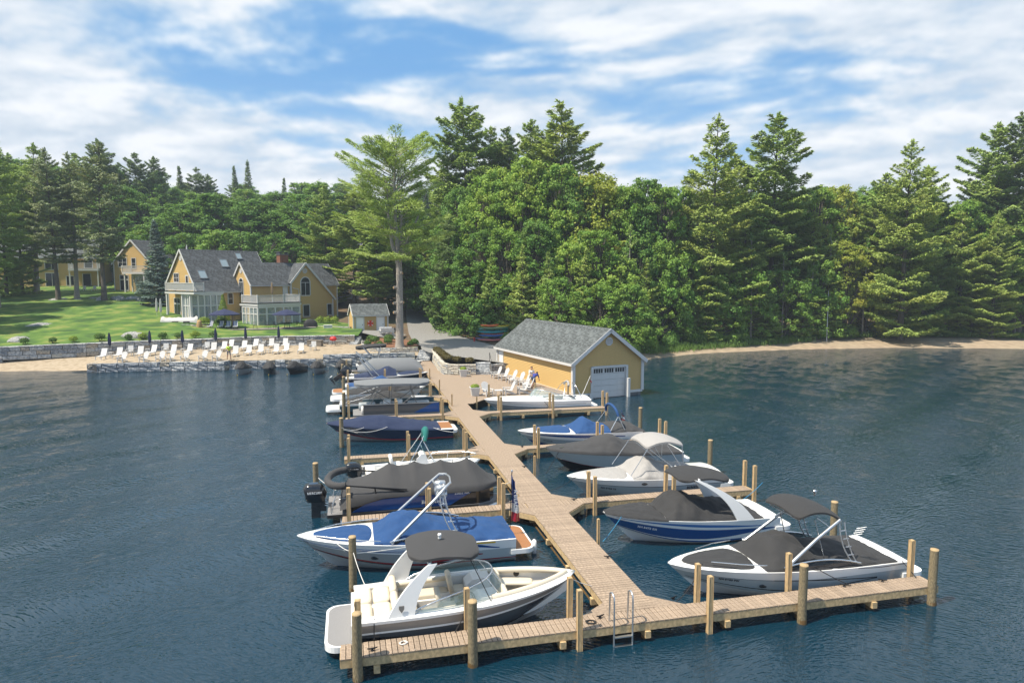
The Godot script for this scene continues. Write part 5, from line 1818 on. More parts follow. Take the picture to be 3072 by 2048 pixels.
# conifer of whorled boughs carrying flat sprays; droop: how boughs bend
func conifer(sd: int, h: float, rad: float, bare: float, gap: float, nb: Vector2i, shape: float, droop: float, tuft: float, density: float, trunk_r: float, ragged: float) -> Array:
	var r := RandomNumberGenerator.new()
	r.seed = sd
	var vs := PackedVector3Array()
	var cs := PackedColorArray()
	var wood := st()
	var lean := Vector3(r.randf_range(-0.03, 0.03), 0, r.randf_range(-0.03, 0.03)) * h
	var tp := func(t: float) -> Vector3: return lean * t * t + Vector3(0, t * h, 0)
	var tr := []
	var rr := []
	for i in 9:
		var t := i / 8.0
		tr.append(tp.call(t))
		rr.append(lerpf(trunk_r, 0.03, pow(t, 0.9)) * (1.25 if i == 0 else 1.0))
	tube(wood, tr, rr, 9)
	var y := bare * h
	while y < h * 0.985:
		var t := (y / h - bare) / (1.0 - bare)
		var base: Vector3 = tp.call(y / h)
		var len0 := rad * minf(1.0, 0.10 + (1.0 - t) * shape) * (0.60 + 0.40 * (1.0 - t)) * (0.75 + 0.25 * smoothstep(0.0, 0.18, t))
		var n := r.randi_range(nb.x, nb.y)
		var a0 := r.randf() * TAU
		for i in n:
			if r.randf() < ragged * 0.35:
				continue
			var a := a0 + TAU * i / n + r.randf_range(-0.35, 0.35)
			var ln := len0 * r.randf_range(1.0 - ragged, 1.1)
			var dir := Vector3(cos(a), 0, sin(a))
			var side := Vector3(-sin(a), 0, cos(a))
			var rise := lerpf(droop, 0.55, t * t) + r.randf_range(-0.08, 0.12)
			var bb := base + Vector3(0, r.randf_range(-0.3, 0.3) * gap, 0)
			var bp := func(q: float) -> Vector3: return bb + dir * ln * q + Vector3(0, ln * (rise * q + (0.16 - 0.1 * droop) * q * q), 0)
			tube(wood, [bp.call(0.0), bp.call(0.5), bp.call(0.95)], [0.03 + ln * 0.008, 0.02 + ln * 0.004, 0.012], 4, false)
			var tone := r.randf_range(0.8, 1.2)
			var warm := r.randf_range(-0.06, 0.14)
			var m := int(density * ln * ln * 0.55 + density * ln * 0.9)
			for k in m:
				var q := pow(r.randf(), 0.62) * 0.82 + 0.18
				var wdt := ln * 0.34 * sin(clampf(q * 1.02, 0.0, 1.0) * PI * 0.86 + 0.18) + 0.12
				var sd2 := r.randf_range(-1, 1)
				var c: Vector3 = bp.call(q)
				var p := c + side * sd2 * wdt + Vector3(0, r.randf_range(-0.10, 0.16) * (0.5 + tuft) - absf(sd2) * wdt * 0.10, 0)
				var along := (dir * (1.0 - absf(sd2) * 0.5) + side * sd2 * 0.9 + Vector3(0, 0.35, 0) + rdir(r) * 0.45).normalized()
				var up := (Vector3(0, 1, 0) + rdir(r) * 0.7 + dir * 0.25).normalized()
				var g := tone * r.randf_range(0.72, 1.25)
				leaf(vs, cs, p, up, along, tuft * r.randf_range(0.8, 1.5), tuft * 0.36, Color(g * (1.0 + warm), g, g * (1.0 - warm * 0.5)))
		y += gap * r.randf_range(0.75, 1.25) * (1.0 - 0.45 * t)
	for k in 40:
		var p: Vector3 = tp.call(1.0) - Vector3(0, r.randf() * 1.0, 0) + rdir(r) * 0.22
		leaf(vs, cs, p, rdir(r), Vector3.UP, tuft * 1.1, tuft * 0.4, Color.WHITE)
	return [leaf_mesh(vs, cs), wood]

var protos := {}          # kind -> list of {h, r, crown, wood}

func proto(kind: String, built: Array, h: float, rad: float) -> void:
	if not protos.has(kind):
		protos[kind] = []
	var w: SurfaceTool = built[1]
	w.generate_normals()
	w.index()
	protos[kind].append({"h": h, "r": rad, "crown": built[0], "wood": w.commit()})

func lawn_y(x: float, z: float) -> float:
	if x < -40.0 and z > -150.0 and z < -84.0:
		return maxf(ground_y(x, z), 2.4 + 7.0 * (-z - 84.0) / 66.0)
	return ground_y(x, z)

func plant(called: String, kind: String, which: int, label: String, cat: String, group: String, at: Vector3, h: float, rad: float, turn: float, leafm: Material, woodm: Material) -> Node3D:
	var p: Dictionary = protos[kind][which % protos[kind].size()]
	var t := thing(called, label, cat, at, turn, group)
	t.scale = Vector3(rad / p.r, h / p.h, rad / p.r)
	put("trunk", p.wood, woodm, t)
	put("crown", p.crown, leafm, t)
	return t

func make_trees() -> void:
	for i in 5:
		proto("b", broadleaf(100 + i, [300, 230, 270, 190, 250][i], 105, 23.0, 4.8, 0.25, [0.1, 0.2, 0.14, 0.28, 0.12][i]), 23.0, 4.8)
	for i in 4:
		proto("c", broadleaf(150 + i, 130, 100, 11.0, 3.8, 0.22, 0.06), 11.0, 3.8)
	for i in 6:
		proto("p", conifer(200 + i, 30.0, 6.5, 0.20, 1.25, Vector2i(5, 6), 3.4, 0.05, 0.60, 17.0, 0.42, 0.55), 30.0, 6.5)
	for i in 5:
		proto("f", conifer(300 + i, 28.0, 7.5, 0.035, 1.15, Vector2i(5, 7), 2.1, 0.0, 0.55, 13.0, 0.45, 0.55), 28.0, 7.5)
	for i in 3:
		proto("h", conifer(400 + i, 25.0, 4.8, 0.27, 0.9, Vector2i(5, 7), 2.6, -0.05, 0.5, 13.0, 0.40, 0.6), 25.0, 4.8)
	for i in 2:
		proto("s", conifer(500 + i, 16.0, 3.6, 0.03, 0.48, Vector2i(7, 9), 1.0, -0.22, 0.36, 14.0, 0.22, 0.25), 16.0, 3.6)
	for i in 2:
		proto("k", conifer(600 + i, 12.0, 3.4, 0.03, 0.62, Vector2i(5, 7), 1.5, -0.12, 0.42, 15.0, 0.2, 0.5), 12.0, 3.4)
	for i in 3:
		proto("d", conifer(700 + i, 15.0, 2.6, 0.45, 0.9, Vector2i(2, 4), 1.6, 0.1, 0.45, 7.0, 0.16, 0.85), 15.0, 2.6)
	var n := 0
	for t in TREES:
		var lb: Array = TREE_LABELS[t[6]]
		var y := lawn_y(t[1], t[2]) - 0.15
		var kind: String = t[0]
		if kind == "b" and t[3] - y < 15.0:
			kind = "c"
		var kindname: String = {"b": "broadleaf_tree", "p": "pine_tree", "f": "pine_tree", "h": "pine_tree", "s": "spruce_tree", "k": "hemlock_tree", "d": "slender_tree"}[t[0]]
		var wm: Material = M.bark
		if t[0] == "d":
			wm = M.bark_pale
		if t[0] == "h":
			wm = M.bark if n % 2 == 0 else M.bark_pale
		var o := plant(kindname, kind, n, lb[0], "tree", lb[1], Vector3(t[1], y, t[2]), t[3] - y, t[4], fmod(n * 2.39, TAU), M[t[5]], wm)
		if t[0] == "h":
			o.rotation.z = [0.02, 0.03, 0.05, 0.045][n % 4]
		n += 1
	deep_woods()
	lone_pine()

# woods beyond the first trees: depth of the row, spacing, crown tops follow the height of the skyline (in tangent of elevation x 2048)
const SKYLINE := [[-0.85, 363], [-0.75, 363], [-0.65, 333], [-0.58, 333], [-0.5, 313], [-0.46, 288], [-0.26, 288], [-0.115, 293], [-0.02, 333], [0.105, 293], [0.2, 273], [0.3, 273], [0.42, 278], [0.57, 273], [0.67, 243], [0.86, 273]]

func deep_woods() -> void:
	var r := RandomNumberGenerator.new()
	r.seed = 55
	for row in [[128, 6.0, 25], [150, 6.2, 12], [175, 6.8, 4], [215, 7.1, 0], [270, 8.9, 6]]:
		var x: float = -0.87 * row[0]
		while x < 0.89 * row[0]:
			var d: float = row[0] + r.randf_range(-6, 6)
			var xx := x + r.randf_range(-1.6, 1.6)
			var k := xx / d
			x += row[1]
			if (d < 160.0 and k < -0.257) or (k >= -0.257 and k < -0.1 and d < 150.0) or (k > -0.2 and k < -0.12 and d < 215.0):
				continue
			var h := 280.0
			for i in SKYLINE.size() - 1:
				if k >= SKYLINE[i][0] and k < SKYLINE[i + 1][0]:
					h = lerpf(SKYLINE[i][1], SKYLINE[i + 1][1], (k - SKYLINE[i][0]) / (SKYLINE[i + 1][0] - SKYLINE[i][0]))
			h -= row[2] + r.randf_range(-4, 45)
			var y := ground_y(xx, -d) - 0.15
			var top := 10.0 + h / 2048.0 * d
			if r.randf() < 0.66:
				plant("broadleaf_tree", "b", r.randi(), "broadleaf tree lost in the deep woods at the skyline", "tree", "deep woods broadleaf trees", Vector3(xx, y, -d), top - y, r.randf_range(4.4, 6.4) * (1.0 + (row[0] - 128) / 300.0), r.randf() * TAU, M[["leaf_deep", "leaf_deep", "leaf_maple"][r.randi() % 3]], M.bark)
			else:
				plant("pine_tree", "p", r.randi(), "dark pine lost in the deep woods at the skyline", "tree", "deep woods pines", Vector3(xx, y, -d), top - y, r.randf_range(5, 6.5), r.randf() * TAU, M[["needle_dark", "needle"][r.randi() % 2]], M.bark)

# the tall pine with a long bare pale trunk by the driveway
func lone_pine() -> void:
	var t := thing("pine_tree", "tall pine with long bare pale trunk and sawn branch stubs, in the mulch bed", "tree", Vector3(-13.64, 1.55, -82.4))
	var s := st()
	tube(s, [Vector3(0, 0, 0), Vector3(0, 0.6, 0), Vector3(0.05, 4, 0), Vector3(0.1, 8, 0), Vector3(0.05, 11, 0), Vector3(-0.25, 14.5, 0), Vector3(-0.35, 19, 0), Vector3(-0.2, 22, 0), Vector3(0, 24.4, 0)], [0.62, 0.50, 0.44, 0.40, 0.36, 0.22, 0.15, 0.1, 0.04], 12)
	tube(s, [Vector3(0.1, 9.8, 0), Vector3(-0.7, 12.5, 0.2), Vector3(-1.1, 16, 0.2), Vector3(-1.2, 20, 0.1)], [0.30, 0.2, 0.14, 0.05], 8)
	tube(s, [Vector3(0.1, 10.6, 0), Vector3(1.3, 13.2, 0.1), Vector3(2.7, 16.2, 0.2), Vector3(3.6, 18.8, 0.1)], [0.22, 0.14, 0.1, 0.04], 8)
	tube(s, [Vector3(0.0, 11.4, 0), Vector3(0.35, 14.5, -0.2), Vector3(0.7, 19, -0.2)], [0.2, 0.14, 0.05], 8)
	tube(s, [Vector3(0.0, 13.0, 0), Vector3(-2.2, 15.0, 0.4), Vector3(-4.2, 16.0, 0.6)], [0.12, 0.08, 0.03], 6)
	obj("trunk", s, M.bark_pale, t)
	for q in [[5.4, -0.55, 0.2], [5.5, 0.5, 0.35], [4.3, -0.5, 0.3], [9.0, 0.42, 0.3], [7.3, -0.46, 0.3]]:
		s = st()
		var p := Vector3(q[1], q[0], q[2])
		tube(s, [p * Vector3(0.6, 1, 0.6), p * Vector3(1.2, 1, 1.35)], 0.17, 9)
		var stub := obj("branch_stub", s, M.bark_pale, t)
		s = st()
		tube(s, [p * Vector3(1.2, 1, 1.35), p * Vector3(1.215, 1, 1.375)], 0.145, 9)
		obj("sawn_face", s, M.cut_wood, stub)
	# boughs
	var r := RandomNumberGenerator.new()
	r.seed = 77
	var vs := PackedVector3Array()
	var cs := PackedColorArray()
	var wood := st()
	for i in 125:
		var y := lerpf(10.2, 23.6, pow((i + r.randf()) / 125.0, 0.9))
		var tt := (y - 10.2) / 13.6
		var a := r.randf() * TAU
		var ln := 6.4 * sqrt(maxf(0.03, 1.0 - pow((tt - 0.36) / 0.68, 2.0))) * r.randf_range(0.45, 1.08)
		var dir := Vector3(cos(a), 0, sin(a))
		var side := Vector3(-sin(a), 0, cos(a))
		var b0 := Vector3(0.1 - 0.4 * tt, y, 0) + dir * r.randf() * 0.8
		var rise := lerpf(0.12, 0.75, tt) + r.randf_range(-0.1, 0.15)
		tube(wood, [b0, b0 + dir * ln * 0.5 + Vector3(0, ln * rise * 0.5, 0), b0 + dir * ln * 0.95 + Vector3(0, ln * rise, 0)], [0.07, 0.04, 0.015], 4, false)
		var tone := r.randf_range(0.82, 1.2)
		for k in int(24 + ln * 52):
			var q := pow(r.randf(), 0.6) * 0.78 + 0.22
			var w := ln * 0.27 * sin(q * 2.7 + 0.2) + 0.25
			var sd := r.randf_range(-1, 1)
			var p := b0 + dir * ln * q + Vector3(0, ln * rise * q + r.randf_range(-0.12, 0.16), 0) + side * sd * w
			var g := tone * r.randf_range(0.75, 1.25)
			leaf(vs, cs, p, (Vector3.UP + rdir(r) * 0.8).normalized(), (dir + side * sd + Vector3(0, 0.6, 0) + rdir(r) * 0.5).normalized(), r.randf_range(0.45, 0.8), 0.09, Color(g * 1.0, g, g * 0.95))
	obj("boughs", wood, M.bark_pale, t)
	put("crown", leaf_mesh(vs, cs), M.needle_fresh, t)

# ---------------------------------------------------------------- boats (local: +x to the bow, y = 0 the waterline)
func hull(x0: float, L: float, B: float, fs: float, fb: float, fine := 2.3, rake := 1.0, sp := 1.5) -> Dictionary:
	return {"x0": x0, "L": L, "B": B, "fs": fs, "fb": fb, "fine": fine, "rake": rake, "sp": sp}

func hw(h: Dictionary, t: float) -> float:
	var k := lerpf(0.93, 1.0, smoothstep(0.0, 0.35, t))
	if t > 0.38:
		k *= pow(maxf(0.0, 1.0 - pow((t - 0.38) / 0.62, 2.3)), 0.72)
	return maxf(0.004, h.B * 0.5 * k)

func sheer(h: Dictionary, t: float) -> float:
	return lerpf(h.fs, h.fb, pow(maxf(t, 0.0), h.sp))

func hx(h: Dictionary, t: float) -> float:
	return lerpf(h.x0, h.L, t)

func hp(h: Dictionary, t: float, f: float, side: float) -> Vector3:      # f: 0 chine .. 1 sheer, below 0 towards the keel
	var w := hw(h, t)
	var sy := sheer(h, t)
	var cw := w * lerpf(0.9, 0.22, pow(maxf(0.0, (t - 0.35) / 0.65), 1.7))
	var cy := lerpf(0.04, sy * 0.5, pow(maxf(0.0, (t - 0.4) / 0.6), 1.7))
	var y: float
	var z: float
	if f >= 0.0:
		y = lerpf(cy, sy, f)
		z = lerpf(cw, w, pow(f, 0.72))
	else:
		var ky := lerpf(-0.42, sy * 0.12, pow(maxf(0.0, (t - 0.55) / 0.45), 2.2))
		y = lerpf(cy, ky, -f)
		z = lerpf(cw, 0.0, -f)
	var back: float = h.rake * pow(maxf(t, 0.0), 5.0) * (1.0 - clampf(y / sy, -0.4, 1.0))
	return Vector3(hx(h, t) - back, y, z * side)

func inner(h: Dictionary, t: float, inset: float) -> Vector2:      # half width and height of the floor inside the hull
	var sy := sheer(h, t)
	var cy := lerpf(0.04, sy * 0.5, pow(maxf(0.0, (t - 0.4) / 0.6), 1.7))
	var y := maxf(0.4, cy + 0.14)
	return Vector2(maxf(0.01, minf(hw(h, t) - inset, hp(h, t, (y - cy) / (sy - cy), 1).z - 0.06)), y)

func band(t: Node3D, h: Dictionary, called: String, f0, f1, m: Material, ta := 0.0, tb := 1.0, out := 0.0, sides := [-1, 1]) -> void:
	var n := 26
	for side in sides:
		var s := st()
		var rings := []
		for i in n + 1:
			var u := lerpf(ta, tb, float(i) / n)
			var a: float = pick(f0, (u - ta) / (tb - ta)) if f0 is Array else float(f0)
			var b: float = pick(f1, (u - ta) / (tb - ta)) if f1 is Array else float(f1)
			var r := PackedVector3Array()
			var k := 4
			for j in k + 1:
				var p := hp(h, u, lerpf(a, b, float(j) / k), side)
				p.z += side * out
				r.append(p)
			rings.append(r)
		soft(s, 1)
		loft(s, rings, false)
		obj(called, s, m, t)

func transom(t: Node3D, h: Dictionary, m: Material) -> void:
	var s := st()
	flat(s)
	var l := PackedVector3Array()
	for f in [1.0, 0.6, 0.25, 0.0, -0.5, -1.0]:
		l.append(hp(h, 0.0, f, 1))
	for i in l.size() - 1:
		quad(s, l[i], l[i] * Vector3(1, 1, -1), l[i + 1] * Vector3(1, 1, -1), l[i + 1])
	obj("transom", s, m, t)

# full deck or a rim: from the sheer inwards
func rim(t: Node3D, h: Dictionary, called: String, inset: float, ta: float, tb: float, up: float, m: Material) -> void:
	var s := st()
	for side in [-1, 1]:
		var rings := []
		for i in 27:
			var u := lerpf(ta, tb, i / 26.0)
			var p := hp(h, u, 1.0, side)
			var w := hw(h, u)
			var k: float = maxf(0.0, (w - inset) / w)
			rings.append(PackedVector3Array([p, p + Vector3(0, up, -side * minf(0.05, w * 0.3)), Vector3(p.x, p.y + up + 0.015, p.z * k), Vector3(p.x, p.y + up - 0.04, p.z * k * 0.985)]))
		soft(s, 2)
		loft(s, rings, false)
	obj(called, s, m, t)

func deck_top(t: Node3D, h: Dictionary, called: String, ta: float, tb: float, crown: float, m: Material) -> void:
	var s := st()
	var rings := []
	for i in 25:
		var u := lerpf(ta, tb, i / 24.0)
		var w := hw(h, u)
		var r := PackedVector3Array()
		for j in 11:
			var f := j / 5.0 - 1.0
			r.append(Vector3(hx(h, u), sheer(h, u) + crown * (1.0 - f * f) * minf(1.0, w * 1.4), f * w))
		rings.append(r)
	soft(s, 3)
	loft(s, rings, false)
	obj(called, s, m, t)

# a fitted cover: heights above the sheer along ta..tb; skirt hangs over the side
func cover(t: Node3D, h: Dictionary, called: String, ta: float, tb: float, inset: float, prof: Array, pw: float, m: Material, skirt := 0.0, wrinkle := 0.02) -> void:
	var s := st()
	var rings := []
	var n := 60
	for i in n + 1:
		var u := lerpf(ta, tb, float(i) / n)
		var w := maxf(0.02, hw(h, u) - inset)
		var H := pick(prof, float(i) / n)
		if skirt == 0.0:
			w *= sqrt(1.0 - 0.85 * pow(absf(2.0 * i / n - 1.0), 7.0))
		var r := PackedVector3Array()
		var y0 := sheer(h, u) + 0.035
		var pts := []
		for j in 29:
			var f := j / 14.0 - 1.0
			var g := signf(f) * pow(absf(f), 0.8)
			var y := y0 + H * (1.0 - pow(absf(g), pw))
			y += wrinkle * gnoise.get_noise_3d(u * 180.0, g * 40.0 + 7.0, h.L * 13.0) * (0.3 + H)
			y += 0.03 * gnoise.get_noise_3d(u * 520.0 + g * 60.0, g * 90.0, h.L * 31.0) * minf(1.0, H * 6.0)
			pts.append(Vector3(hx(h, u), y, g * w))
		if skirt > 0.0:
			r.append(Vector3(hx(h, u), y0 - skirt, -(w + 0.012)))
		for p in pts:
			r.append(p)
		if skirt > 0.0:
			r.append(Vector3(hx(h, u), y0 - skirt, w + 0.012))
		rings.append(r)
	soft(s, 4)
	loft(s, rings, false)
	# hems at both ends
	for e in [0, n]:
		var a: PackedVector3Array = rings[e]
		var b := PackedVector3Array()
		for p in a:
			b.append(Vector3(p.x + (-0.01 if e == 0 else 0.01), minf(p.y, sheer(h, ta if e == 0 else tb) - 0.02), p.z))
		soft(s, 5 + e)
		loft(s, [a, b] if e == 0 else [b, a], false)
	obj(called, s, m, t)

# flat or crowned roof panel (bimini): centre, length along x, width, crown along and across
func bimini(t: Node3D, called: String, c: Vector3, l: float, w: float, ca: float, cw: float, m: Material, tilt := 0.0, round_ := 0.5, edge := 0.10) -> void:
	var s := st()
	var nx := 22
	var nz := 18
	var top := []
	for i in nx + 1:
		var r := PackedVector3Array()
		var fx := i * 2.0 / nx - 1.0
		for j in nz + 1:
			var fz := j * 2.0 / nz - 1.0
			var kx := fx
			var kz := fz * lerpf(1.0, sqrt(1.0 - 0.75 * pow(absf(fx), 6.0)), round_)
			var kl := lerpf(1.0, sqrt(1.0 - 0.75 * pow(absf(fz), 6.0)), round_)
			r.append(c + Vector3(kx * l * 0.5 * kl, ca * (1.0 - fx * fx) + cw * (1.0 - fz * fz) + tilt * fx * l * 0.5 + 0.006 * sin(fx * 9.0) * cos(fz * 4.0), kz * w * 0.5))
		top.append(r)
	soft(s, 1)
	loft(s, top, false)
	var ring := PackedVector3Array()
	for i in nx + 1:
		ring.append(top[i][0])
	for j in range(1, nz + 1):
		ring.append(top[nx][j])
	for i in range(nx - 1, -1, -1):
		ring.append(top[i][nz])
	for j in range(nz - 1, 0, -1):
		ring.append(top[0][j])
	var low := PackedVector3Array()
	for p in ring:
		low.append(Vector3(c.x + (p.x - c.x) * 1.005, p.y - edge, c.z + (p.z - c.z) * 1.005))
	soft(s, 2)
	loft(s, [low, ring], true)
	soft(s, 3)
	var under := []
	for r in top:
		var q := PackedVector3Array()
		for p in r:
			q.append(p - Vector3(0, 0.025, 0))
		under.append(q)
	loft(s, under, false)
	obj(called, s, m, t)

func bars(t: Node3D, called: String, lines: Array, r: float, m: Material, sides := 7) -> void:
	for l in lines:
		var s := st()
		tube(s, l, r, sides)
		obj(called, s, m, t)

func both(lines: Array) -> Array:            # lines plus their mirror images across the keel line
	var out := []
	for l in lines:
		out.append(l)
		var q := []
		for p in l:
			q.append(p * Vector3(1, 1, -1))
		out.append(q)
	return out

func pad(t: Node3D, called: String, c: Vector3, size: Vector3, m: Material, b := Basis(), e := 0.05) -> void:
	var s := st()
	var h := size * 0.5
	var rings := []
	for q in [[-h.y, 0.06], [-h.y + e, 0.0], [h.y - e, 0.0], [h.y - e * 0.3, e * 0.45], [h.y, e * 1.4]]:
		var r := PackedVector3Array()
		for i in 16:
			var a := -TAU * (i + 0.5) / 16.0
			var x := signf(cos(a)) * pow(absf(cos(a)), 0.4)
			var z := signf(sin(a)) * pow(absf(sin(a)), 0.4)
			r.append(c + b * Vector3(x * (h.x - q[1]), q[0], z * (h.z - q[1])))
		rings.append(r)
	soft(s, 1)
	loft(s, rings, true, true, true)
	obj(called, s, m, t)

func platform(t: Node3D, x0: float, x1: float, w: float, y: float, m: Material, top: Material, round_ := 0.35) -> void:
	var out := PackedVector2Array()
	var inn := PackedVector2Array()
	for k in 2:
		var p := PackedVector2Array()
		var g := 0.0 if k == 0 else 0.07
		p.append(Vector2(x1, w - g))
		for i in 7:
			var a := PI / 2 * i / 6.0
			p.append(Vector2(x0 + round_ + g - sin(a) * round_, w - round_ - g + cos(a) * round_))
		for i in 7:
			var a := PI / 2 * (6 - i) / 6.0
			p.append(Vector2(x0 + round_ + g - sin(a) * round_, -(w - round_ - g + cos(a) * round_)))
		p.append(Vector2(x1, -(w - g)))
		if k == 0:
			out = p
		else:
			inn = p
	var s := st()
	plate(s, out, y - 0.16, y)
	var o := obj("swim_platform", s, m, t)
	s = st()
	plate(s, inn, y + 0.002, y + 0.012)
	obj("platform_mat", s, top, o)

# curved screen: plan points (x, z) with base and top heights, leaning aft by lean
func screen(t: Node3D, plan: Array, yb: Array, yt: Array, lean: float, glass: Material, frame: Material, fr := 0.018) -> void:
	var n := 24
	var lo := []
	var hi := []
	for i in n + 1:
		var f := float(i) / n * (plan.size() - 1)
		var k := mini(int(f), plan.size() - 2)
		var g := f - k
		var a: Vector2 = plan[maxi(k - 1, 0)]
		var b: Vector2 = plan[k]
		var c: Vector2 = plan[k + 1]
		var d: Vector2 = plan[mini(k + 2, plan.size() - 1)]
		var p := b.cubic_interpolate(c, a, d, g)
		var y0 := lerpf(yb[k], yb[k + 1], g)
		var y1 := lerpf(yt[k], yt[k + 1], g)
		lo.append(Vector3(p.x, y0, p.y))
		hi.append(Vector3(p.x - lean * (y1 - y0), y1, p.y * 0.93))
	var s := st()
	soft(s, 1)
	for i in n:
		quad(s, lo[i], lo[i + 1], hi[i + 1], hi[i])
	var o := obj("windshield", s, glass, t)
	s = st()
	tube(s, hi, fr, 6)
	tube(s, lo, fr * 0.9, 6)
	for k in [0, n / 3, n / 2 - 2, n / 2 + 2, n * 2 / 3, n]:
		tube(s, [lo[k], hi[k]], fr * 0.8, 6)
	obj("windshield_frame", s, frame, o)

# swept white arch leg of thin section: a base segment to a top segment
func arch(t: Node3D, b0: Vector3, b1: Vector3, top0: Vector3, top1: Vector3, bow: float, thick: float, m: Material) -> void:
	for side in [-1, 1]:
		var s := st()
		var rings := []
		for i in 15:
			var f := i / 14.0
			var e := sin(f * PI) * bow
			var p := b0.lerp(top0, f) + Vector3(-e * 0.8, e * 0.35, 0)
			var q := b1.lerp(top1, f) + Vector3(-e, e * 0.25, 0)
			var z := Vector3(0, 0, thick * lerpf(1.0, 0.7, f))
			var mir := Vector3(1, 1, side)
			rings.append(PackedVector3Array([(p - z) * mir, (p + z) * mir, (q + z) * mir, (q - z) * mir]))
		flat(s)
		loft(s, rings, true, true, true)
		obj("arch_leg", s, m, t)

func line(t: Node3D, called: String, pts: Array, m: Material, r := 0.012) -> void:
	var s := st()
	tube(s, pts, r, 5)
	obj(called, s, m, t)

func sag(a: Vector3, b: Vector3, d: float) -> Array:
	return bez(a, (a + b) / 2.0 - Vector3(0, d, 0), b, 8)

func boat(called: String, label: String, u: float, v: float, bow_right: bool, cat := "boat") -> Node3D:
	return thing(called, label, cat, dk(u, v), TH + (0.0 if bow_right else PI), "boats moored at the docks")

func side_words(t: Node3D, h: Dictionary, txt: String, tt: float, f: float, size: float, side: float, m: Material, italic := false) -> void:
	var p := hp(h, tt, f, side)
	var q := hp(h, tt + 0.02, f, side)
	var up := (hp(h, tt, f + 0.05, side) - hp(h, tt, f - 0.05, side)).normalized()
	var x := (q - p).normalized() * side
	var z := x.cross(up).normalized()
	up = z.cross(x)
	words(txt, size, m, t, p + z * 0.012, Basis(x, up, z), 0.008, "Droid Sans", "lettering", italic)

func porthole(t: Node3D, h: Dictionary, tt: float, f: float, side: float) -> void:
	var p := hp(h, tt, f, side)
	var s := st()
	lathe(s, [[0.15, -0.004], [0.15, 0.012], [0.12, 0.016]], 16, p, 1.0, 0.42, Basis(Vector3(1, 0, 0), Vector3(0, -0.25, side).normalized(), Vector3(0, 1, 0)))
	obj("porthole", s, M.wind_glass_dark, t)

func fender(t: Node3D, at: Vector3, m: Material) -> void:
	var s := st()
	lathe(s, [[0.02, -0.3], [0.09, -0.25], [0.1, 0.0], [0.09, 0.25], [0.03, 0.3]], 10, at)
	obj("fender", s, m, t)

func side_glass(t: Node3D, pl: Array) -> void:
	for side in [-1, 1]:
		var s := st()
		soft(s, 1)
		for i in pl.size() - 1:
			var a: Vector3 = pl[i] * Vector3(1, 1, side)
			var b: Vector3 = pl[i + 1] * Vector3(1, 1, side)
			quad(s, a, b, Vector3(b.x, 0.98, b.z), Vector3(a.x, 0.98, a.z))
		obj("side_window", s, M.wind_glass_dark, t)

func make_boats() -> void:
	boat_taupe()
	boat_formula()
	boat_pontoon_black()
	boat_console()
	boat_navy()
	boat_grey_stripe()
	boat_blue_arch()
	boat_cuddy()
	boat_black_cover()
	boat_blue_cover()
	boat_cruiser()
	boats_far()

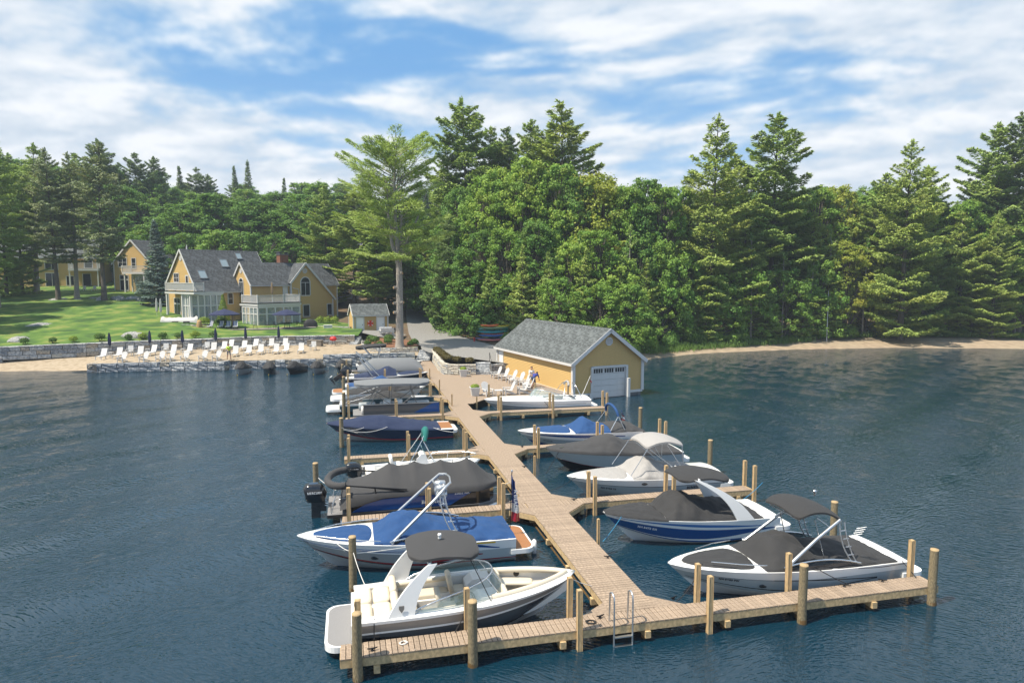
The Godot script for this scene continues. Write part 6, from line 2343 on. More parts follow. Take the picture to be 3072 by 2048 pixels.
# open bowrider with grey hull, cream seats and dark canopy (front left)
func boat_taupe() -> void:
	var t := boat("bowrider_boat", "open white and grey bowrider with cream seats and charcoal canopy on white arch", -0.87, 18.85, true)
	var h := hull(0.78, 7.27, 2.52, 0.92, 1.2, 2.7, 1.15)
	band(t, h, "hull_bottom", -1.0, 0.1, M.gel_white)
	band(t, h, "hull_black_band", [0.1, 0.1, 0.1, 0.1], [0.52, 0.36, 0.18, 0.13], M.gel_black)
	band(t, h, "hull_side", [0.52, 0.36, 0.18, 0.13], [0.60, 0.62, 0.63, 0.66], M.gel_slate)
	band(t, h, "hull_pinstripe", [0.60, 0.62, 0.63, 0.66], [0.66, 0.68, 0.70, 0.73], M.gel_white)
	band(t, h, "hull_upper", [0.66, 0.68, 0.70, 0.73], [0.90, 0.92, 0.92, 0.92], M.gel_taupe)
	band(t, h, "rub_rail", [0.90, 0.92, 0.92, 0.92], 1.0, M.gel_white)
	transom(t, h, M.gel_white)
	rim(t, h, "gunwale", 0.27, 0.0, 1.0, 0.03, M.gel_white)
	platform(t, 0.0, 0.95, 1.2, 0.36, M.gel_white, M.swim_mat)
	# inner walls and floor
	var s := st()
	for side in [-1, 1]:
		var rings := []
		for i in 27:
			var u := lerpf(0.02, 0.97, i / 26.0)
			var w := maxf(0.02, hw(h, u) - 0.27)
			var q := inner(h, u, 0.32)
			rings.append(PackedVector3Array([Vector3(hx(h, u), sheer(h, u) + 0.02, w * side), Vector3(hx(h, u), q.y, q.x * side)]))
		soft(s, 1)
		loft(s, rings, false)
	obj("liner", s, M.vinyl_white, t)
	s = st()
	var fl := []
	for i in 20:
		var u := lerpf(0.02, 0.97, i / 19.0)
		var q := inner(h, u, 0.32)
		fl.append(PackedVector3Array([Vector3(hx(h, u), q.y, -q.x), Vector3(hx(h, u), q.y, q.x)]))
	flat(s)
	loft(s, fl, false)
	obj("floor", s, M.boat_floor, t)
	# cream coaming cushion round the bow and along the sides
	s = st()
	for side in [-1, 1]:
		var pts := []
		for i in 15:
			var u := lerpf(0.58, 0.955, i / 14.0)
			pts.append(Vector3(hx(h, u), sheer(h, u) + 0.05, maxf(0.0, hw(h, u) - 0.33) * side))
		tube(s, pts, 0.085, 8)
	obj("bow_coaming", s, M.vinyl, t)
	for side in [-1, 1]:
		s = st()
		var pts := []
		for i in 10:
			var u := lerpf(0.12, 0.42, i / 9.0)
			pts.append(Vector3(hx(h, u), sheer(h, u) - 0.02, (hw(h, u) - 0.31) * side))
		tube(s, pts, 0.07, 8)
		obj("side_coaming", s, M.vinyl, t)
	# sun pads over the engine, split in four
	for q in [[1.02, -0.48, 0.52], [1.02, 0.5, 0.52], [1.55, -0.48, 0.5], [1.55, 0.5, 0.5]]:
		pad(t, "sun_pad", Vector3(q[0], 0.84, q[1]), Vector3(q[2], 0.2, 0.94), M.vinyl)
	s = st()
	box(s, Vector3(1.25, 0.6, 0), Vector3(1.1, 0.4, 2.0))
	obj("engine_hatch", s, M.gel_white, t)
	for q in [-0.52, 0.52]:
		pad(t, "bench_back", Vector3(1.9, 0.98, q), Vector3(0.22, 0.5, 0.98), M.vinyl, Basis(Vector3.BACK, 0.15))
	pad(t, "bench_seat", Vector3(2.25, 0.62, -0.2), Vector3(0.55, 0.24, 1.6), M.vinyl)
	pad(t, "bench_seat", Vector3(2.95, 0.62, -0.72), Vector3(1.2, 0.24, 0.5), M.vinyl)
	s = st()
	box(s, Vector3(2.6, 0.5, -0.66), Vector3(1.7, 0.2, 0.55))
	box(s, Vector3(3.35, 0.55, -0.72), Vector3(0.42, 0.34, 0.5))
	obj("seat_base", s, M.vinyl_white, t)
	# helm chairs
	for q in [[3.3, 0.42], [3.75, -0.62]]:
		s = st()
		lathe(s, [[0.14, 0.4], [0.07, 0.44], [0.07, 0.66]], 10, Vector3(q[0], 0, q[1]))
		var ch := obj("helm_chair", s, M.vinyl_white, t)
		pad(ch, "seat", Vector3(q[0] + 0.06, 0.72, q[1]), Vector3(0.5, 0.18, 0.5), M.vinyl)
		pad(ch, "backrest", Vector3(q[0] - 0.2, 1.02, q[1]), Vector3(0.16, 0.56, 0.52), M.vinyl, Basis(Vector3.BACK, 0.2))
	# consoles
	for q in [[0.6, 1], [-0.6, 0]]:
		s = st()
		slab(s, PackedVector2Array([Vector2(4.0, 0.4), Vector2(4.0, 0.95), Vector2(4.2, 1.12), Vector2(4.72, 1.16), Vector2(4.78, 0.4)]), q[0] - 0.28, q[0] + 0.28)
		obj("console", s, M.vinyl_white, t)
	s = st()
	box(s, Vector3(4.09, 1.05, 0.6), Vector3(0.03, 0.2, 0.42), Basis(Vector3.BACK, 0.85))
	obj("dashboard", s, M.gel_black, t)
	s = st()
	var wheel := []
	for i in 13:
		var a := TAU * i / 12.0
		wheel.append(Vector3(3.92, 0.98, 0.6) + Vector3(-0.1 * sin(a), 0.15 * sin(a), 0.17 * cos(a)))
	tube(s, wheel, 0.014, 5, false)
	obj("steering_wheel", s, M.rubber, t)
	# bow seats
	for q in [-1, 1]:
		var bb := Basis(Vector3.UP, q * 0.24)
		pad(t, "bow_cushion", Vector3(5.5, 0.86, q * 0.46), Vector3(1.15, 0.14, 0.42), M.vinyl, bb)
		pad(t, "bow_backrest", Vector3(4.93, 1.02, q * 0.56), Vector3(0.14, 0.44, 0.5), M.vinyl, Basis(Vector3.BACK, -0.2))
	pad(t, "bow_cushion", Vector3(6.15, 0.92, 0), Vector3(0.4, 0.12, 0.36), M.vinyl)
	s = st()
	lathe(s, [[0.09, 0.0], [0.09, 0.02], [0.03, 0.025]], 12, Vector3(5.6, 1.05, -0.62), 1, 1, Basis(Vector3.RIGHT, PI / 2))
	obj("speaker", s, M.black_metal, t)
	screen(t, [Vector2(2.35, 1.13), Vector2(3.3, 1.12), Vector2(4.35, 0.98), Vector2(4.95, 0.5), Vector2(5.08, 0.0), Vector2(4.95, -0.5), Vector2(4.35, -0.98), Vector2(3.3, -1.12), Vector2(2.35, -1.13)], [1.0, 1.02, 1.06, 1.1, 1.12, 1.1, 1.06, 1.02, 1.0], [1.02, 1.3, 1.52, 1.6, 1.62, 1.6, 1.52, 1.3, 1.02], 0.75, M.wind_glass, M.chrome, 0.022)
	arch(t, Vector3(1.62, 0.9, 1.12), Vector3(2.35, 0.9, 1.12), Vector3(2.75, 2.28, 1.0), Vector3(3.0, 2.3, 1.0), 0.12, 0.05, M.gel_white)
	bars(t, "arch_crossbar", [[Vector3(2.8, 2.28, -1.0), Vector3(2.75, 2.34, 0), Vector3(2.8, 2.28, 1.0)]], 0.05, M.gel_white)
	bimini(t, "canopy", Vector3(3.25, 2.36, 0.0), 2.0, 2.05, 0.10, 0.10, M.canvas_char, -0.03, 0.38, 0.07)
	bars(t, "canopy_strut", both([[Vector3(3.9, 2.35, 0.95), Vector3(4.5, 1.05, 1.05)]]), 0.012, M.black_metal)
	s = st()
	lathe(s, [[0.05, 0.0], [0.05, 0.08], [0.06, 0.09], [0.05, 0.14], [0.01, 0.15]], 10, Vector3(3.2, 2.6, 0.0))
	obj("anchor_light", s, M.gel_white, t)
	words("REGAL", 0.26, M.letters, t, Vector3(2.0, 0.12, 1.195), Basis(Vector3.UP, 0.0) * Basis(Vector3.RIGHT, -0.06), 0.01)
	s = st()
	slab(s, PackedVector2Array([Vector2(-0.07, 0.09), Vector2(0.07, 0.09), Vector2(0.07, 0), Vector2(0, -0.11), Vector2(-0.07, 0)]), 0.0, 0.01, Basis(), Vector3(2.02, 1.2, 1.175))
	obj("badge", s, M.gel_taupe, t)
	side_words(t, h, "NH 7108 BW", 0.80, 0.55, 0.10, 1, M.letters_dark)
	line(t, "mooring_line", sag(Vector3(3.8, 1.02, 1.2), Vector3(3.4, 0.56, 1.5), 0.02), M.rope_black, 0.014)
	line(t, "mooring_line", sag(Vector3(1.3, 0.98, 1.1), Vector3(1.28, 0.57, 1.4), 0.0), M.rope_black, 0.014)
	line(t, "mooring_line", sag(Vector3(6.9, 1.2, 0.12), Vector3(7.9, 0.57, -0.25), 0.1), M.rope, 0.012)
	line(t, "mooring_line", sag(Vector3(1.1, 0.95, -1.1), Vector3(0.78, 1.3, -2.8), 0.15), M.rope, 0.012)

# white sport boat with blue covers, tower and racing stripes
func boat_formula() -> void:
	var t := boat("sport_boat", "white sport boat with bright blue covers, silver tow tower and red racing stripes", 6.22, 23.8, false)
	var h := hull(0.72, 8.2, 2.55, 0.86, 1.2, 2.7, 1.2)
	band(t, h, "hull_bottom", -1.0, 0.16, M.gel_pearl)
	band(t, h, "hull_red_line", [0.16, 0.17, 0.2, 0.24], [0.20, 0.22, 0.26, 0.29], M.gel_red)
	band(t, h, "hull_side", [0.20, 0.22, 0.26, 0.29], [0.62, 0.62, 0.64, 0.66], M.gel_pearl, 0.0, 0.4)
	band(t, h, "hull_dark_panel", [0.25, 0.26, 0.28, 0.29], [0.62, 0.63, 0.65, 0.66], M.gel_grey, 0.4, 1.0)
	band(t, h, "hull_upper", [0.62, 0.62, 0.64, 0.66], 1.0, M.gel_white)
	band(t, h, "stripe_navy", 0.70, 0.74, M.gel_blue, 0.25, 1.0, 0.003)
	band(t, h, "stripe_sky", 0.78, 0.81, M.gel_sky, 0.25, 1.0, 0.003)
	band(t, h, "stripe_blue", [0.66, 0.78, 0.86, 0.84], [0.70, 0.90, 0.96, 0.88], M.gel_blue, 0.08, 0.42, 0.005)
	band(t, h, "stripe_yellow", [0.90, 0.92, 0.95], [0.97, 0.985, 0.97], M.gel_yellow, 0.10, 0.42, 0.006)
	band(t, h, "stripe_red", [0.44, 0.34, 0.26], [0.48, 0.62, 0.60], M.gel_red, 0.16, 0.40, 0.005)
	band(t, h, "stripe_red_inner", [0.42, 0.38], [0.46, 0.54], M.gel_pearl, 0.24, 0.37, 0.008)
	transom(t, h, M.gel_white)
	deck_top(t, h, "deck", 0.0, 0.995, 0.04, M.gel_white)
	platform(t, 0.0, 0.9, 1.18, 0.46, M.gel_white, M.teak)
	cover(t, h, "bow_cover", 0.665, 0.925, 0.2, [0.05, 0.10, 0.10, 0.06, 0.02], 2.6, M.canvas_blue, 0.0, 0.10)
	cover(t, h, "cockpit_cover", 0.0, 0.655, 0.06, [0.02, 0.18, 0.24, 0.27, 0.34, 0.44, 0.60, 0.70, 0.54, 0.04], 2.0, M.canvas_blue, 0.04, 0.16)
	bars(t, "screen_rail", both([bez(Vector3(2.4, 1.0, 1.18), Vector3(3.6, 1.42, 1.2), Vector3(5.1, 1.12, 1.16), 10)]), 0.03, M.chrome)
	var s := st()
	side_glass(t, bez(Vector3(2.6, 1.02, 1.19), Vector3(3.6, 1.38, 1.21), Vector3(4.95, 1.12, 1.17), 10))
	# tow tower
	bars(t, "tower_leg", both([[Vector3(5.05, 1.05, 1.12), Vector3(3.5, 2.45, 0.95), Vector3(3.15, 2.78, 0.82), Vector3(2.95, 2.84, 0.55)]]), 0.055, M.alu, 9)
	bars(t, "tower_bar", [[Vector3(2.95, 2.84, -0.56), Vector3(2.9, 2.9, 0), Vector3(2.95, 2.84, 0.56)], [Vector3(3.4, 2.52, -0.92), Vector3(3.4, 2.6, 0), Vector3(3.4, 2.52, 0.92)]], 0.035, M.alu)
	for e in [-1, 1]:
		var b0 := Vector3(3.3, 2.55, e * 0.94)
		var b1 := Vector3(2.75, 1.02, e * 1.16)
		bars(t, "rear_strut", [bez(b0 + Vector3(0.07, 0, 0), Vector3(3.35, 1.7, e * 1.08), b1 + Vector3(0.07, 0, 0), 6), bez(b0 - Vector3(0.1, 0, 0), Vector3(3.12, 1.75, e * 1.08), b1 - Vector3(0.07, 0, 0), 6)], 0.022, M.alu)
		for k in 4:
			var f := 0.2 + k * 0.2
			s = st()
			tube(s, [b0.lerp(b1, f) + Vector3(0.15, 0, 0), b0.lerp(b1, f) + Vector3(-0.07, 0, 0)], 0.018, 6)
			obj("strut_rung", s, M.alu, t)
	for q in [[-0.42, 2.62], [0.02, 2.66], [-0.4, 2.4], [0.05, 2.42]]:
		s = st()
		lathe(s, [[0.02, -0.2], [0.12, -0.17], [0.14, 0.0], [0.12, 0.17], [0.11, 0.19]], 12, Vector3(3.25, q[1], q[0]), 1, 1, Basis(Vector3.BACK, PI / 2))
		obj("tower_speaker", s, M.alu, t)
	var hoop := []
	for i in 17:
		var a := TAU * i / 16.0
		hoop.append(Vector3(3.2, 2.46 + 0.4 * sin(a), -0.62 + 0.16 * cos(a)))
	bars(t, "wakeboard_rack", [hoop], 0.02, M.alu)
	# flag on the stern staff
	bars(t, "flag_staff", [[Vector3(0.62, 0.46, 0.25), Vector3(0.55, 2.85, 0.2)]], 0.018, M.black_metal)
	s = st()
	lathe(s, [[0.001, 2.82], [0.035, 2.87], [0.035, 2.93], [0.001, 2.95]], 8, Vector3(0.55, 0, 0.2))
	obj("staff_knob", s, M.chrome, t)
	flag(t, Vector3(0.57, 2.75, 0.2), 1.75, 0.34, [M.stripe_blue, M.stripe_blue, M.stripe_blue, M.canvas_white, M.gel_red], "A BEACH")
	fender(t, Vector3(-0.12, 0.2, -0.5), M.gel_white)
	porthole(t, h, 0.66, 0.45, -1)
	bars(t, "bow_rail", both([[Vector3(7.6, 1.24, 0.26), Vector3(6.9, 1.24, 0.68), Vector3(6.0, 1.2, 1.0), Vector3(5.4, 1.17, 1.13)]]), 0.016, M.chrome)
	line(t, "mooring_line", sag(Vector3(6.9, 1.16, -0.78), Vector3(6.35, 1.25, -2.0), 0.12), M.rope, 0.012)
	line(t, "mooring_line", sag(Vector3(4.0, 0.98, -1.24), Vector3(6.2, 1.2, -2.05), 0.05), M.rope, 0.012)

func flag(t: Node3D, at: Vector3, hgt: float, wid: float, mats: Array, txt := "", along := Vector3(-1, 0, 0.15)) -> void:
	# a hanging banner gathered at its hoist, in three strips
	var d := along.normalized()
	var n := mats.size()
	for k in n:
		var s := st()
		soft(s, 1)
		var rings := []
		for i in 9:
			var r := PackedVector3Array()
			var f := (k + i / 8.0) / n
			for j in 9:
				var g := j / 8.0
				var w := wid * (0.35 + 0.65 * smoothstep(0.0, 0.8, f))
				r.append(at + d * g * w - Vector3(0, f * hgt * (1.0 - 0.1 * g) + g * 0.25, 0) + d.cross(Vector3.UP) * 0.06 * sin(g * 8.0 + f * 4.0))
			rings.append(r)
		loft(s, rings, false)
		obj("flag_cloth", s, mats[k], t)
	if txt != "":
		var x := -Vector3(0, 1, 0)
		var z := d.cross(Vector3.UP).normalized()
		for e in [-1, 1]:
			words(txt, 0.2, M.letters, t, at + d * wid * 0.42 - Vector3(0, hgt * 0.55, 0) + z * e * 0.075, Basis(x * 1.0, z.cross(x) * e, z * e) if e > 0 else Basis(-x, z.cross(x), -z), 0.006)

# pontoon boat under charcoal cover with blue side
func boat_pontoon_black() -> void:
	var t := boat("pontoon_boat", "pontoon boat with blue side under a peaked charcoal cover, big black outboard", -1.1, 29.0, true)
	for e in [-1, 1]:
		var s := st()
		tube(s, [Vector3(0.5, 0.02, e * 0.9), Vector3(0.55, 0.02, e * 0.9), Vector3(6.3, 0.02, e * 0.9), Vector3(6.8, 0.14, e * 0.9), Vector3(7.1, 0.32, e * 0.9)], [0.2, 0.3, 0.3, 0.22, 0.03], 12)
		obj("pontoon", s, M.alu, t)
	var s := st()
	var deck := PackedVector2Array([Vector2(0, -1.25), Vector2(6.2, -1.25), Vector2(6.9, -0.95), Vector2(7.15, -0.5), Vector2(7.15, 0.5), Vector2(6.9, 0.95), Vector2(6.2, 1.25), Vector2(0, 1.25)])
	plate(s, deck, 0.34, 0.46)
	obj("deck", s, M.swim_mat, t)
	s = st()
	for e in [-1, 1]:
		box(s, Vector3(3.1, 0.40, e * 1.27), Vector3(6.2, 0.13, 0.03))
	obj("deck_edge", s, M.rubber, t)
	# side panels: black above, blue wedge
	var path := [Vector2(0.95, 1.22), Vector2(6.1, 1.22), Vector2(6.75, 0.95), Vector2(7.0, 0.5), Vector2(7.0, -0.5), Vector2(6.75, -0.95), Vector2(6.1, -1.22), Vector2(0.95, -1.22)]
	s = st()
	flat(s)
	for i in path.size() - 1:
		var a := Vector3(path[i].x, 0.46, path[i].y)
		var b := Vector3(path[i + 1].x, 0.46, path[i + 1].y)
		quad(s, a, b, b + Vector3(0, 0.72, 0), a + Vector3(0, 0.72, 0))
	obj("fence_panel", s, M.gel_black, t)
	for e in [-1, 1]:
		s = st()
		slab(s, PackedVector2Array([Vector2(0.95, 0.5), Vector2(5.0, 0.5), Vector2(5.9, 1.0), Vector2(3.5, 1.02), Vector2(2.2, 0.96), Vector2(1.5, 0.8)]), 1.225, 1.235, Basis(Vector3.RIGHT, Vector3.UP, Vector3(0, 0, e)))
		obj("blue_panel", s, M.gel_blue, t)
	# cover with tent poles
	var rings := []
	for i in 61:
		var f := i / 60.0
		var x := lerpf(0.85, 7.15, f)
		var w := 1.27
		if x > 6.1:
			w = lerpf(1.27, 0.55, pow((x - 6.1) / 1.05, 1.8))
		var peak := lerpf(0.35, 0.92, smoothstep(0.0, 0.3, f)) * (1.0 - smoothstep(0.82, 1.0, f) * 0.9)
		var tent := 0.0
		for p in [0.27, 0.44, 0.62, 0.80]:
			tent = maxf(tent, exp(-absf(f - p) * 26.0))
		var r := PackedVector3Array()
		for j in 21:
			var g := j / 10.0 - 1.0
			var y := 1.2 + peak * (1.0 - pow(absf(g), 1.25)) * (0.84 + 0.2 * tent * (1.0 - absf(g) * 0.6))
			y += 0.03 * gnoise.get_noise_2d(x * 60.0, g * 30.0)
			r.append(Vector3(x, y, g * w))
		r.insert(0, Vector3(x, 1.02 - 0.3 * (1.0 - smoothstep(0.0, 0.25, f)), -w - 0.02))
		r.append(Vector3(x, 1.02 - 0.3 * (1.0 - smoothstep(0.0, 0.25, f)), w + 0.02))
		rings.append(r)
	s = st()
	soft(s, 1)
	loft(s, rings, false)
	var cap := PackedVector3Array()
	for p in rings[0]:
		cap.append(Vector3(p.x - 0.35, minf(p.y, 0.62), p.z))
	soft(s, 2)
	loft(s, [cap, rings[0]], false)
	obj("cover", s, M.canvas_char, t)
	for p in [0.27, 0.44, 0.62, 0.80]:
		s = st()
		lathe(s, [[0.04, 0.0], [0.04, 0.03], [0.01, 0.05]], 8, Vector3(lerpf(0.85, 7.15, p), 2.1, 0))
		obj("pole_cap", s, M.rubber, t)
	# folded canopy and its frame over the stern
	var arcp := []
	for i in 17:
		var a := PI * (i / 16.0) + PI / 2
		arcp.append(Vector3(0.75 + cos(a) * 0.75, 1.62 + cos(a) * 0.06, sin(a) * 1.2))
	s = st()
	tube(s, arcp, 0.15, 9)
	obj("folded_canopy", s, M.canvas_char, t)
	bars(t, "canopy_frame", both([[Vector3(0.7, 1.62, 1.2), Vector3(3.2, 1.3, 1.25)], [Vector3(1.3, 1.55, 1.22), Vector3(3.1, 1.24, 1.25)], [Vector3(1.9, 1.5, 1.22), Vector3(1.95, 1.1, 1.24)]]), 0.03, M.black_metal)
	bars(t, "gate_rail", both([[Vector3(0.15, 0.46, 1.15), Vector3(0.3, 1.05, 1.15), Vector3(0.75, 1.1, 1.15), Vector3(0.85, 0.46, 1.15)]]) + [[Vector3(0.1, 0.46, 0.45), Vector3(0.45, 1.25, 0.5), Vector3(0.55, 0.46, 0.5)], [Vector3(0.1, 0.2, 0.9), Vector3(0.15, 0.7, 0.9), Vector3(-0.1, 0.78, 0.9)], [Vector3(0.1, 0.2, 0.6), Vector3(0.15, 0.7, 0.6), Vector3(-0.1, 0.78, 0.6)]], 0.02, M.chrome)
	outboard(t, Vector3(-0.15, 0.55, 0.0), M.gel_black, "MERCURY", 0.0, 1.15)
	words("2962 AK", 0.17, M.letters, t, Vector3(5.5, 1.0, 1.25), Basis(), 0.008)
	words("Barletta", 0.2, M.letters, t, Vector3(4.2, 0.72, 1.25), Basis(), 0.008, "Droid Serif", "lettering", true)
	line(t, "mooring_line", sag(Vector3(0.3, 0.75, -1.1), Vector3(-0.55, 1.15, -2.1), 0.12), M.rope, 0.014)
	line(t, "mooring_line", sag(Vector3(6.9, 0.6, 0.3), Vector3(8.1, 0.58, 0.6), 0.1), M.rope, 0.012)
	line(t, "mooring_line", sag(Vector3(6.9, 0.6, -0.3), Vector3(8.1, 0.6, -1.0), 0.1), M.rope, 0.012)

# outboard motor: cowl, midsection, gearcase; tip > 0 tilts it out of the water
func outboard(t: Node3D, at: Vector3, m: Material, txt: String, tip := 0.0, k := 1.0) -> void:
	var o := Node3D.new()
	o.name = "outboard_motor"
	t.add_child(o, true)
	o.position = at
	o.rotation.z = -tip
	o.scale = Vector3.ONE * k
	var s := st()
	var rings := []
	for q in [[0.12, 0.30, 0.20], [0.2, 0.36, 0.24], [0.45, 0.40, 0.27], [0.62, 0.38, 0.26], [0.74, 0.30, 0.21], [0.79, 0.16, 0.12]]:
		var r := PackedVector3Array()
		for i in 16:
			var a := -TAU * i / 16.0
			var x := signf(cos(a)) * pow(absf(cos(a)), 0.6)
			var z := signf(sin(a)) * pow(absf(sin(a)), 0.6)
			r.append(Vector3(-0.3 + x * q[1] - (0.06 if q[0] > 0.5 else 0.0), q[0], z * q[2]))
		rings.append(r)
	soft(s, 1)
	loft(s, rings, true, true, true)
	obj("cowl", s, m, o)
	s = st()
	box(s, Vector3(-0.3, -0.25, 0), Vector3(0.32, 0.8, 0.2))
	box(s, Vector3(-0.05, -0.05, 0), Vector3(0.24, 0.35, 0.3))
	tube(s, [Vector3(-0.62, -0.78, 0), Vector3(-0.4, -0.78, 0), Vector3(0.05, -0.8, 0)], [0.03, 0.09, 0.02], 8)
	obj("leg", s, m, o)
	for e in [0, 1, 2]:
		s = st()
		box(s, Vector3(-0.64, -0.78, 0) + Basis(Vector3.RIGHT, TAU * e / 3.0) * Vector3(0, 0.1, 0), Vector3(0.02, 0.2, 0.1), Basis(Vector3.RIGHT, TAU * e / 3.0) * Basis(Vector3.UP, 0.5))
		obj("propeller_blade", s, M.alu, o)
	if txt != "":
		words(txt, 0.11, M.letters, o, Vector3(-0.33, 0.5, 0.275), Basis(), 0.008)
		words(txt, 0.11, M.letters, o, Vector3(-0.33, 0.5, -0.275), Basis(Vector3.UP, PI), 0.008)

# white centre console with teal rolled canopy
func boat_console() -> void:
	var t := boat("console_boat", "white centre console boat with folded teal canopy and black outboard", 0.0, 32.95, true)
	var h := hull(0.35, 6.15, 2.2, 0.72, 0.95, 2.6, 0.8)
	band(t, h, "hull_bottom", -1.0, 0.3, M.gel_white)
	band(t, h, "hull_side", 0.3, 1.0, M.gel_white)
	band(t, h, "hull_stripe", 0.3, 0.42, M.gel_teal, 0.0, 1.0, 0.004)
	transom(t, h, M.gel_white)
	rim(t, h, "gunwale", 0.2, 0.0, 1.0, 0.03, M.gel_white)
	var s := st()
	for side in [-1, 1]:
		var rings := []
		for i in 21:
			var u := lerpf(0.03, 0.97, i / 20.0)
			var w := maxf(0.02, hw(h, u) - 0.2)
			var q := inner(h, u, 0.24)
			rings.append(PackedVector3Array([Vector3(hx(h, u), sheer(h, u) + 0.02, w * side), Vector3(hx(h, u), q.y, q.x * side)]))
		soft(s, 1)
		loft(s, rings, false)
	obj("liner", s, M.gel_white, t)
	s = st()
	flat(s)
	var fl := []
	for i in 16:
		var u := lerpf(0.03, 0.97, i / 15.0)
		var q := inner(h, u, 0.24)
		fl.append(PackedVector3Array([Vector3(hx(h, u), q.y, -q.x), Vector3(hx(h, u), q.y, q.x)]))
	loft(s, fl, false)
	obj("floor", s, M.vinyl_white, t)
	s = st()
	slab(s, PackedVector2Array([Vector2(2.9, 0.36), Vector2(2.95, 1.25), Vector2(3.2, 1.5), Vector2(3.4, 1.45), Vector2(3.75, 0.36)]), -0.38, 0.38)
	obj("console", s, M.gel_white, t)
	s = st()
	box(s, Vector3(3.28, 1.62, 0), Vector3(0.03, 0.42, 0.7), Basis(Vector3.BACK, 0.35))
	obj("windshield", s, M.wind_glass, t)
	s = st()
	box(s, Vector3(2.98, 1.28, 0), Vector3(0.05, 0.3, 0.6), Basis(Vector3.BACK, -0.7))
	obj("dashboard", s, M.gel_black, t)
	pad(t, "helm_seat", Vector3(2.0, 0.78, 0), Vector3(0.55, 0.5, 0.8), M.vinyl_white)
	pad(t, "helm_backrest", Vector3(1.75, 1.15, 0), Vector3(0.18, 0.55, 0.8), M.vinyl_white, Basis(Vector3.BACK, 0.15))
	pad(t, "stern_seat", Vector3(0.75, 0.62, 0), Vector3(0.45, 0.4, 1.5), M.vinyl_white)
	pad(t, "bow_cushion", Vector3(4.7, 0.66, 0), Vector3(0.9, 0.2, 0.6), M.vinyl_white)
	bars(t, "bow_rail", both([[Vector3(3.6, 0.86, 0.98), Vector3(3.9, 1.2, 0.95), Vector3(5.2, 1.26, 0.66), Vector3(5.95, 1.26, 0.1)], [Vector3(4.6, 0.9, 0.84), Vector3(4.65, 1.24, 0.82)], [Vector3(5.4, 0.95, 0.52), Vector3(5.45, 1.26, 0.55)]]), 0.018, M.chrome)
	bars(t, "canopy_frame", both([[Vector3(2.3, 0.8, 1.0), Vector3(3.2, 2.2, 0.55), Vector3(3.35, 2.5, 0.35)], [Vector3(3.9, 0.85, 0.95), Vector3(3.3, 2.1, 0.5)]]), 0.02, M.chrome)
	s = st()
	tube(s, [Vector3(3.35, 2.15, -0.5), Vector3(3.4, 2.5, -0.3), Vector3(3.42, 2.62, 0), Vector3(3.4, 2.5, 0.3), Vector3(3.35, 2.15, 0.5)], [0.09, 0.15, 0.16, 0.15, 0.09], 9)
	obj("rolled_canopy", s, M.canvas_teal, t)
	outboard(t, Vector3(0.3, 0.4, 0.0), M.gel_black, "Mercury", 0.0, 1.0)

# navy runabout with navy cover, red waterline stripe
func boat_navy() -> void:
	var t := boat("runabout_boat", "dark navy runabout under a smooth navy cover with red waterline stripe", 6.42, 42.75, false)
	var h := hull(0.35, 8.05, 2.5, 0.62, 1.12, 2.7, 1.3)
	band(t, h, "hull_bottom", -1.0, 0.05, M.gel_pearl)
	band(t, h, "red_stripe", [0.05, 0.05, 0.06, 0.08], [0.17, 0.16, 0.16, 0.18], M.gel_red)
	band(t, h, "hull_side", [0.17, 0.16, 0.16, 0.18], 0.94, M.gel_navy)
	band(t, h, "rub_rail", 0.94, 1.0, M.chrome)
	transom(t, h, M.gel_navy)
	deck_top(t, h, "deck", 0.0, 0.995, 0.05, M.teak)
	rim(t, h, "gunwale", 0.1, 0.0, 0.2, 0.03, M.gel_white)
	platform(t, 0.0, 0.5, 1.1, 0.5, M.gel_white, M.teak, 0.5)
	cover(t, h, "cover", 0.1, 0.99, -0.02, [0.05, 0.22, 0.33, 0.42, 0.52, 0.60, 0.52, 0.30, 0.16, 0.02], 1.9, M.canvas_navy, 0.06, 0.1)
	line(t, "mooring_line", sag(Vector3(5.8, 1.0, -1.2), Vector3(7.1, 1.2, -1.9), 0.3), M.rope, 0.014)
	line(t, "mooring_line", sag(Vector3(1.6, 0.78, -1.25), Vector3(0.4, 0.58, -1.9), 0.1), M.rope, 0.014)
	line(t, "mooring_line", sag(Vector3(4.4, 0.98, -1.27), Vector3(7.0, 1.1, -1.95), 0.5), M.rope, 0.014)

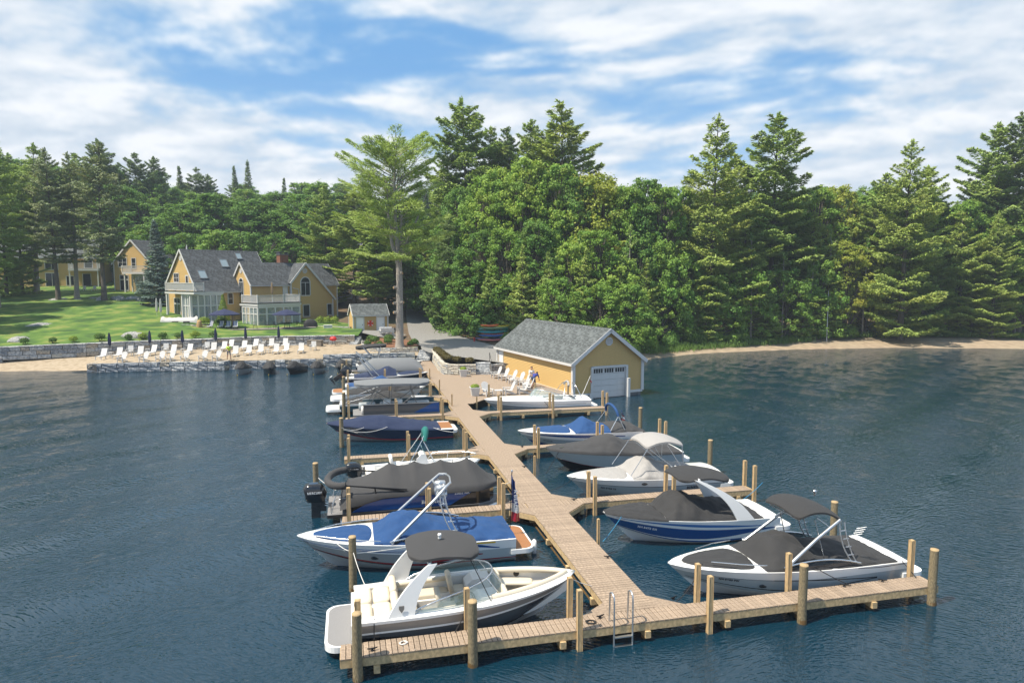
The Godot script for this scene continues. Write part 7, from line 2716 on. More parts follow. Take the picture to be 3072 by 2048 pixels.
# big white boat with charcoal covers and tower canopy (front right)
func boat_grey_stripe() -> void:
	var t := boat("sport_boat", "white boat with charcoal covers, black arrow stripe and dark canopy, front right slip", 18.12, 18.98, false)
	var h := hull(0.7, 8.62, 2.55, 0.86, 1.1, 2.7, 1.2)
	band(t, h, "hull_bottom", -1.0, 0.12, M.gel_white)
	band(t, h, "hull_side", 0.12, [0.72, 0.70, 0.68, 0.68], M.gel_pearl)
	band(t, h, "hull_upper", [0.72, 0.70, 0.68, 0.68], 1.0, M.gel_white)
	band(t, h, "black_line", [0.48, 0.34, 0.24, 0.26, 0.30], [0.505, 0.375, 0.275, 0.29, 0.325], M.gel_black, 0.15, 0.98, 0.004)
	band(t, h, "black_line_upper", [0.50, 0.58, 0.64, 0.66], [0.535, 0.61, 0.67, 0.685], M.gel_black, 0.15, 0.62, 0.004)
	band(t, h, "grey_line", 0.66, 0.675, M.gel_slate, 0.3, 0.95, 0.004)
	band(t, h, "stern_line", [0.93, 0.90, 0.95], [0.955, 0.93, 0.975], M.gel_slate, 0.02, 0.25, 0.004)
	transom(t, h, M.gel_white)
	deck_top(t, h, "deck", 0.0, 0.995, 0.04, M.gel_white)
	platform(t, 0.0, 0.9, 1.2, 0.48, M.gel_white, M.gel_white)
	cover(t, h, "bow_cover", 0.655, 0.935, 0.2, [0.05, 0.11, 0.11, 0.07, 0.02], 2.6, M.canvas_black, 0.0, 0.10)
	cover(t, h, "cockpit_cover", 0.05, 0.645, 0.05, [0.02, 0.16, 0.24, 0.27, 0.32, 0.42, 0.60, 0.74, 0.58, 0.04], 2.0, M.canvas_black, 0.04, 0.18)
	bars(t, "screen_rail", both([bez(Vector3(2.55, 1.0, 1.2), Vector3(3.8, 1.42, 1.22), Vector3(5.3, 1.12, 1.18), 10)]), 0.03, M.chrome)
	var s := st()
	side_glass(t, bez(Vector3(2.75, 1.02, 1.2), Vector3(3.8, 1.38, 1.22), Vector3(5.15, 1.12, 1.18), 10))
	bars(t, "tower_leg", both([[Vector3(5.25, 1.05, 1.15), Vector3(4.1, 1.85, 1.05), Vector3(3.2, 2.38, 0.98)]]), 0.055, M.alu, 9)
	bars(t, "tower_bar", [[Vector3(3.2, 2.38, -0.98), Vector3(3.2, 2.42, 0), Vector3(3.2, 2.38, 0.98)], [Vector3(4.5, 2.4, -0.8), Vector3(4.5, 2.4, 0.8)]], 0.03, M.alu)
	for e in [-1, 1]:
		var b0 := Vector3(3.15, 2.3, e * 1.0)
		var b1 := Vector3(2.75, 1.02, e * 1.16)
		bars(t, "rear_strut", [bez(b0 + Vector3(0.08, 0, 0), Vector3(3.3, 1.6, e * 1.1), b1 + Vector3(0.07, 0, 0), 6), bez(b0 - Vector3(0.1, 0, 0), Vector3(3.05, 1.65, e * 1.1), b1 - Vector3(0.07, 0, 0), 6)], 0.022, M.alu)
		for k in 4:
			s = st()
			var c := b0.lerp(b1, 0.2 + k * 0.2)
			tube(s, [c + Vector3(0.14, 0, 0), c + Vector3(-0.06, 0, 0)], 0.018, 6)
			obj("strut_rung", s, M.alu, t)
		bars(t, "canopy_strut", [[Vector3(4.1, 2.45, e * 0.95), Vector3(3.75, 1.2, e * 1.0)], [Vector3(4.0, 2.5, e * 0.9), Vector3(3.6, 2.2, e * 1.0)]], 0.016, M.chrome)
	for k in 4:
		s = st()
		tube(s, [Vector3(2.75 - k * 0.05, 1.85 + k * 0.07, -1.0), Vector3(2.5 - k * 0.05, 1.93 + k * 0.07, -1.15)], 0.014, 6)
		obj("board_rack_prong", s, M.alu, t)
	bimini(t, "canopy", Vector3(3.85, 2.42, 0.0), 1.75, 1.95, 0.26, 0.12, M.canvas_black, 0.12, 0.22, 0.06)
	s = st()
	lathe(s, [[0.03, 0.0], [0.03, 0.1], [0.06, 0.12], [0.05, 0.2], [0.01, 0.21]], 10, Vector3(3.1, 2.72, 0.4))
	obj("anchor_light", s, M.chrome, t)
	porthole(t, h, 0.66, 0.42, -1)
	side_words(t, h, "NH 5103 FW", 0.80, 0.58, 0.11, -1, M.letters_dark)
	bars(t, "bow_rail", both([[Vector3(7.4, 1.24, 0.52), Vector3(6.6, 1.22, 0.86), Vector3(5.8, 1.18, 1.06)]]), 0.014, M.chrome)
	line(t, "mooring_line", sag(Vector3(7.7, 1.2, -0.5), Vector3(9.0, 0.58, -1.4), 0.35), M.rope_black, 0.014)
	line(t, "mooring_line", sag(Vector3(4.2, 1.02, -1.26), Vector3(3.3, 0.57, -1.7), 0.05), M.rope_black, 0.014)
	line(t, "mooring_line", sag(Vector3(0.95, 0.9, -1.15), Vector3(0.9, 0.57, -1.7), 0.0), M.rope_black, 0.014)

# blue hull with white arch and charcoal covers
func boat_blue_arch() -> void:
	var t := boat("bowrider_boat", "boat with deep blue hull, charcoal covers and tall white forward-swept arch", 16.55, 23.6, false)
	var h := hull(0.6, 7.45, 2.45, 0.82, 1.2, 2.7, 1.2)
	band(t, h, "hull_bottom", -1.0, 0.06, M.gel_white)
	band(t, h, "lower_stripe", [0.06, 0.06, 0.06, 0.08], [0.16, 0.14, 0.12, 0.14], M.gel_blue)
	band(t, h, "lower_white", [0.16, 0.14, 0.12, 0.14], [0.50, 0.26, 0.17, 0.17], M.gel_white)
	band(t, h, "hull_side", [0.50, 0.26, 0.17, 0.17], [0.54, 0.60, 0.66, 0.72], M.gel_blue)
	band(t, h, "hull_upper", [0.54, 0.60, 0.66, 0.72], 1.0, M.gel_white)
	band(t, h, "upper_stripe", [0.66, 0.72, 0.79, 0.83], [0.70, 0.84, 0.88, 0.86], M.gel_sky, 0.12, 0.95, 0.004)
	transom(t, h, M.gel_white)
	deck_top(t, h, "deck", 0.0, 0.995, 0.04, M.gel_white)
	platform(t, 0.0, 0.8, 1.15, 0.46, M.gel_white, M.gel_white)
	cover(t, h, "bow_cover", 0.68, 0.99, -0.01, [0.04, 0.16, 0.17, 0.13, 0.03], 2.2, M.canvas_black, 0.06, 0.12)
	cover(t, h, "cockpit_cover", 0.1, 0.675, 0.05, [0.02, 0.26, 0.36, 0.42, 0.46, 0.50, 0.60, 0.80, 0.62, 0.05], 2.0, M.canvas_black, 0.05, 0.2)
	arch(t, Vector3(1.75, 0.84, 1.16), Vector3(2.5, 0.86, 1.16), Vector3(3.9, 2.42, 0.98), Vector3(4.2, 2.48, 0.98), 0.26, 0.05, M.gel_white)
	bars(t, "arch_crossbar", [[Vector3(4.0, 2.46, -0.98), Vector3(3.95, 2.52, 0), Vector3(4.0, 2.46, 0.98)]], 0.05, M.gel_white)
	bimini(t, "canopy", Vector3(3.6, 2.34, 0.0), 2.2, 1.9, 0.16, 0.12, M.canvas_black, 0.05, 0.4, 0.06)
	side_words(t, h, "NH 8472 ZN", 0.80, 0.52, 0.13, -1, M.letters)
	line(t, "mooring_line", sag(Vector3(6.9, 1.15, -0.5), Vector3(7.9, 0.55, -1.2), 0.1), M.rope_blue, 0.014)
	line(t, "mooring_line", sag(Vector3(1.0, 0.8, 1.0), Vector3(-0.8, 1.1, 2.2), 0.1), M.rope_blue, 0.014)

# grey and white cuddy with light grey covers and folding top
func boat_cuddy() -> void:
	var t := boat("cuddy_boat", "white cuddy boat with light grey covers and raised pale grey folding top", 17.35, 29.0, false)
	var h := hull(0.6, 7.95, 2.55, 0.88, 1.02, 2.7, 1.1)
	band(t, h, "hull_bottom", -1.0, 0.0, M.gel_pearl)
	band(t, h, "hull_side", 0.0, 0.60, M.gel_pearl)
	band(t, h, "pinstripe", 0.60, 0.63, M.gel_slate)
	band(t, h, "hull_upper", 0.63, 1.0, M.gel_white)
	transom(t, h, M.gel_white)
	deck_top(t, h, "deck", 0.0, 0.995, 0.12, M.gel_white)
	platform(t, 0.0, 0.8, 1.15, 0.48, M.gel_white, M.gel_white)
	cover(t, h, "foredeck_cover", 0.62, 0.9, 0.16, [0.15, 0.16, 0.15, 0.12, 0.06], 2.4, M.canvas_light, 0.0, 0.03)
	cover(t, h, "cockpit_cover", 0.14, 0.615, 0.04, [0.05, 0.28, 0.34, 0.38, 0.42, 0.50, 0.64, 0.70, 0.50, 0.12], 2.0, M.canvas_light, 0.05, 0.2)
	bimini(t, "folding_top", Vector3(3.55, 2.35, 0.0), 1.95, 2.05, 0.24, 0.14, M.canvas_light, 0.02, 0.2, 0.08)
	bars(t, "top_frame", both([[Vector3(2.7, 1.0, 1.18), Vector3(2.75, 2.32, 1.02)], [Vector3(2.7, 1.0, 1.18), Vector3(4.35, 2.3, 1.02)], [Vector3(2.7, 1.2, 1.18), Vector3(3.5, 2.45, 1.02)], [Vector3(4.45, 2.3, 1.02), Vector3(5.3, 1.1, 1.1)]]), 0.016, M.chrome)
	side_words(t, h, "NH 2134 TE", 0.78, 0.40, 0.13, -1, M.letters_dark)
	side_words(t, h, "RINKER", 0.22, 0.48, 0.2, -1, M.letters_dark, true)
	porthole(t, h, 0.55, 0.8, -1)
	line(t, "mooring_line", sag(Vector3(7.6, 1.05, -0.3), Vector3(8.9, 0.58, -0.6), 0.2), M.rope_black, 0.012)

# boat wholly wrapped in charcoal
func boat_black_cover() -> void:
	var t := boat("runabout_boat", "grey-hulled boat wrapped bow to stern in one charcoal cover", 17.45, 33.4, false)
	var h := hull(0.5, 7.75, 2.5, 0.86, 1.22, 2.7, 1.2)
	band(t, h, "hull_bottom", -1.0, 0.12, M.gel_black)
	band(t, h, "red_line", 0.12, 0.15, M.gel_red)
	band(t, h, "hull_side", 0.15, 1.0, M.gel_pearl)
	transom(t, h, M.gel_pearl)
	deck_top(t, h, "deck", 0.0, 0.995, 0.04, M.gel_white)
	platform(t, 0.0, 0.7, 1.1, 0.46, M.gel_white, M.gel_white)
	cover(t, h, "cover", 0.02, 0.995, -0.02, [0.04, 0.20, 0.28, 0.34, 0.42, 0.74, 0.66, 0.36, 0.20, 0.12, 0.03], 1.7, M.canvas_char, 0.12, 0.12)
	var s := st()
	box(s, Vector3(7.0, 1.28, -0.35), Vector3(0.24, 0.05, 0.05), Basis(Vector3.UP, 0.4))
	obj("bow_cleat", s, M.chrome, t)
	line(t, "mooring_line", sag(Vector3(7.1, 1.2, -0.36), Vector3(7.9, 0.0, -0.5), 0.15), M.rope_black, 0.014)

# white and blue boat with blue covers and folded blue hoop
func boat_blue_cover() -> void:
	var t := boat("cruiser_boat", "white boat with blue side stripe, blue covers and black sun-deck cover", 17.45, 38.2, false)
	var h := hull(0.7, 8.1, 2.5, 0.9, 1.1, 2.7, 1.3)
	band(t, h, "hull_bottom", -1.0, 0.02, M.gel_blue)
	band(t, h, "hull_side", 0.02, 0.55, M.gel_pearl)
	band(t, h, "hull_upper", 0.55, 1.0, M.gel_white)
	band(t, h, "blue_stripe", [0.74, 0.72, 0.74, 0.78], [0.80, 0.90, 0.90, 0.84], M.gel_blue, 0.15, 0.95, 0.004)
	transom(t, h, M.gel_white)
	deck_top(t, h, "deck", 0.0, 0.995, 0.08, M.gel_white)
	platform(t, 0.0, 0.95, 1.15, 0.5, M.gel_white, M.gel_white)
	cover(t, h, "bow_cover", 0.58, 0.87, 0.12, [0.12, 0.16, 0.14, 0.1, 0.04], 2.2, M.canvas_blue, 0.0, 0.08)
	cover(t, h, "cockpit_cover", 0.26, 0.565, 0.04, [0.26, 0.32, 0.40, 0.58, 0.68, 0.40, 0.10], 2.0, M.canvas_blue, 0.05, 0.12)
	cover(t, h, "sun_deck_cover", -0.02, 0.27, 0.02, [0.02, 0.30, 0.34, 0.34, 0.28], 2.8, M.canvas_char, 0.1, 0.06)
	var hoop := []
	for i in 13:
		var a := PI * i / 12.0
		hoop.append(Vector3(2.2 + 0.1 * sin(a), 1.85 + 0.55 * sin(a), 1.0 * cos(a)))
	var s := st()
	tube(s, hoop, 0.085, 8)
	obj("folded_top", s, M.canvas_blue, t)
	bars(t, "top_frame", both([[Vector3(2.2, 1.85, 1.0), Vector3(2.75, 1.05, 1.18)], [Vector3(2.2, 1.85, 1.0), Vector3(1.85, 1.05, 1.15)]]), 0.025, M.chrome)
	bars(t, "flag_staff", [[Vector3(1.2, 1.05, 0.6), Vector3(1.35, 1.95, 0.6)]], 0.014, M.chrome)
	flag(t, Vector3(1.36, 1.9, 0.6), 0.62, 0.34, [M.stripe_blue, M.gel_red, M.gel_white, M.gel_red])
	porthole(t, h, 0.52, 0.3, -1)
	side_words(t, h, "NH 4411 AS", 0.80, 0.35, 0.1, -1, M.letters_dark)

# white cruiser by the boathouse
func boat_cruiser() -> void:
	var t := boat("cruiser_boat", "sleek uncovered white cruiser with glass windshield beside the boathouse platform", 17.95, 48.5, false)
	var h := hull(0.7, 8.6, 2.5, 0.98, 1.15, 2.7, 1.3)
	band(t, h, "hull_bottom", -1.0, 0.1, M.gel_pearl)
	band(t, h, "dark_line", 0.1, 0.14, M.gel_black)
	band(t, h, "hull_side", 0.14, 0.56, M.gel_grey)
	band(t, h, "hull_upper", 0.56, 1.0, M.gel_white)
	band(t, h, "grey_line", 0.74, 0.76, M.gel_slate, 0.05, 0.95, 0.004)
	transom(t, h, M.gel_white)
	deck_top(t, h, "foredeck", 0.44, 0.995, 0.2, M.gel_white)
	rim(t, h, "gunwale", 0.24, 0.0, 0.46, 0.04, M.gel_white)
	deck_top(t, h, "aft_deck", 0.0, 0.14, 0.15, M.gel_white)
	platform(t, 0.0, 0.9, 1.1, 0.5, M.gel_white, M.gel_white, 0.6)
	var s := st()
	box(s, Vector3(2.9, 0.5, 0), Vector3(3.0, 0.04, 2.0))
	obj("cockpit_floor", s, M.boat_floor, t)
	for q in [[2.1, 0.6, 0.0, 0.5, 1.8], [3.4, 0.6, -0.5, 0.6, 0.6], [3.4, 0.6, 0.55, 0.8, 0.5]]:
		pad(t, "seat", Vector3(q[0], 0.78, q[2]), Vector3(q[3], 0.4, q[4]), M.vinyl_white)
	screen(t, [Vector2(2.0, 1.08), Vector2(3.4, 1.08), Vector2(4.4, 0.9), Vector2(5.0, 0.45), Vector2(5.15, 0.0), Vector2(5.0, -0.45), Vector2(4.4, -0.9), Vector2(3.4, -1.08), Vector2(2.0, -1.08)], [1.08, 1.12, 1.18, 1.24, 1.27, 1.24, 1.18, 1.12, 1.08], [1.12, 1.5, 1.72, 1.8, 1.82, 1.8, 1.72, 1.5, 1.12], 0.8, M.wind_glass, M.chrome, 0.022)
	bars(t, "top_frame", [bez(Vector3(2.9, 1.1, 1.1), Vector3(2.0, 3.3, 0.0), Vector3(2.9, 1.1, -1.1), 12), bez(Vector3(1.4, 1.1, 1.05), Vector3(2.1, 3.2, 0.0), Vector3(1.4, 1.1, -1.05), 12)], 0.022, M.chrome)
	s = st()
	tube(s, bez(Vector3(2.3, 2.0, 0.6), Vector3(2.1, 2.5, 0.0), Vector3(2.3, 2.0, -0.6), 8), 0.09, 8)
	obj("rolled_top", s, M.canvas_light, t)
	bars(t, "flag_staff", [[Vector3(0.9, 1.15, 0.3), Vector3(0.25, 2.6, 0.3)]], 0.018, M.gel_white)
	flag(t, Vector3(0.3, 2.5, 0.3), 0.35, 0.2, [M.canvas_white, M.gel_red])
	porthole(t, h, 0.55, 0.4, -1)
	line(t, "mooring_line", sag(Vector3(4.4, 1.1, -1.2), Vector3(4.0, 0.57, -1.6), 0.05), M.rope_black, 0.014)

func boats_far() -> void:
	# open blue pontoon with long grey canopy
	var t := boat("pontoon_boat", "open teal-blue pontoon boat under a long flat grey canopy", 0.0, 49.2, true)
	var s := st()
	for e in [-1, 1]:
		s = st()
		tube(s, [Vector3(0.2, 0.02, e * 0.85), Vector3(5.6, 0.02, e * 0.85), Vector3(6.1, 0.3, e * 0.85)], [0.28, 0.28, 0.04], 10)
		obj("pontoon", s, M.alu, t)
	s = st()
	box(s, Vector3(3.0, 0.42, 0), Vector3(6.0, 0.12, 2.4))
	obj("deck", s, M.swim_mat, t)
	for e in [-1, 1]:
		s = st()
		box(s, Vector3(3.3, 0.82, e * 1.17), Vector3(5.2, 0.66, 0.04))
		obj("fence_panel", s, M.gel_teal if e < 0 else M.gel_slate, t)
		s = st()
		box(s, Vector3(3.3, 1.17, e * 1.17), Vector3(5.3, 0.05, 0.07))
		obj("fence_rail", s, M.alu, t)
	s = st()
	slab(s, PackedVector2Array([Vector2(4.2, 0.5), Vector2(6.0, 0.5), Vector2(6.0, 1.15), Vector2(5.6, 1.15)]), 1.2, 1.21)
	obj("bow_panel", s, M.gel_blue, t)
	for q in [[1.0, -0.8, 1.2, 0.6], [1.0, 0.75, 0.9, 0.6], [2.7, -0.8, 1.6, 0.5], [4.7, -0.8, 1.6, 0.55], [4.4, 0.8, 1.9, 0.55]]:
		pad(t, "bench", Vector3(q[0], 0.75, q[1]), Vector3(q[2], 0.5, q[3]), M.vinyl_white if q[1] > 0 else M.gel_pearl)
	for q in [[2.4, 0.1], [3.2, 0.2]]:
		pad(t, "chair", Vector3(q[0], 0.95, q[1]), Vector3(0.55, 0.75, 0.55), M.vinyl_white)
	bimini(t, "canopy", Vector3(2.75, 2.5, 0), 5.3, 2.2, 0.08, 0.22, M.canvas_grey, 0.0, 0.4, 0.16)
	bars(t, "canopy_frame", both([[Vector3(2.6, 1.15, 1.15), Vector3(0.5, 2.45, 1.08)], [Vector3(2.6, 1.15, 1.15), Vector3(2.7, 2.6, 1.08)], [Vector3(3.4, 1.15, 1.15), Vector3(5.2, 2.45, 1.08)], [Vector3(1.2, 1.15, 1.15), Vector3(1.9, 2.5, 1.08)], [Vector3(4.4, 1.15, 1.15), Vector3(4.0, 2.5, 1.08)]]), 0.028, M.gel_slate)
	# dark teal runabout with black cover and white swim platform
	t = boat("runabout_boat", "dark teal runabout with black cover and bright white swim platform", -1.95, 51.9, true)
	var h := hull(1.0, 7.6, 2.3, 0.75, 1.0, 2.3, 1.0)
	band(t, h, "hull_bottom", -1.0, 0.2, M.gel_black)
	band(t, h, "hull_side", 0.2, 0.8, M.gel_teal)
	band(t, h, "hull_upper", 0.8, 1.0, M.gel_white)
	transom(t, h, M.gel_teal)
	deck_top(t, h, "deck", 0.0, 0.995, 0.05, M.gel_white)
	platform(t, 0.0, 1.1, 1.05, 0.4, M.gel_white, M.gel_white)
	cover(t, h, "cover", 0.06, 0.8, 0.03, [0.04, 0.25, 0.35, 0.5, 0.6, 0.4, 0.1], 1.8, M.canvas_black, 0.06, 0.15)
	bars(t, "stern_rail", both([[Vector3(1.1, 0.8, 1.0), Vector3(2.4, 1.1, 1.1), Vector3(4.0, 1.7, 1.0)]]), 0.02, M.chrome)
	# white hull, black cover
	t = boat("runabout_boat", "white runabout under black cover moored between two far finger docks", -1.75, 56.2, true)
	h = hull(0.95, 7.6, 2.35, 0.8, 1.05, 2.3, 1.0)
	band(t, h, "hull_bottom", -1.0, 0.3, M.gel_white)
	band(t, h, "hull_side", 0.3, 1.0, M.gel_white)
	transom(t, h, M.gel_white)
	deck_top(t, h, "deck", 0.0, 0.995, 0.05, M.gel_white)
	platform(t, 0.0, 1.0, 1.1, 0.42, M.gel_white, M.gel_white)
	cover(t, h, "cover", 0.05, 0.93, 0.0, [0.04, 0.2, 0.3, 0.45, 0.75, 0.7, 0.35, 0.2, 0.05], 1.6, M.canvas_black, 0.08, 0.15)
	# white hull with blue covers and brown platform
	t = boat("bowrider_boat", "white bowrider with navy covers and brown teak-decked stern platform", -1.7, 59.5, true)
	h = hull(0.95, 8.4, 2.35, 0.85, 1.05, 2.3, 1.0)
	band(t, h, "hull_bottom", -1.0, 0.2, M.gel_black)
	band(t, h, "hull_side", 0.2, 1.0, M.gel_white)
	band(t, h, "stripe", 0.55, 0.6, M.gel_navy, 0.1, 0.95, 0.004)
	transom(t, h, M.gel_white)
	deck_top(t, h, "deck", 0.0, 0.995, 0.05, M.gel_white)
	platform(t, 0.0, 1.0, 1.1, 0.42, M.gel_white, M.teak, 0.5)
	cover(t, h, "cockpit_cover", 0.05, 0.52, 0.06, [0.05, 0.2, 0.3, 0.4, 0.65, 0.3], 1.9, M.canvas_blue, 0.05, 0.12)
	cover(t, h, "bow_cover", 0.55, 0.9, 0.15, [0.05, 0.12, 0.12, 0.06], 2.2, M.canvas_navy, 0.0, 0.05)
	# navy boat with tilted outboard and tower
	t = boat("wake_boat", "navy covered boat with silver tow tower and tilted-up black outboard", -1.2, 64.6, true)
	h = hull(0.6, 8.3, 2.4, 0.85, 1.1, 2.3, 1.0)
	band(t, h, "hull_bottom", -1.0, 0.3, M.gel_white)
	band(t, h, "hull_side", 0.3, 0.85, M.gel_navy)
	band(t, h, "hull_upper", 0.85, 1.0, M.gel_white)
	transom(t, h, M.gel_white)
	deck_top(t, h, "deck", 0.0, 0.995, 0.05, M.gel_white)
	cover(t, h, "cockpit_cover", 0.1, 0.6, 0.05, [0.05, 0.25, 0.4, 0.5, 0.75, 0.4], 1.9, M.canvas_navy, 0.05, 0.12)
	cover(t, h, "bow_cover", 0.62, 0.94, 0.1, [0.05, 0.16, 0.14, 0.04], 2.2, M.canvas_navy, 0.0, 0.06)
	outboard(t, Vector3(0.45, 0.75, 0), M.gel_black, "", 0.95, 1.25)
	bars(t, "tower_leg", both([[Vector3(3.6, 1.0, 1.1), Vector3(2.2, 2.6, 0.95), Vector3(1.6, 3.1, 0.8)], [Vector3(3.0, 1.0, 1.1), Vector3(1.9, 2.5, 0.95)]]), 0.045, M.alu)
	bars(t, "tower_bar", [[Vector3(1.6, 3.1, -0.8), Vector3(1.6, 3.1, 0.8)]], 0.05, M.alu)
	bars(t, "stern_rail", both([[Vector3(0.8, 0.9, 1.0), Vector3(0.9, 1.25, 1.0), Vector3(2.6, 1.25, 1.1)]]), 0.02, M.chrome)
	# grey covered pontoon
	t = boat("pontoon_boat", "pontoon boat under a square pale grey cover near the stone wall", 0.6, 67.9, true)
	for e in [-1, 1]:
		s = st()
		tube(s, [Vector3(0.2, 0.02, e * 0.85), Vector3(5.6, 0.02, e * 0.85), Vector3(6.1, 0.3, e * 0.85)], [0.28, 0.28, 0.04], 10)
		obj("pontoon", s, M.alu, t)
	s = st()
	box(s, Vector3(3.0, 0.42, 0), Vector3(6.2, 0.12, 2.45))
	obj("deck", s, M.gel_grey, t)
	s = st()
	for k in 3:
		box(s, Vector3(3.0, 0.62 + k * 0.2, 1.19), Vector3(5.9, 0.05, 0.04))
		box(s, Vector3(3.0, 0.62 + k * 0.2, -1.19), Vector3(5.9, 0.05, 0.04))
	obj("fence_rails", s, M.alu, t)
	s = st()
	box(s, Vector3(3.0, 0.8, 1.16), Vector3(5.8, 0.5, 0.03))
	box(s, Vector3(3.0, 0.8, -1.16), Vector3(5.8, 0.5, 0.03))
	obj("fence_panel", s, M.gel_taupe, t)
	var rings := []
	for q in [[-0.1, 1.05, 0.05], [0.1, 1.2, 0.3], [1.4, 1.2, 1.0], [5.2, 1.2, 0.95], [6.0, 1.2, 0.45], [6.2, 1.1, 0.05]]:
		var r := PackedVector3Array()
		for j in 13:
			var g := j / 6.0 - 1.0
			r.append(Vector3(q[0], 1.15 + q[2] * (1.0 - pow(absf(g), 2.6)) + 0.03 * gnoise.get_noise_2d(q[0] * 90.0, g * 60.0), g * 1.24))
		r.insert(0, Vector3(q[0], 0.95, -1.26))
		r.append(Vector3(q[0], 0.95, 1.26))
		rings.append(r)
	s = st()
	soft(s, 1)
	loft(s, rings, false)
	obj("cover", s, M.canvas_grey, t)
	# farthest boat with black canopy
	t = boat("runabout_boat", "farthest moored boat, white bow and raised black canopy by the stone wall", -0.2, 73.6, true)
	h = hull(0.6, 7.7, 2.3, 0.85, 1.1, 2.3, 1.0)
	band(t, h, "hull_bottom", -1.0, 0.3, M.gel_white)
	band(t, h, "hull_side", 0.3, 0.8, M.gel_navy)
	band(t, h, "hull_upper", 0.8, 1.0, M.gel_white)
	transom(t, h, M.gel_white)
	deck_top(t, h, "deck", 0.0, 0.995, 0.05, M.gel_white)
	cover(t, h, "cover", 0.05, 0.7, 0.05, [0.05, 0.3, 0.4, 0.5, 0.6, 0.2], 1.9, M.canvas_navy, 0.05, 0.12)
	bimini(t, "canopy", Vector3(2.2, 2.75, 0), 3.2, 2.0, 0.1, 0.15, M.canvas_black, 0.06, 0.6, 0.2)
	bars(t, "canopy_frame", both([[Vector3(2.8, 1.0, 1.05), Vector3(1.4, 2.7, 0.95)], [Vector3(2.8, 1.0, 1.05), Vector3(3.2, 2.75, 0.95)]]), 0.05, M.alu)

# ---------------------------------------------------------------- jet skis under covers by the wall
func make_jet_skis() -> void:
	var spots := [[-28.35, -71.1, 0.15, "canvas_grey", "covered jet ski with pale grey bow panels, leftmost by the wall"], [-25.6, -71.4, 0.35, "canvas_black", "all-black covered jet ski, second from the left by the wall"], [-22.9, -71.6, -0.15, "canvas_black", "black covered jet ski with silver side flash, third from left"],
		[-20.6, -71.6, 0.1, "canvas_grey", "covered jet ski with green waterline, middle of the row"], [-18.1, -72.3, 0.0, "canvas_black", "black covered jet ski with white dash, fifth from left"], [-15.9, -72.6, 0.0, "canvas_grey", "grey and black covered jet ski, second from the right end"], [-14.0, -73.4, 0.05, "canvas_black", "black covered jet ski half hidden by far dock posts"]]
	for q in spots:
		var t := thing("jet_ski", q[4], "jet ski", Vector3(q[0], 0, q[1]), -PI / 2 + q[2], "covered jet skis along the sea wall")
		var h := hull(-1.7, 1.8, 1.35, 0.5, 0.75, 2.6, 0.5)
		band(t, h, "hull", -1.0, 1.0, M.gel_black if q[3] == "canvas_black" else M.gel_grey)
		transom(t, h, M.gel_black)
		cover(t, h, "cover", 0.0, 0.99, -0.02, [0.15, 0.3, 0.42, 0.5, 0.66, 0.6, 0.3, 0.06], 2.1, M.canvas_black, 0.10, 0.1)
		for e in [-1, 1]:
			var s := st()
			slab(s, PackedVector2Array([Vector2(0.1, 0.8), Vector2(1.2, 0.85), Vector2(0.9, 1.2), Vector2(0.3, 1.15)]), 0.5, 0.52, Basis(Vector3.RIGHT, Vector3(0, 0.85, -0.5 * e), Vector3(0, 0.2, e)))
			obj("cover_panel", s, M.canvas_light if q[3] == "canvas_grey" else M.canvas_grey, t)
		var s2 := st()
		lathe(s2, [[0.001, -0.05], [0.07, 0.0], [0.001, 0.06]], 8, Vector3(1.7, 0.05, 0.1))
		obj("mooring_float", s2, M.gel_yellow, t)

# ---------------------------------------------------------------- beach furniture, people
const ORD := ["first", "second", "third", "fourth", "fifth", "sixth", "seventh", "eighth", "ninth", "tenth", "eleventh", "twelfth", "thirteenth", "fourteenth", "fifteenth", "sixteenth"]

func sand_y(x: float, z: float) -> float:
	return clampf(0.95 + (-z - 73.0 - (x + 45.0) * 0.1) * 0.028, 0.9, 1.42)

func lounger(called: String, label: String, group: String) -> Node3D:       # faces +z
	var t := thing(called, label, "lounge chair", Vector3.ZERO, 0.0, group)
	var s := st()
	for i in 8:
		box(s, Vector3(0, 0.36, 0.02 + i * 0.155), Vector3(0.6, 0.025, 0.13))
	obj("seat_slats", s, M.resin, t)
	s = st()
	var b := Basis(Vector3.RIGHT, -0.50)
	for i in 5:
		box(s, Vector3(-0.24 + i * 0.12, 0.36, -0.05) + b * Vector3(0, 0.42, 0), Vector3(0.108, 0.88, 0.025), b)
	box(s, Vector3(0, 0.36, -0.05) + b * Vector3(0, 0.8, -0.02), Vector3(0.6, 0.08, 0.03), b)
	obj("backrest", s, M.resin, t)
	s = st()
	for e in [-1, 1]:
		box(s, Vector3(e * 0.31, 0.33, 0.55), Vector3(0.04, 0.09, 1.4))
	obj("side_rails", s, M.resin, t)
	for q in [[-0.3, 0.1], [0.3, 0.1], [-0.3, 1.15], [0.3, 1.15]]:
		s = st()
		box(s, Vector3(q[0], 0.15, q[1]), Vector3(0.06, 0.32, 0.07))
		obj("leg", s, M.resin, t)
	return t

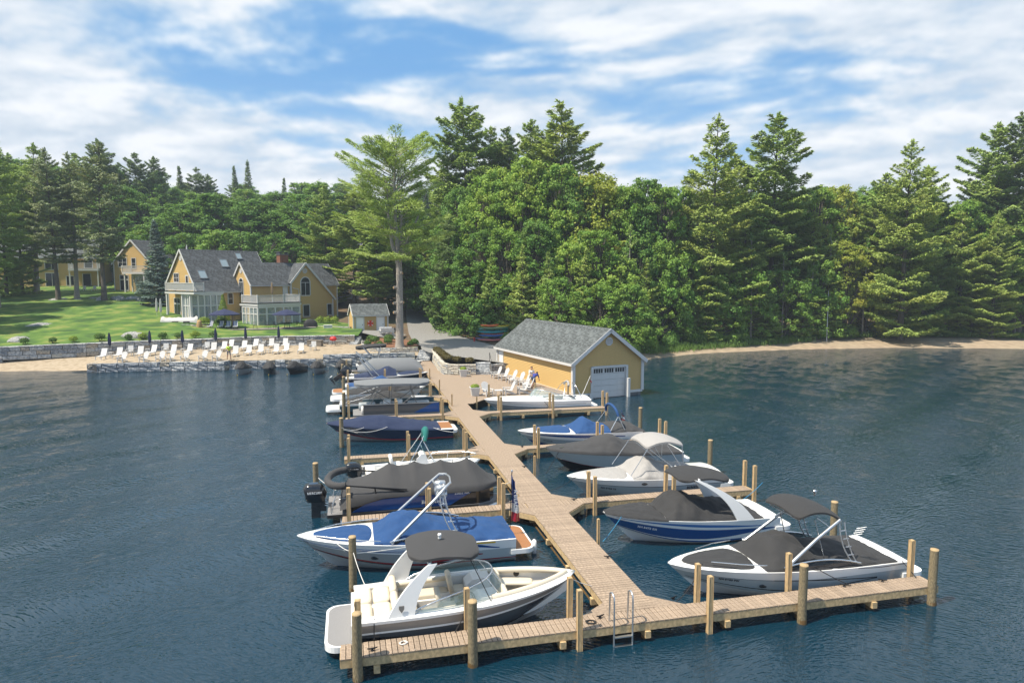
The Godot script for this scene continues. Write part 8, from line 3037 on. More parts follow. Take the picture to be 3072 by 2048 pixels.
func armchair(called: String, label: String, group: String, cat: String, high: bool) -> Node3D:     # adirondack (low, fan back) or upright deck chair
	var t := thing(called, label, cat, Vector3.ZERO, 0.0, group)
	var s := st()
	var sy := 0.48 if high else 0.36
	for i in 6:
		box(s, Vector3(0, sy - 0.05 * i * 0.3 * (0.0 if high else 1.0) + (0.0 if high else 0.06), 0.28 - i * 0.095), Vector3(0.54, 0.025, 0.085))
	obj("seat", s, M.resin, t)
	s = st()
	var b := Basis(Vector3.RIGHT, -0.22 if high else -0.42)
	for i in 7:
		var f := i - 3.0
		var hh := (0.66 if high else 0.86 - 0.018 * f * f)
		box(s, Vector3(0, sy - 0.02, -0.26) + b * Vector3(f * 0.083 * (1.0 if high else 1.05), hh / 2.0, 0), Vector3(0.075, hh, 0.022), b * Basis(Vector3.BACK, -f * (0.0 if high else 0.035)))
	box(s, Vector3(0, sy, -0.28) + b * Vector3(0, 0.45, -0.02), Vector3(0.56, 0.06, 0.025), b)
	obj("backrest", s, M.resin, t)
	for e in [-1, 1]:
		s = st()
		box(s, Vector3(e * 0.33, sy + 0.2, 0.02), Vector3(0.12, 0.03, 0.72))
		obj("armrest", s, M.resin, t)
		s = st()
		box(s, Vector3(e * 0.3, (sy + 0.2) / 2.0, 0.3), Vector3(0.05, sy + 0.2, 0.09))
		obj("leg", s, M.resin, t)
		s = st()
		if high:
			box(s, Vector3(e * 0.3, (sy + 0.2) / 2.0, -0.26), Vector3(0.05, sy + 0.2, 0.07))
		else:
			box(s, Vector3(e * 0.27, 0.2, -0.1), Vector3(0.04, 0.1, 0.95), Basis(Vector3.RIGHT, -0.28))
		obj("leg", s, M.resin, t)
	return t

func small_table(called: String, label: String, group: String, sz := 0.48) -> Node3D:
	var t := thing(called, label, "side table", Vector3.ZERO, 0.0, group)
	var s := st()
	for i in 4:
		box(s, Vector3(-sz * 0.375 + i * sz * 0.25, 0.44, 0), Vector3(sz * 0.235, 0.025, sz))
	obj("top", s, M.resin, t)
	for q in [[-1, -1], [1, -1], [-1, 1], [1, 1]]:
		s = st()
		box(s, Vector3(q[0] * sz * 0.42, 0.215, q[1] * sz * 0.42), Vector3(0.05, 0.42, 0.05))
		obj("leg", s, M.resin, t)
	return t

func closed_parasol(label: String, m: Material, at: Vector3, hgt: float, group: String) -> void:
	var t := thing("parasol", label, "parasol", at, rng.randf() * 6.0, group)
	var s := st()
	tube(s, [Vector3(0, 0, 0), Vector3(0, hgt, 0)], 0.025, 6)
	obj("pole", s, M.black_metal if m == M.parasol_navy else M.trim, t)
	s = st()
	var rings := []
	for q in [[0.06, 0.42], [0.17, 0.46], [0.19, 0.6], [0.15, 0.8], [0.09, 0.95], [0.02, 1.0]]:
		var r := PackedVector3Array()
		for i in 16:
			var a := -TAU * i / 16.0
			var k: float = q[0] * (1.0 if i % 2 == 0 else 0.72)
			r.append(Vector3(cos(a) * k, q[1] * hgt, sin(a) * k))
		rings.append(r)
	flat(s)
	loft(s, rings, true, true, true)
	obj("folded_canopy", s, m, t)
	s = st()
	lathe(s, [[0.22, 0.0], [0.22, 0.05], [0.05, 0.08]], 12)
	obj("base", s, M.lead, t)

func open_parasol(label: String, at: Vector3, r: float, hgt: float) -> void:
	var t := thing("parasol", label, "parasol", at, 0.3, "open navy parasols by the house")
	var s := st()
	tube(s, [Vector3.ZERO, Vector3(0, hgt, 0)], 0.03, 6)
	obj("pole", s, M.black_metal, t)
	s = st()
	flat(s)
	for i in 8:
		var a := TAU * i / 8.0
		var b := TAU * (i + 1) / 8.0
		var p := Vector3(cos(a) * r, hgt - r * 0.34, sin(a) * r)
		var q := Vector3(cos(b) * r, hgt - r * 0.34, sin(b) * r)
		var top := Vector3(0, hgt + 0.03, 0)
		var pm := top.lerp(p, 0.5) + Vector3(0, 0.07, 0)
		var qm := top.lerp(q, 0.5) + Vector3(0, 0.07, 0)
		tri(s, top, qm, pm)
		quad(s, pm, qm, q, p)
		quad(s, p, q, q - Vector3(0, 0.12, 0), p - Vector3(0, 0.12, 0))
	obj("canopy", s, M.parasol_navy, t)
	for i in 8:
		s = st()
		var a := TAU * i / 8.0
		tube(s, [Vector3(0, hgt - 0.55, 0), Vector3(cos(a) * r * 0.55, hgt - r * 0.2, sin(a) * r * 0.55)], 0.012, 4)
		obj("rib", s, M.black_metal, t)
	s = st()
	lathe(s, [[0.3, 0.0], [0.3, 0.08], [0.05, 0.12]], 12)
	obj("base", s, M.lead, t)

# body from joints: bones = [a, b, ra, rb, colour]; one skin meshed as surface nets
func person_mesh(bones: Array, cell: float) -> SurfaceTool:
	var lo := Vector3.INF
	var hi := -Vector3.INF
	for b in bones:
		for k in 2:
			var r: float = b[2 + k] + cell * 2.0
			lo = lo.min(b[k] - Vector3.ONE * r)
			hi = hi.max(b[k] + Vector3.ONE * r)
	var n := Vector3i(((hi - lo) / cell).ceil()) + Vector3i.ONE
	var f := PackedFloat32Array()
	f.resize(n.x * n.y * n.z)
	f.fill(1.0)
	var ki := PackedInt32Array()
	ki.resize(f.size())
	for bi in bones.size():
		var b: Array = bones[bi]
		var rr: float = maxf(b[2], b[3]) + cell * 3.0
		var c0 := Vector3i((((b[0] as Vector3).min(b[1]) - Vector3.ONE * rr - lo) / cell).floor()).clamp(Vector3i.ZERO, n - Vector3i.ONE)
		var c1 := Vector3i((((b[0] as Vector3).max(b[1]) + Vector3.ONE * rr - lo) / cell).ceil()).clamp(Vector3i.ZERO, n - Vector3i.ONE)
		var ab: Vector3 = b[1] - b[0]
		var l2 := maxf(ab.length_squared(), 1e-8)
		for z in range(c0.z, c1.z + 1):
			for y in range(c0.y, c1.y + 1):
				for x in range(c0.x, c1.x + 1):
					var p := lo + Vector3(x, y, z) * cell
					var t := clampf((p - b[0]).dot(ab) / l2, 0.0, 1.0)
					var d: float = p.distance_to(b[0] + ab * t) - lerpf(b[2], b[3], t)
					var at := (z * n.y + y) * n.x + x
					var e := f[at]
					if d < e:
						ki[at] = bi
					var h := clampf(0.5 + 0.5 * (e - d) / 0.035, 0.0, 1.0)
					f[at] = lerpf(e, d, h) - 0.035 * h * (1.0 - h)
	var s := st()
	soft(s)
	var vert := {}
	var col := {}
	for z in n.z - 1:
		for y in n.y - 1:
			for x in n.x - 1:
				var at := (z * n.y + y) * n.x + x
				var sum := Vector3.ZERO
				var cnt := 0
				for e in [[0, 0, 0, 1, 0, 0], [0, 1, 0, 1, 1, 0], [0, 0, 1, 1, 0, 1], [0, 1, 1, 1, 1, 1], [0, 0, 0, 0, 1, 0], [1, 0, 0, 1, 1, 0], [0, 0, 1, 0, 1, 1], [1, 0, 1, 1, 1, 1], [0, 0, 0, 0, 0, 1], [1, 0, 0, 1, 0, 1], [0, 1, 0, 0, 1, 1], [1, 1, 0, 1, 1, 1]]:
					var v0 := f[at + (e[2] * n.y + e[1]) * n.x + e[0]]
					var v1 := f[at + (e[5] * n.y + e[4]) * n.x + e[3]]
					if (v0 < 0.0) != (v1 < 0.0):
						sum += Vector3(e[0], e[1], e[2]).lerp(Vector3(e[3], e[4], e[5]), v0 / (v0 - v1))
						cnt += 1
				if cnt:
					vert[at] = lo + (Vector3(x, y, z) + sum / cnt) * cell
					col[at] = bones[ki[at]][4]
	var sx := 1
	var sy := n.x
	var sz := n.x * n.y
	for at in vert:
		for ax in [[sx, sy, sz], [sy, sz, sx], [sz, sx, sy]]:
			var a: float = f[at]
			var b: float = f[at + ax[0]]
			if (a < 0.0) == (b < 0.0):
				continue
			var q := [at, at - ax[1], at - ax[1] - ax[2], at - ax[2]]
			if not (vert.has(q[1]) and vert.has(q[2]) and vert.has(q[3])):
				continue
			var ord_ := [0, 1, 2, 0, 2, 3] if a < 0.0 else [0, 2, 1, 0, 3, 2]
			for i in ord_:
				s.set_color(col[q[i]])
				s.add_vertex(vert[q[i]])
	return s

func hand_fingers(s: SurfaceTool, wrist: Vector3, dir: Vector3, c: Color) -> void:
	var side := dir.cross(Vector3(0.3, 0.1, 0.9)).normalized()
	var curl := side.cross(dir).normalized()
	s.set_color(c)
	for i in 4:
		var l: float = [0.07, 0.08, 0.075, 0.06][i]
		var a := wrist + dir * 0.08 + side * (i - 1.5) * 0.021
		tube(s, [a - dir * 0.02, a + dir * l * 0.5, a + dir * l * 0.85 + curl * 0.02], [0.01, 0.009, 0.007], 5)
	var b := wrist + dir * 0.03 - side * 0.035
	tube(s, [b, b + (dir - side).normalized() * 0.035, b + (dir * 1.4 - side).normalized() * 0.06], [0.011, 0.01, 0.008], 5)

func person(label: String, at: Vector3, turn: float, pose: String, shirt: Color, shorts: Color) -> Node3D:
	var t := thing("person", label, "person", at, turn)
	var sk := Color(0.42, 0.24, 0.16)
	var dark := Color(0.025, 0.018, 0.014)
	var hip := Vector3(0, 0.93, 0)
	var chest := Vector3(0, 1.30, 0.03)
	var neck := Vector3(0, 1.47, 0.04)
	var head := Vector3(0, 1.63, 0.07)
	if pose == "bend":
		hip = Vector3(0, 0.88, -0.12)
		chest = Vector3(0, 1.12, 0.22)
		neck = Vector3(0, 1.18, 0.38)
		head = Vector3(0, 1.20, 0.54)
	var up := (chest - hip).normalized()
	var B := []
	B.append([hip + Vector3(-0.07, 0, 0), hip + Vector3(0.07, 0, 0), 0.125, 0.125, shorts])
	B.append([hip + up * 0.06, chest - up * 0.03, 0.13, 0.15, shirt])
	B.append([chest + Vector3(-0.11, 0, 0), chest + Vector3(0.11, 0, 0), 0.125, 0.125, shirt])
	B.append([chest + up * 0.1, neck, 0.06, 0.055, sk])
	B.append([head + Vector3(0, -0.035, 0.02), head + Vector3(0, 0.04, -0.01), 0.085, 0.10, sk])
	B.append([head + Vector3(0, 0.05, -0.035), head + Vector3(0, 0.06, -0.01), 0.095, 0.095, dark])
	B.append([head + Vector3(0, -0.02, 0.09), head + Vector3(0, -0.035, 0.115), 0.018, 0.016, sk])
	for e in [-1, 1]:
		B.append([head + Vector3(e * 0.092, -0.01, 0), head + Vector3(e * 0.095, -0.03, 0), 0.022, 0.018, sk])
		B.append([head + Vector3(e * 0.035, 0.0, 0.092), head + Vector3(e * 0.04, 0.0, 0.09), 0.012, 0.012, dark])
		var sh: Vector3 = chest + up * 0.12 + Vector3(e * 0.185, 0, 0)
		var el: Vector3
		var wr: Vector3
		var kn: Vector3
		var an: Vector3
		if pose == "bend":
			el = sh + Vector3(e * 0.06, -0.26, 0.08)
			wr = el + Vector3(-e * 0.02, -0.22, 0.12)
			kn = Vector3(e * 0.12, 0.48, -0.02)
			an = Vector3(e * 0.13, 0.08, -0.1)
		else:
			el = sh + Vector3(e * 0.08, -0.24, 0.10)
			wr = el + Vector3(-e * 0.10, -0.14, 0.2)
			kn = Vector3(e * 0.12 + 0.02, 0.5, 0.10 * e)
			an = Vector3(e * 0.15, 0.08, 0.14 * e - 0.04)
		B.append([sh, el, 0.062, 0.045, shirt])
		B.append([sh.lerp(el, 0.62), wr, 0.044, 0.03, sk])
		B.append([wr, wr + (wr - el).normalized() * 0.08, 0.034, 0.036, sk])
		var hp_ := hip + Vector3(e * 0.095, -0.03, 0)
		B.append([hp_, kn + Vector3(0, 0.05, 0), 0.10, 0.078, shorts])
		B.append([hp_.lerp(kn, 0.85), kn, 0.062, 0.056, sk])
		B.append([kn, kn.lerp(an, 0.4), 0.056, 0.06, sk])
		B.append([kn.lerp(an, 0.4), an, 0.06, 0.038, sk])
		B.append([an + Vector3(0, -0.02, -0.04), an + Vector3(e * 0.02, -0.045, 0.14), 0.05, 0.036, dark])
	var s := person_mesh(B, 0.022)
	for e in [0, 1]:
		var bw: Array = B[11 + e * 8]
		hand_fingers(s, bw[0], ((bw[1] - bw[0]) as Vector3).normalized(), sk)
	M.person.vertex_color_use_as_albedo = true
	obj("body", s, M.person, t)
	return t

func make_beach() -> void:
	mat("person", Color(1, 1, 1), 0.8)
	var proto_l: Node3D = null
	var proto_c: Node3D = null
	var proto_t: Node3D = null
	var back := [[-45.6, -75.6], [-44.4, -76.6], [-42.6, -77.7], [-41.7, -78.8], [-39.6, -79.3], [-38.0, -79.9], [-35.8, -81.4], [-35.0, -82.4], [-34.9, -84.2], [-32.9, -83.3], [-32.1, -84.9], [-30.4, -85.8], [-28.7, -85.9]]
	for i in back.size():
		var q: Array = back[i]
		var lb := "white slatted beach lounger, %s from the left in the back row" % ORD[i]
		var p := Vector3(q[0], sand_y(q[0], q[1]), q[1])
		if proto_l == null:
			proto_l = lounger("beach_lounger", lb, "white loungers on the beach")
			proto_l.position = p
			proto_l.rotation.y = 0.12
		else:
			dup(proto_l, lb, p, 0.12 + rng.randf_range(-0.15, 0.15))
	var mid := [[-31.9, -78.2], [-30.7, -79.1], [-29.6, -79.9], [-27.9, -80.3], [-26.9, -80.8], [-25.2, -81.1]]
	for i in mid.size():
		dup(proto_l, "white slatted beach lounger, %s from the left in the middle row right of the worker" % ORD[i], Vector3(mid[i][0], sand_y(mid[i][0], mid[i][1]), mid[i][1]), 0.15 + rng.randf_range(-0.12, 0.12))
	var up := [[-44.1, -78.2], [-41.1, -80.4], [-36.9, -81.9], [-31.8, -86.6], [-24.3, -82.9]]
	for i in up.size():
		var lb := "white upright beach chair with arms, %s from the left among the loungers" % ORD[i]
		var p := Vector3(up[i][0], sand_y(up[i][0], up[i][1]), up[i][1])
		if proto_c == null:
			proto_c = armchair("beach_chair", lb, "white upright chairs on the beach", "chair", true)
			proto_c.position = p
			proto_c.rotation.y = 0.1
		else:
			dup(proto_c, lb, p, 0.1 + rng.randf_range(-0.2, 0.2))
	var fr := [[-39.9, -73.35, 2.5], [-38.3, -73.7, 2.6], [-37.3, -73.9, 2.5], [-35.8, -74.1, 2.7], [-33.9, -74.3, 2.6], [-32.5, -74.5, 2.5], [-42.0, -72.9, 2.6]]
	var pa: Node3D = null
	for i in fr.size():
		var lb := "white fan-back chair on the sea wall edge, %s from the left" % ORD[[1, 2, 3, 4, 5, 6, 0][i]]
		var p := Vector3(fr[i][0], 0.95, fr[i][1])
		if pa == null:
			pa = armchair("adirondack_chair", lb, "white fan-back chairs along the sea wall", "chair", false)
			pa.position = p
			pa.rotation.y = fr[i][2] - 2.75
		else:
			dup(pa, lb, p, fr[i][2] - 2.75)
	var tb := [[-45.9, -77.5], [-43.3, -80.6], [-39.2, -80.8], [-35.6, -82.8], [-32.6, -84.4], [-30.0, -87.4], [-29.0, -80.5]]
	for i in tb.size():
		var lb := "small white slatted side table, %s from the left on the beach" % ORD[i]
		var p := Vector3(tb[i][0], sand_y(tb[i][0], tb[i][1]), tb[i][1])
		if proto_t == null:
			proto_t = small_table("side_table", lb, "side tables on the beach")
			proto_t.position = p
		else:
			dup(proto_t, lb, p, rng.randf_range(-0.4, 0.4))
	var um := [[-46.6, -78.6, 2.6], [-43.2, -81.0, 2.6], [-39.6, -81.6, 2.6], [-36.6, -83.9, 2.6], [-33.6, -85.7, 2.6], [-29.8, -86.8, 2.6]]
	for i in um.size():
		closed_parasol("closed navy parasol standing on the beach, %s from the left" % ORD[i], M.parasol_navy, Vector3(um[i][0], sand_y(um[i][0], um[i][1]), um[i][1]), um[i][2], "closed navy parasols on the beach")
	var w := person("person in lime safety vest and grey shorts raking the sand", Vector3(-31.5, 0.98, -75.4), 0.6, "stand", Color(0.50, 0.72, 0.05), Color(0.20, 0.20, 0.22))
	var r := thing("rake", "long rake held by the person in the lime vest", "rake", w.position, 0.6)
	var s := st()
	tube(s, [Vector3(0.12, 1.35, 0.2), Vector3(0.0, 0.03, 1.2)], 0.014, 6)
	obj("handle", s, M.teak_grey, r)
	s = st()
	box(s, Vector3(0.0, 0.03, 1.22), Vector3(0.6, 0.03, 0.04))
	for i in 9:
		box(s, Vector3(-0.28 + i * 0.07, 0.0, 1.24), Vector3(0.012, 0.07, 0.012))
	obj("head", s, M.black_metal, r)
	var b := thing("storage_box", "weathered slatted storage bench against the retaining wall", "storage box", Vector3(-25.2, 1.3, -86.9), -0.15)
	for i in 4:
		s = st()
		box(s, Vector3(0, 0.1 + i * 0.17, 0), Vector3(1.9, 0.15, 0.7))
		obj("board", s, M.teak_grey, b)
	s = st()
	box(s, Vector3(0, 0.74, 0), Vector3(2.0, 0.05, 0.8))
	obj("lid", s, M.teak_grey, b)
	var g := thing("kettle_grill", "red kettle grill on legs by the retaining wall", "grill", Vector3(-23.0, 1.35, -87.4))
	s = st()
	lathe(s, [[0.08, 0.55], [0.3, 0.65], [0.36, 0.82], [0.34, 0.9], [0.28, 1.05], [0.1, 1.15], [0.01, 1.16]], 16, Vector3.ZERO, 1.3, 1.0)
	obj("bowl", s, M.red_paint, g)
	for i in 3:
		s = st()
		var a := TAU * i / 3.0
		tube(s, [Vector3(cos(a) * 0.3, 0, sin(a) * 0.3), Vector3(cos(a) * 0.18, 0.62, sin(a) * 0.18)], 0.018, 5)
		obj("leg", s, M.black_metal, g)

func planter(label: String, at: Vector3) -> void:
	var t := thing("planter", label, "planter", at, TH, "white planters on the platform")
	var s := st()
	flat(s)
	var ring := func(y: float, k: float) -> PackedVector3Array: return PackedVector3Array([Vector3(-k, y, -k), Vector3(k, y, -k), Vector3(k, y, k), Vector3(-k, y, k)])
	loft(s, [ring.call(0.0, 0.26), ring.call(0.62, 0.36), ring.call(0.62, 0.40), ring.call(0.70, 0.40), ring.call(0.70, 0.34), ring.call(0.6, 0.33)], true, true, true)
	obj("pot", s, M.resin, t)
	var vs := PackedVector3Array()
	var cs := PackedColorArray()
	for i in 160:
		var d := rdir(rng)
		d.y = absf(d.y)
		leaf(vs, cs, Vector3(0, 0.68, 0) + d * Vector3(0.4, 0.3, 0.4) * rng.randf_range(0.6, 1.0), d, rdir(rng), 0.2, 0.12, Color(1, 1, 1) * rng.randf_range(0.7, 1.2))
	put("leaves", leaf_mesh(vs, cs), M.shrub_lime, t)

func make_platform_things() -> void:
	var ch := [[13.2, 62.6, 0.2], [13.6, 61.2, 0.3], [14.0, 59.7, 0.25], [14.35, 58.3, 0.3], [14.6, 57.0, 0.25], [14.2, 54.6, -0.2], [10.55, 53.1, 1.9], [12.3, 53.4, 0.1], [13.5, 53.5, 0.0]]
	var names := ["white fan-back chair nearest the boathouse side door", "white fan-back chair, second from the side door along the boathouse wall", "white fan-back chair, third from the side door along the boathouse wall", "white fan-back chair, fourth from the side door along the boathouse wall", "white fan-back chair just left of the bending person", "white fan-back chair in front of the bending person by the cruiser", "white fan-back chair beside the near planter on platform", "white fan-back chair right of the small white box table", "white fan-back chair between box table chair and the cruiser"]
	var proto_a: Node3D = null
	for i in ch.size():
		var p := dk(ch[i][0], ch[i][1], DECK)
		var turn: float = -PI / 2 + TH + ch[i][2]
		if proto_a == null:
			proto_a = armchair("adirondack_chair", names[i], "white fan-back chairs on the platform", "chair", false)
			proto_a.position = p
			proto_a.rotation.y = turn
		else:
			dup(proto_a, names[i], p, turn)
	var ti := small_table("side_table", "white square table between the two near platform chairs", "side tables on the platform", 0.6)
	ti.position = dk(11.45, 53.2, DECK)
	ti.rotation.y = TH
	for q in [[13.9, 58.6, "white side table, middle of the row of chairs along the boathouse"], [14.5, 56.0, "white side table beside the bending person"]]:
		dup(ti, q[2], dk(q[0], q[1], DECK), TH + 0.2)
	planter("white square planter with lime leaves on the near platform edge", dk(9.6, 53.6, DECK))
	planter("white square planter with lime leaves by the fieldstone wall", dk(10.4, 64.4, DECK))
	person("person in blue top and navy shorts bending over by the boathouse", dk(15.2, 56.1, DECK), 2.6, "bend", Color(0.035, 0.05, 0.26), Color(0.012, 0.03, 0.09))
	person("person in white shirt standing behind the bending person", dk(15.2, 57.0, DECK), 0.4, "stand", Color(0.70, 0.68, 0.66), Color(0.35, 0.33, 0.3))
	# kayak rack
	var base := Vector3(-2.6, 1.62, -88.8)
	var rk := thing("kayak_rack", "timber rack holding stacked kayaks at the edge of the woods", "rack", base, 0.28)
	for e in [-1, 1]:
		var s := st()
		for z in [-0.45, 0.45]:
			box(s, Vector3(e * 1.1, 0.95, z), Vector3(0.09, 1.9, 0.09))
		for k in 4:
			box(s, Vector3(e * 1.1, 0.25 + k * 0.48, 0), Vector3(0.08, 0.08, 1.5))
		obj("rack_frame", s, M.teak_grey, rk)
	var ks := [["kayak_coral", 0.0, 0.30, 0.55, "coral kayak on the lowest bar of the rack"], ["kayak_blue", -0.1, 0.36, -0.5, "deep blue kayak low at the back of the rack"], ["kayak_blue", 0.1, 0.84, 0.5, "blue kayak on the second bar, front"], ["kayak_coral", 0.5, 1.0, 0.1, "salmon pink kayak resting across the middle of the rack"], ["kayak_teal", -0.1, 1.32, 0.45, "dark teal kayak on the third bar"], ["kayak_aqua", 0.35, 1.55, -0.4, "aqua kayak on the third bar, behind"], ["kayak_green", 0.1, 1.82, 0.45, "olive green kayak on top of the rack"], ["kayak_yellow", 0.45, 1.98, -0.1, "yellow kayak on top of the rack"], ["kayak_orange", -0.35, 2.15, 0.2, "short orange kayak topmost on the rack"]]
	for q in ks:
		var kk := thing("kayak", q[4], "kayak", base + Basis(Vector3.UP, 0.28) * Vector3(q[1], q[2], q[3]), 0.28 + rng.randf_range(-0.05, 0.05), "kayaks on the rack")
		var s := st()
		var rings := []
		var ln := 1.3 if q[0] == "kayak_orange" else 2.1
		for i in 17:
			var f := i / 8.0 - 1.0
			var w := 0.31 * pow(maxf(0.0, 1.0 - f * f), 0.6) + 0.012
			var r := PackedVector3Array()
			for j in 12:
				var a := -TAU * j / 12.0
				r.append(Vector3(f * ln, 0.03 + f * f * 0.16 + sin(a) * w * 0.5, cos(a) * w))
			rings.append(r)
		soft(s)
		loft(s, rings, true, true, true)
		obj("hull", s, M[q[0]], kk)
		s = st()
		lathe(s, [[0.24, 0.16], [0.26, 0.2], [0.22, 0.2], [0.2, 0.14]], 14, Vector3.ZERO, 1.7, 0.8)
		obj("cockpit", s, M.rubber, kk)
	var hy := thing("fire_hydrant", "small red hydrant at the left end of the kayak rack", "hydrant", Vector3(-4.9, 1.6, -88.4))
	var s2 := st()
	lathe(s2, [[0.14, 0.0], [0.14, 0.05], [0.1, 0.07], [0.1, 0.5], [0.13, 0.52], [0.11, 0.62], [0.03, 0.7]], 12)
	obj("barrel", s2, M.red_paint, hy)
	s2 = st()
	tube(s2, [Vector3(-0.17, 0.42, 0), Vector3(0.17, 0.42, 0)], 0.05, 8)
	obj("outlet", s2, M.red_paint, hy)

# ---------------------------------------------------------------- garden, terrace, cars, shore plants
func bush(label: String, at: Vector3, r: float, h: float, m: Material, group: String, n := 0, cone := false, called := "shrub") -> Node3D:
	var t := thing(called, label, "shrub", at, rng.randf() * 6.0, group)
	var vs := PackedVector3Array()
	var cs := PackedColorArray()
	var cnt := n if n > 0 else int(260 + r * r * 400)
	for i in cnt:
		var d := rdir(rng)
		var p: Vector3
		if cone:
			var f := rng.randf()
			p = Vector3(d.x, 0, d.z).normalized() * r * (1.0 - f * 0.92) * rng.randf_range(0.75, 1.0) + Vector3(0, f * h, 0)
			d = (d + Vector3(p.x, 0.2, p.z)).normalized()
		else:
			d.y = d.y * 0.6 + 0.4
			p = d.normalized() * Vector3(r, h * 0.62, r) * pow(rng.randf(), 0.4) * (0.8 + 0.3 * gnoise.get_noise_3d(d.x * 30.0 + at.x * 20.0, d.y * 30.0, d.z * 30.0)) + Vector3(0, h * 0.4, 0)
		p.y = maxf(p.y, 0.04)
		leaf(vs, cs, p, (d + rdir(rng) * 0.6).normalized(), rdir(rng), rng.randf_range(0.12, 0.24), 0.12, Color(1, 1, 1) * rng.randf_range(0.7, 1.25))
	var s := st()
	for i in 4:
		var a := TAU * i / 4.0
		tube(s, [Vector3(0, -0.1, 0), Vector3(cos(a) * r * 0.5, h * 0.6, sin(a) * r * 0.5)], 0.02, 4)
	obj("stems", s, M.bark_dark, t)
	put("foliage", leaf_mesh(vs, cs), m, t)
	return t

func boulder(label: String, at: Vector3, sz: Vector3, sd: int, group: String) -> void:
	var t := thing("boulder", label, "boulder", at, sd * 1.3, group)
	var s := st()
	var n := FastNoiseLite.new()
	n.seed = sd
	n.frequency = 0.9
	var rings := []
	for i in 11:
		var r := PackedVector3Array()
		var th := PI * i / 10.0
		for j in 18:
			var a := -TAU * j / 18.0
			var d := Vector3(sin(th) * cos(a), -cos(th), sin(th) * sin(a))
			r.append(d * sz * (1.0 + 0.35 * n.get_noise_3d(d.x * 1.6, d.y * 1.6, d.z * 1.6)))
		rings.append(r)
	soft(s)
	loft(s, rings, true)
	obj("stone", s, M.rock, t)

func car(label: String, at: Vector3, turn: float, m: Material) -> void:
	var t := thing("parked_car", label, "car", at, turn, "cars parked behind the house")
	var s := st()
	var prof := PackedVector2Array([Vector2(-2.3, 0.35), Vector2(-2.35, 0.75), Vector2(-2.25, 1.0), Vector2(-1.95, 1.62), Vector2(-1.2, 1.75), Vector2(0.3, 1.7), Vector2(1.05, 1.15), Vector2(2.1, 1.0), Vector2(2.35, 0.8), Vector2(2.35, 0.35)])
	slab(s, prof, -0.9, 0.9)
	obj("body", s, m, t)
	for e in [-1, 1]:
		for g in [PackedVector2Array([Vector2(-1.85, 1.1), Vector2(-1.65, 1.58), Vector2(-0.75, 1.64), Vector2(-0.75, 1.1)]), PackedVector2Array([Vector2(-0.65, 1.1), Vector2(-0.65, 1.64), Vector2(0.2, 1.6), Vector2(0.8, 1.1)])]:
			s = st()
			slab(s, g, 0.895, 0.91, Basis(Vector3.RIGHT, Vector3.UP, Vector3(0, 0, e)))
			obj("side_window", s, M.glass, t)
		for x in [-1.45, 1.45]:
			s = st()
			lathe(s, [[0.2, -0.02], [0.36, -0.02], [0.36, 0.2], [0.34, 0.22], [0.22, 0.2], [0.2, 0.16]], 16, Vector3(x, 0.36, e * 0.74), 1, 1, Basis(Vector3.RIGHT, PI / 2 * e))
			var w := obj("wheel", s, M.rubber, t)
			s = st()
			lathe(s, [[0.21, 0.15], [0.2, 0.2], [0.03, 0.2]], 12, Vector3(x, 0.36, e * 0.74), 1, 1, Basis(Vector3.RIGHT, PI / 2 * e))
			obj("rim", s, M.alu, w)
	s = st()
	slab(s, PackedVector2Array([Vector2(0.34, 1.66), Vector2(1.0, 1.17), Vector2(1.04, 1.19), Vector2(0.37, 1.7)]), -0.78, 0.78)
	obj("windscreen", s, M.glass, t)
	for e in [-1, 1]:
		s = st()
		box(s, Vector3(2.33, 0.78, e * 0.66), Vector3(0.08, 0.16, 0.34))
		obj("headlight", s, M.chrome, t)

func reeds(called: String, label: String, pts: Array, n: int, h: float, m: Material, cat: String) -> void:
	var vs := PackedVector3Array()
	var cs := PackedColorArray()
	for i in n:
		var f := rng.randf() * (pts.size() - 1)
		var k := int(f)
		var p: Vector3 = (pts[k] as Vector3).lerp(pts[mini(k + 1, pts.size() - 1)], f - k) + Vector3(rng.randf_range(-1.2, 1.2), 0, rng.randf_range(-1.6, 1.6))
		p.y = ground_y(p.x, p.z)
		var hh := h * rng.randf_range(0.5, 1.2)
		leaf(vs, cs, p + Vector3(0, hh * 0.45, 0), Vector3(rng.randf_range(-1, 1), 0.2, rng.randf_range(-1, 1)).normalized(), Vector3(rng.randf_range(-0.3, 0.3), 1, rng.randf_range(-0.3, 0.3)), hh, 0.10, Color(1, 1, 1) * rng.randf_range(0.6, 1.3))
	var o := put(called, leaf_mesh(vs, cs), m)
	tag(o, label, cat)
	o.set_meta("kind", "stuff")

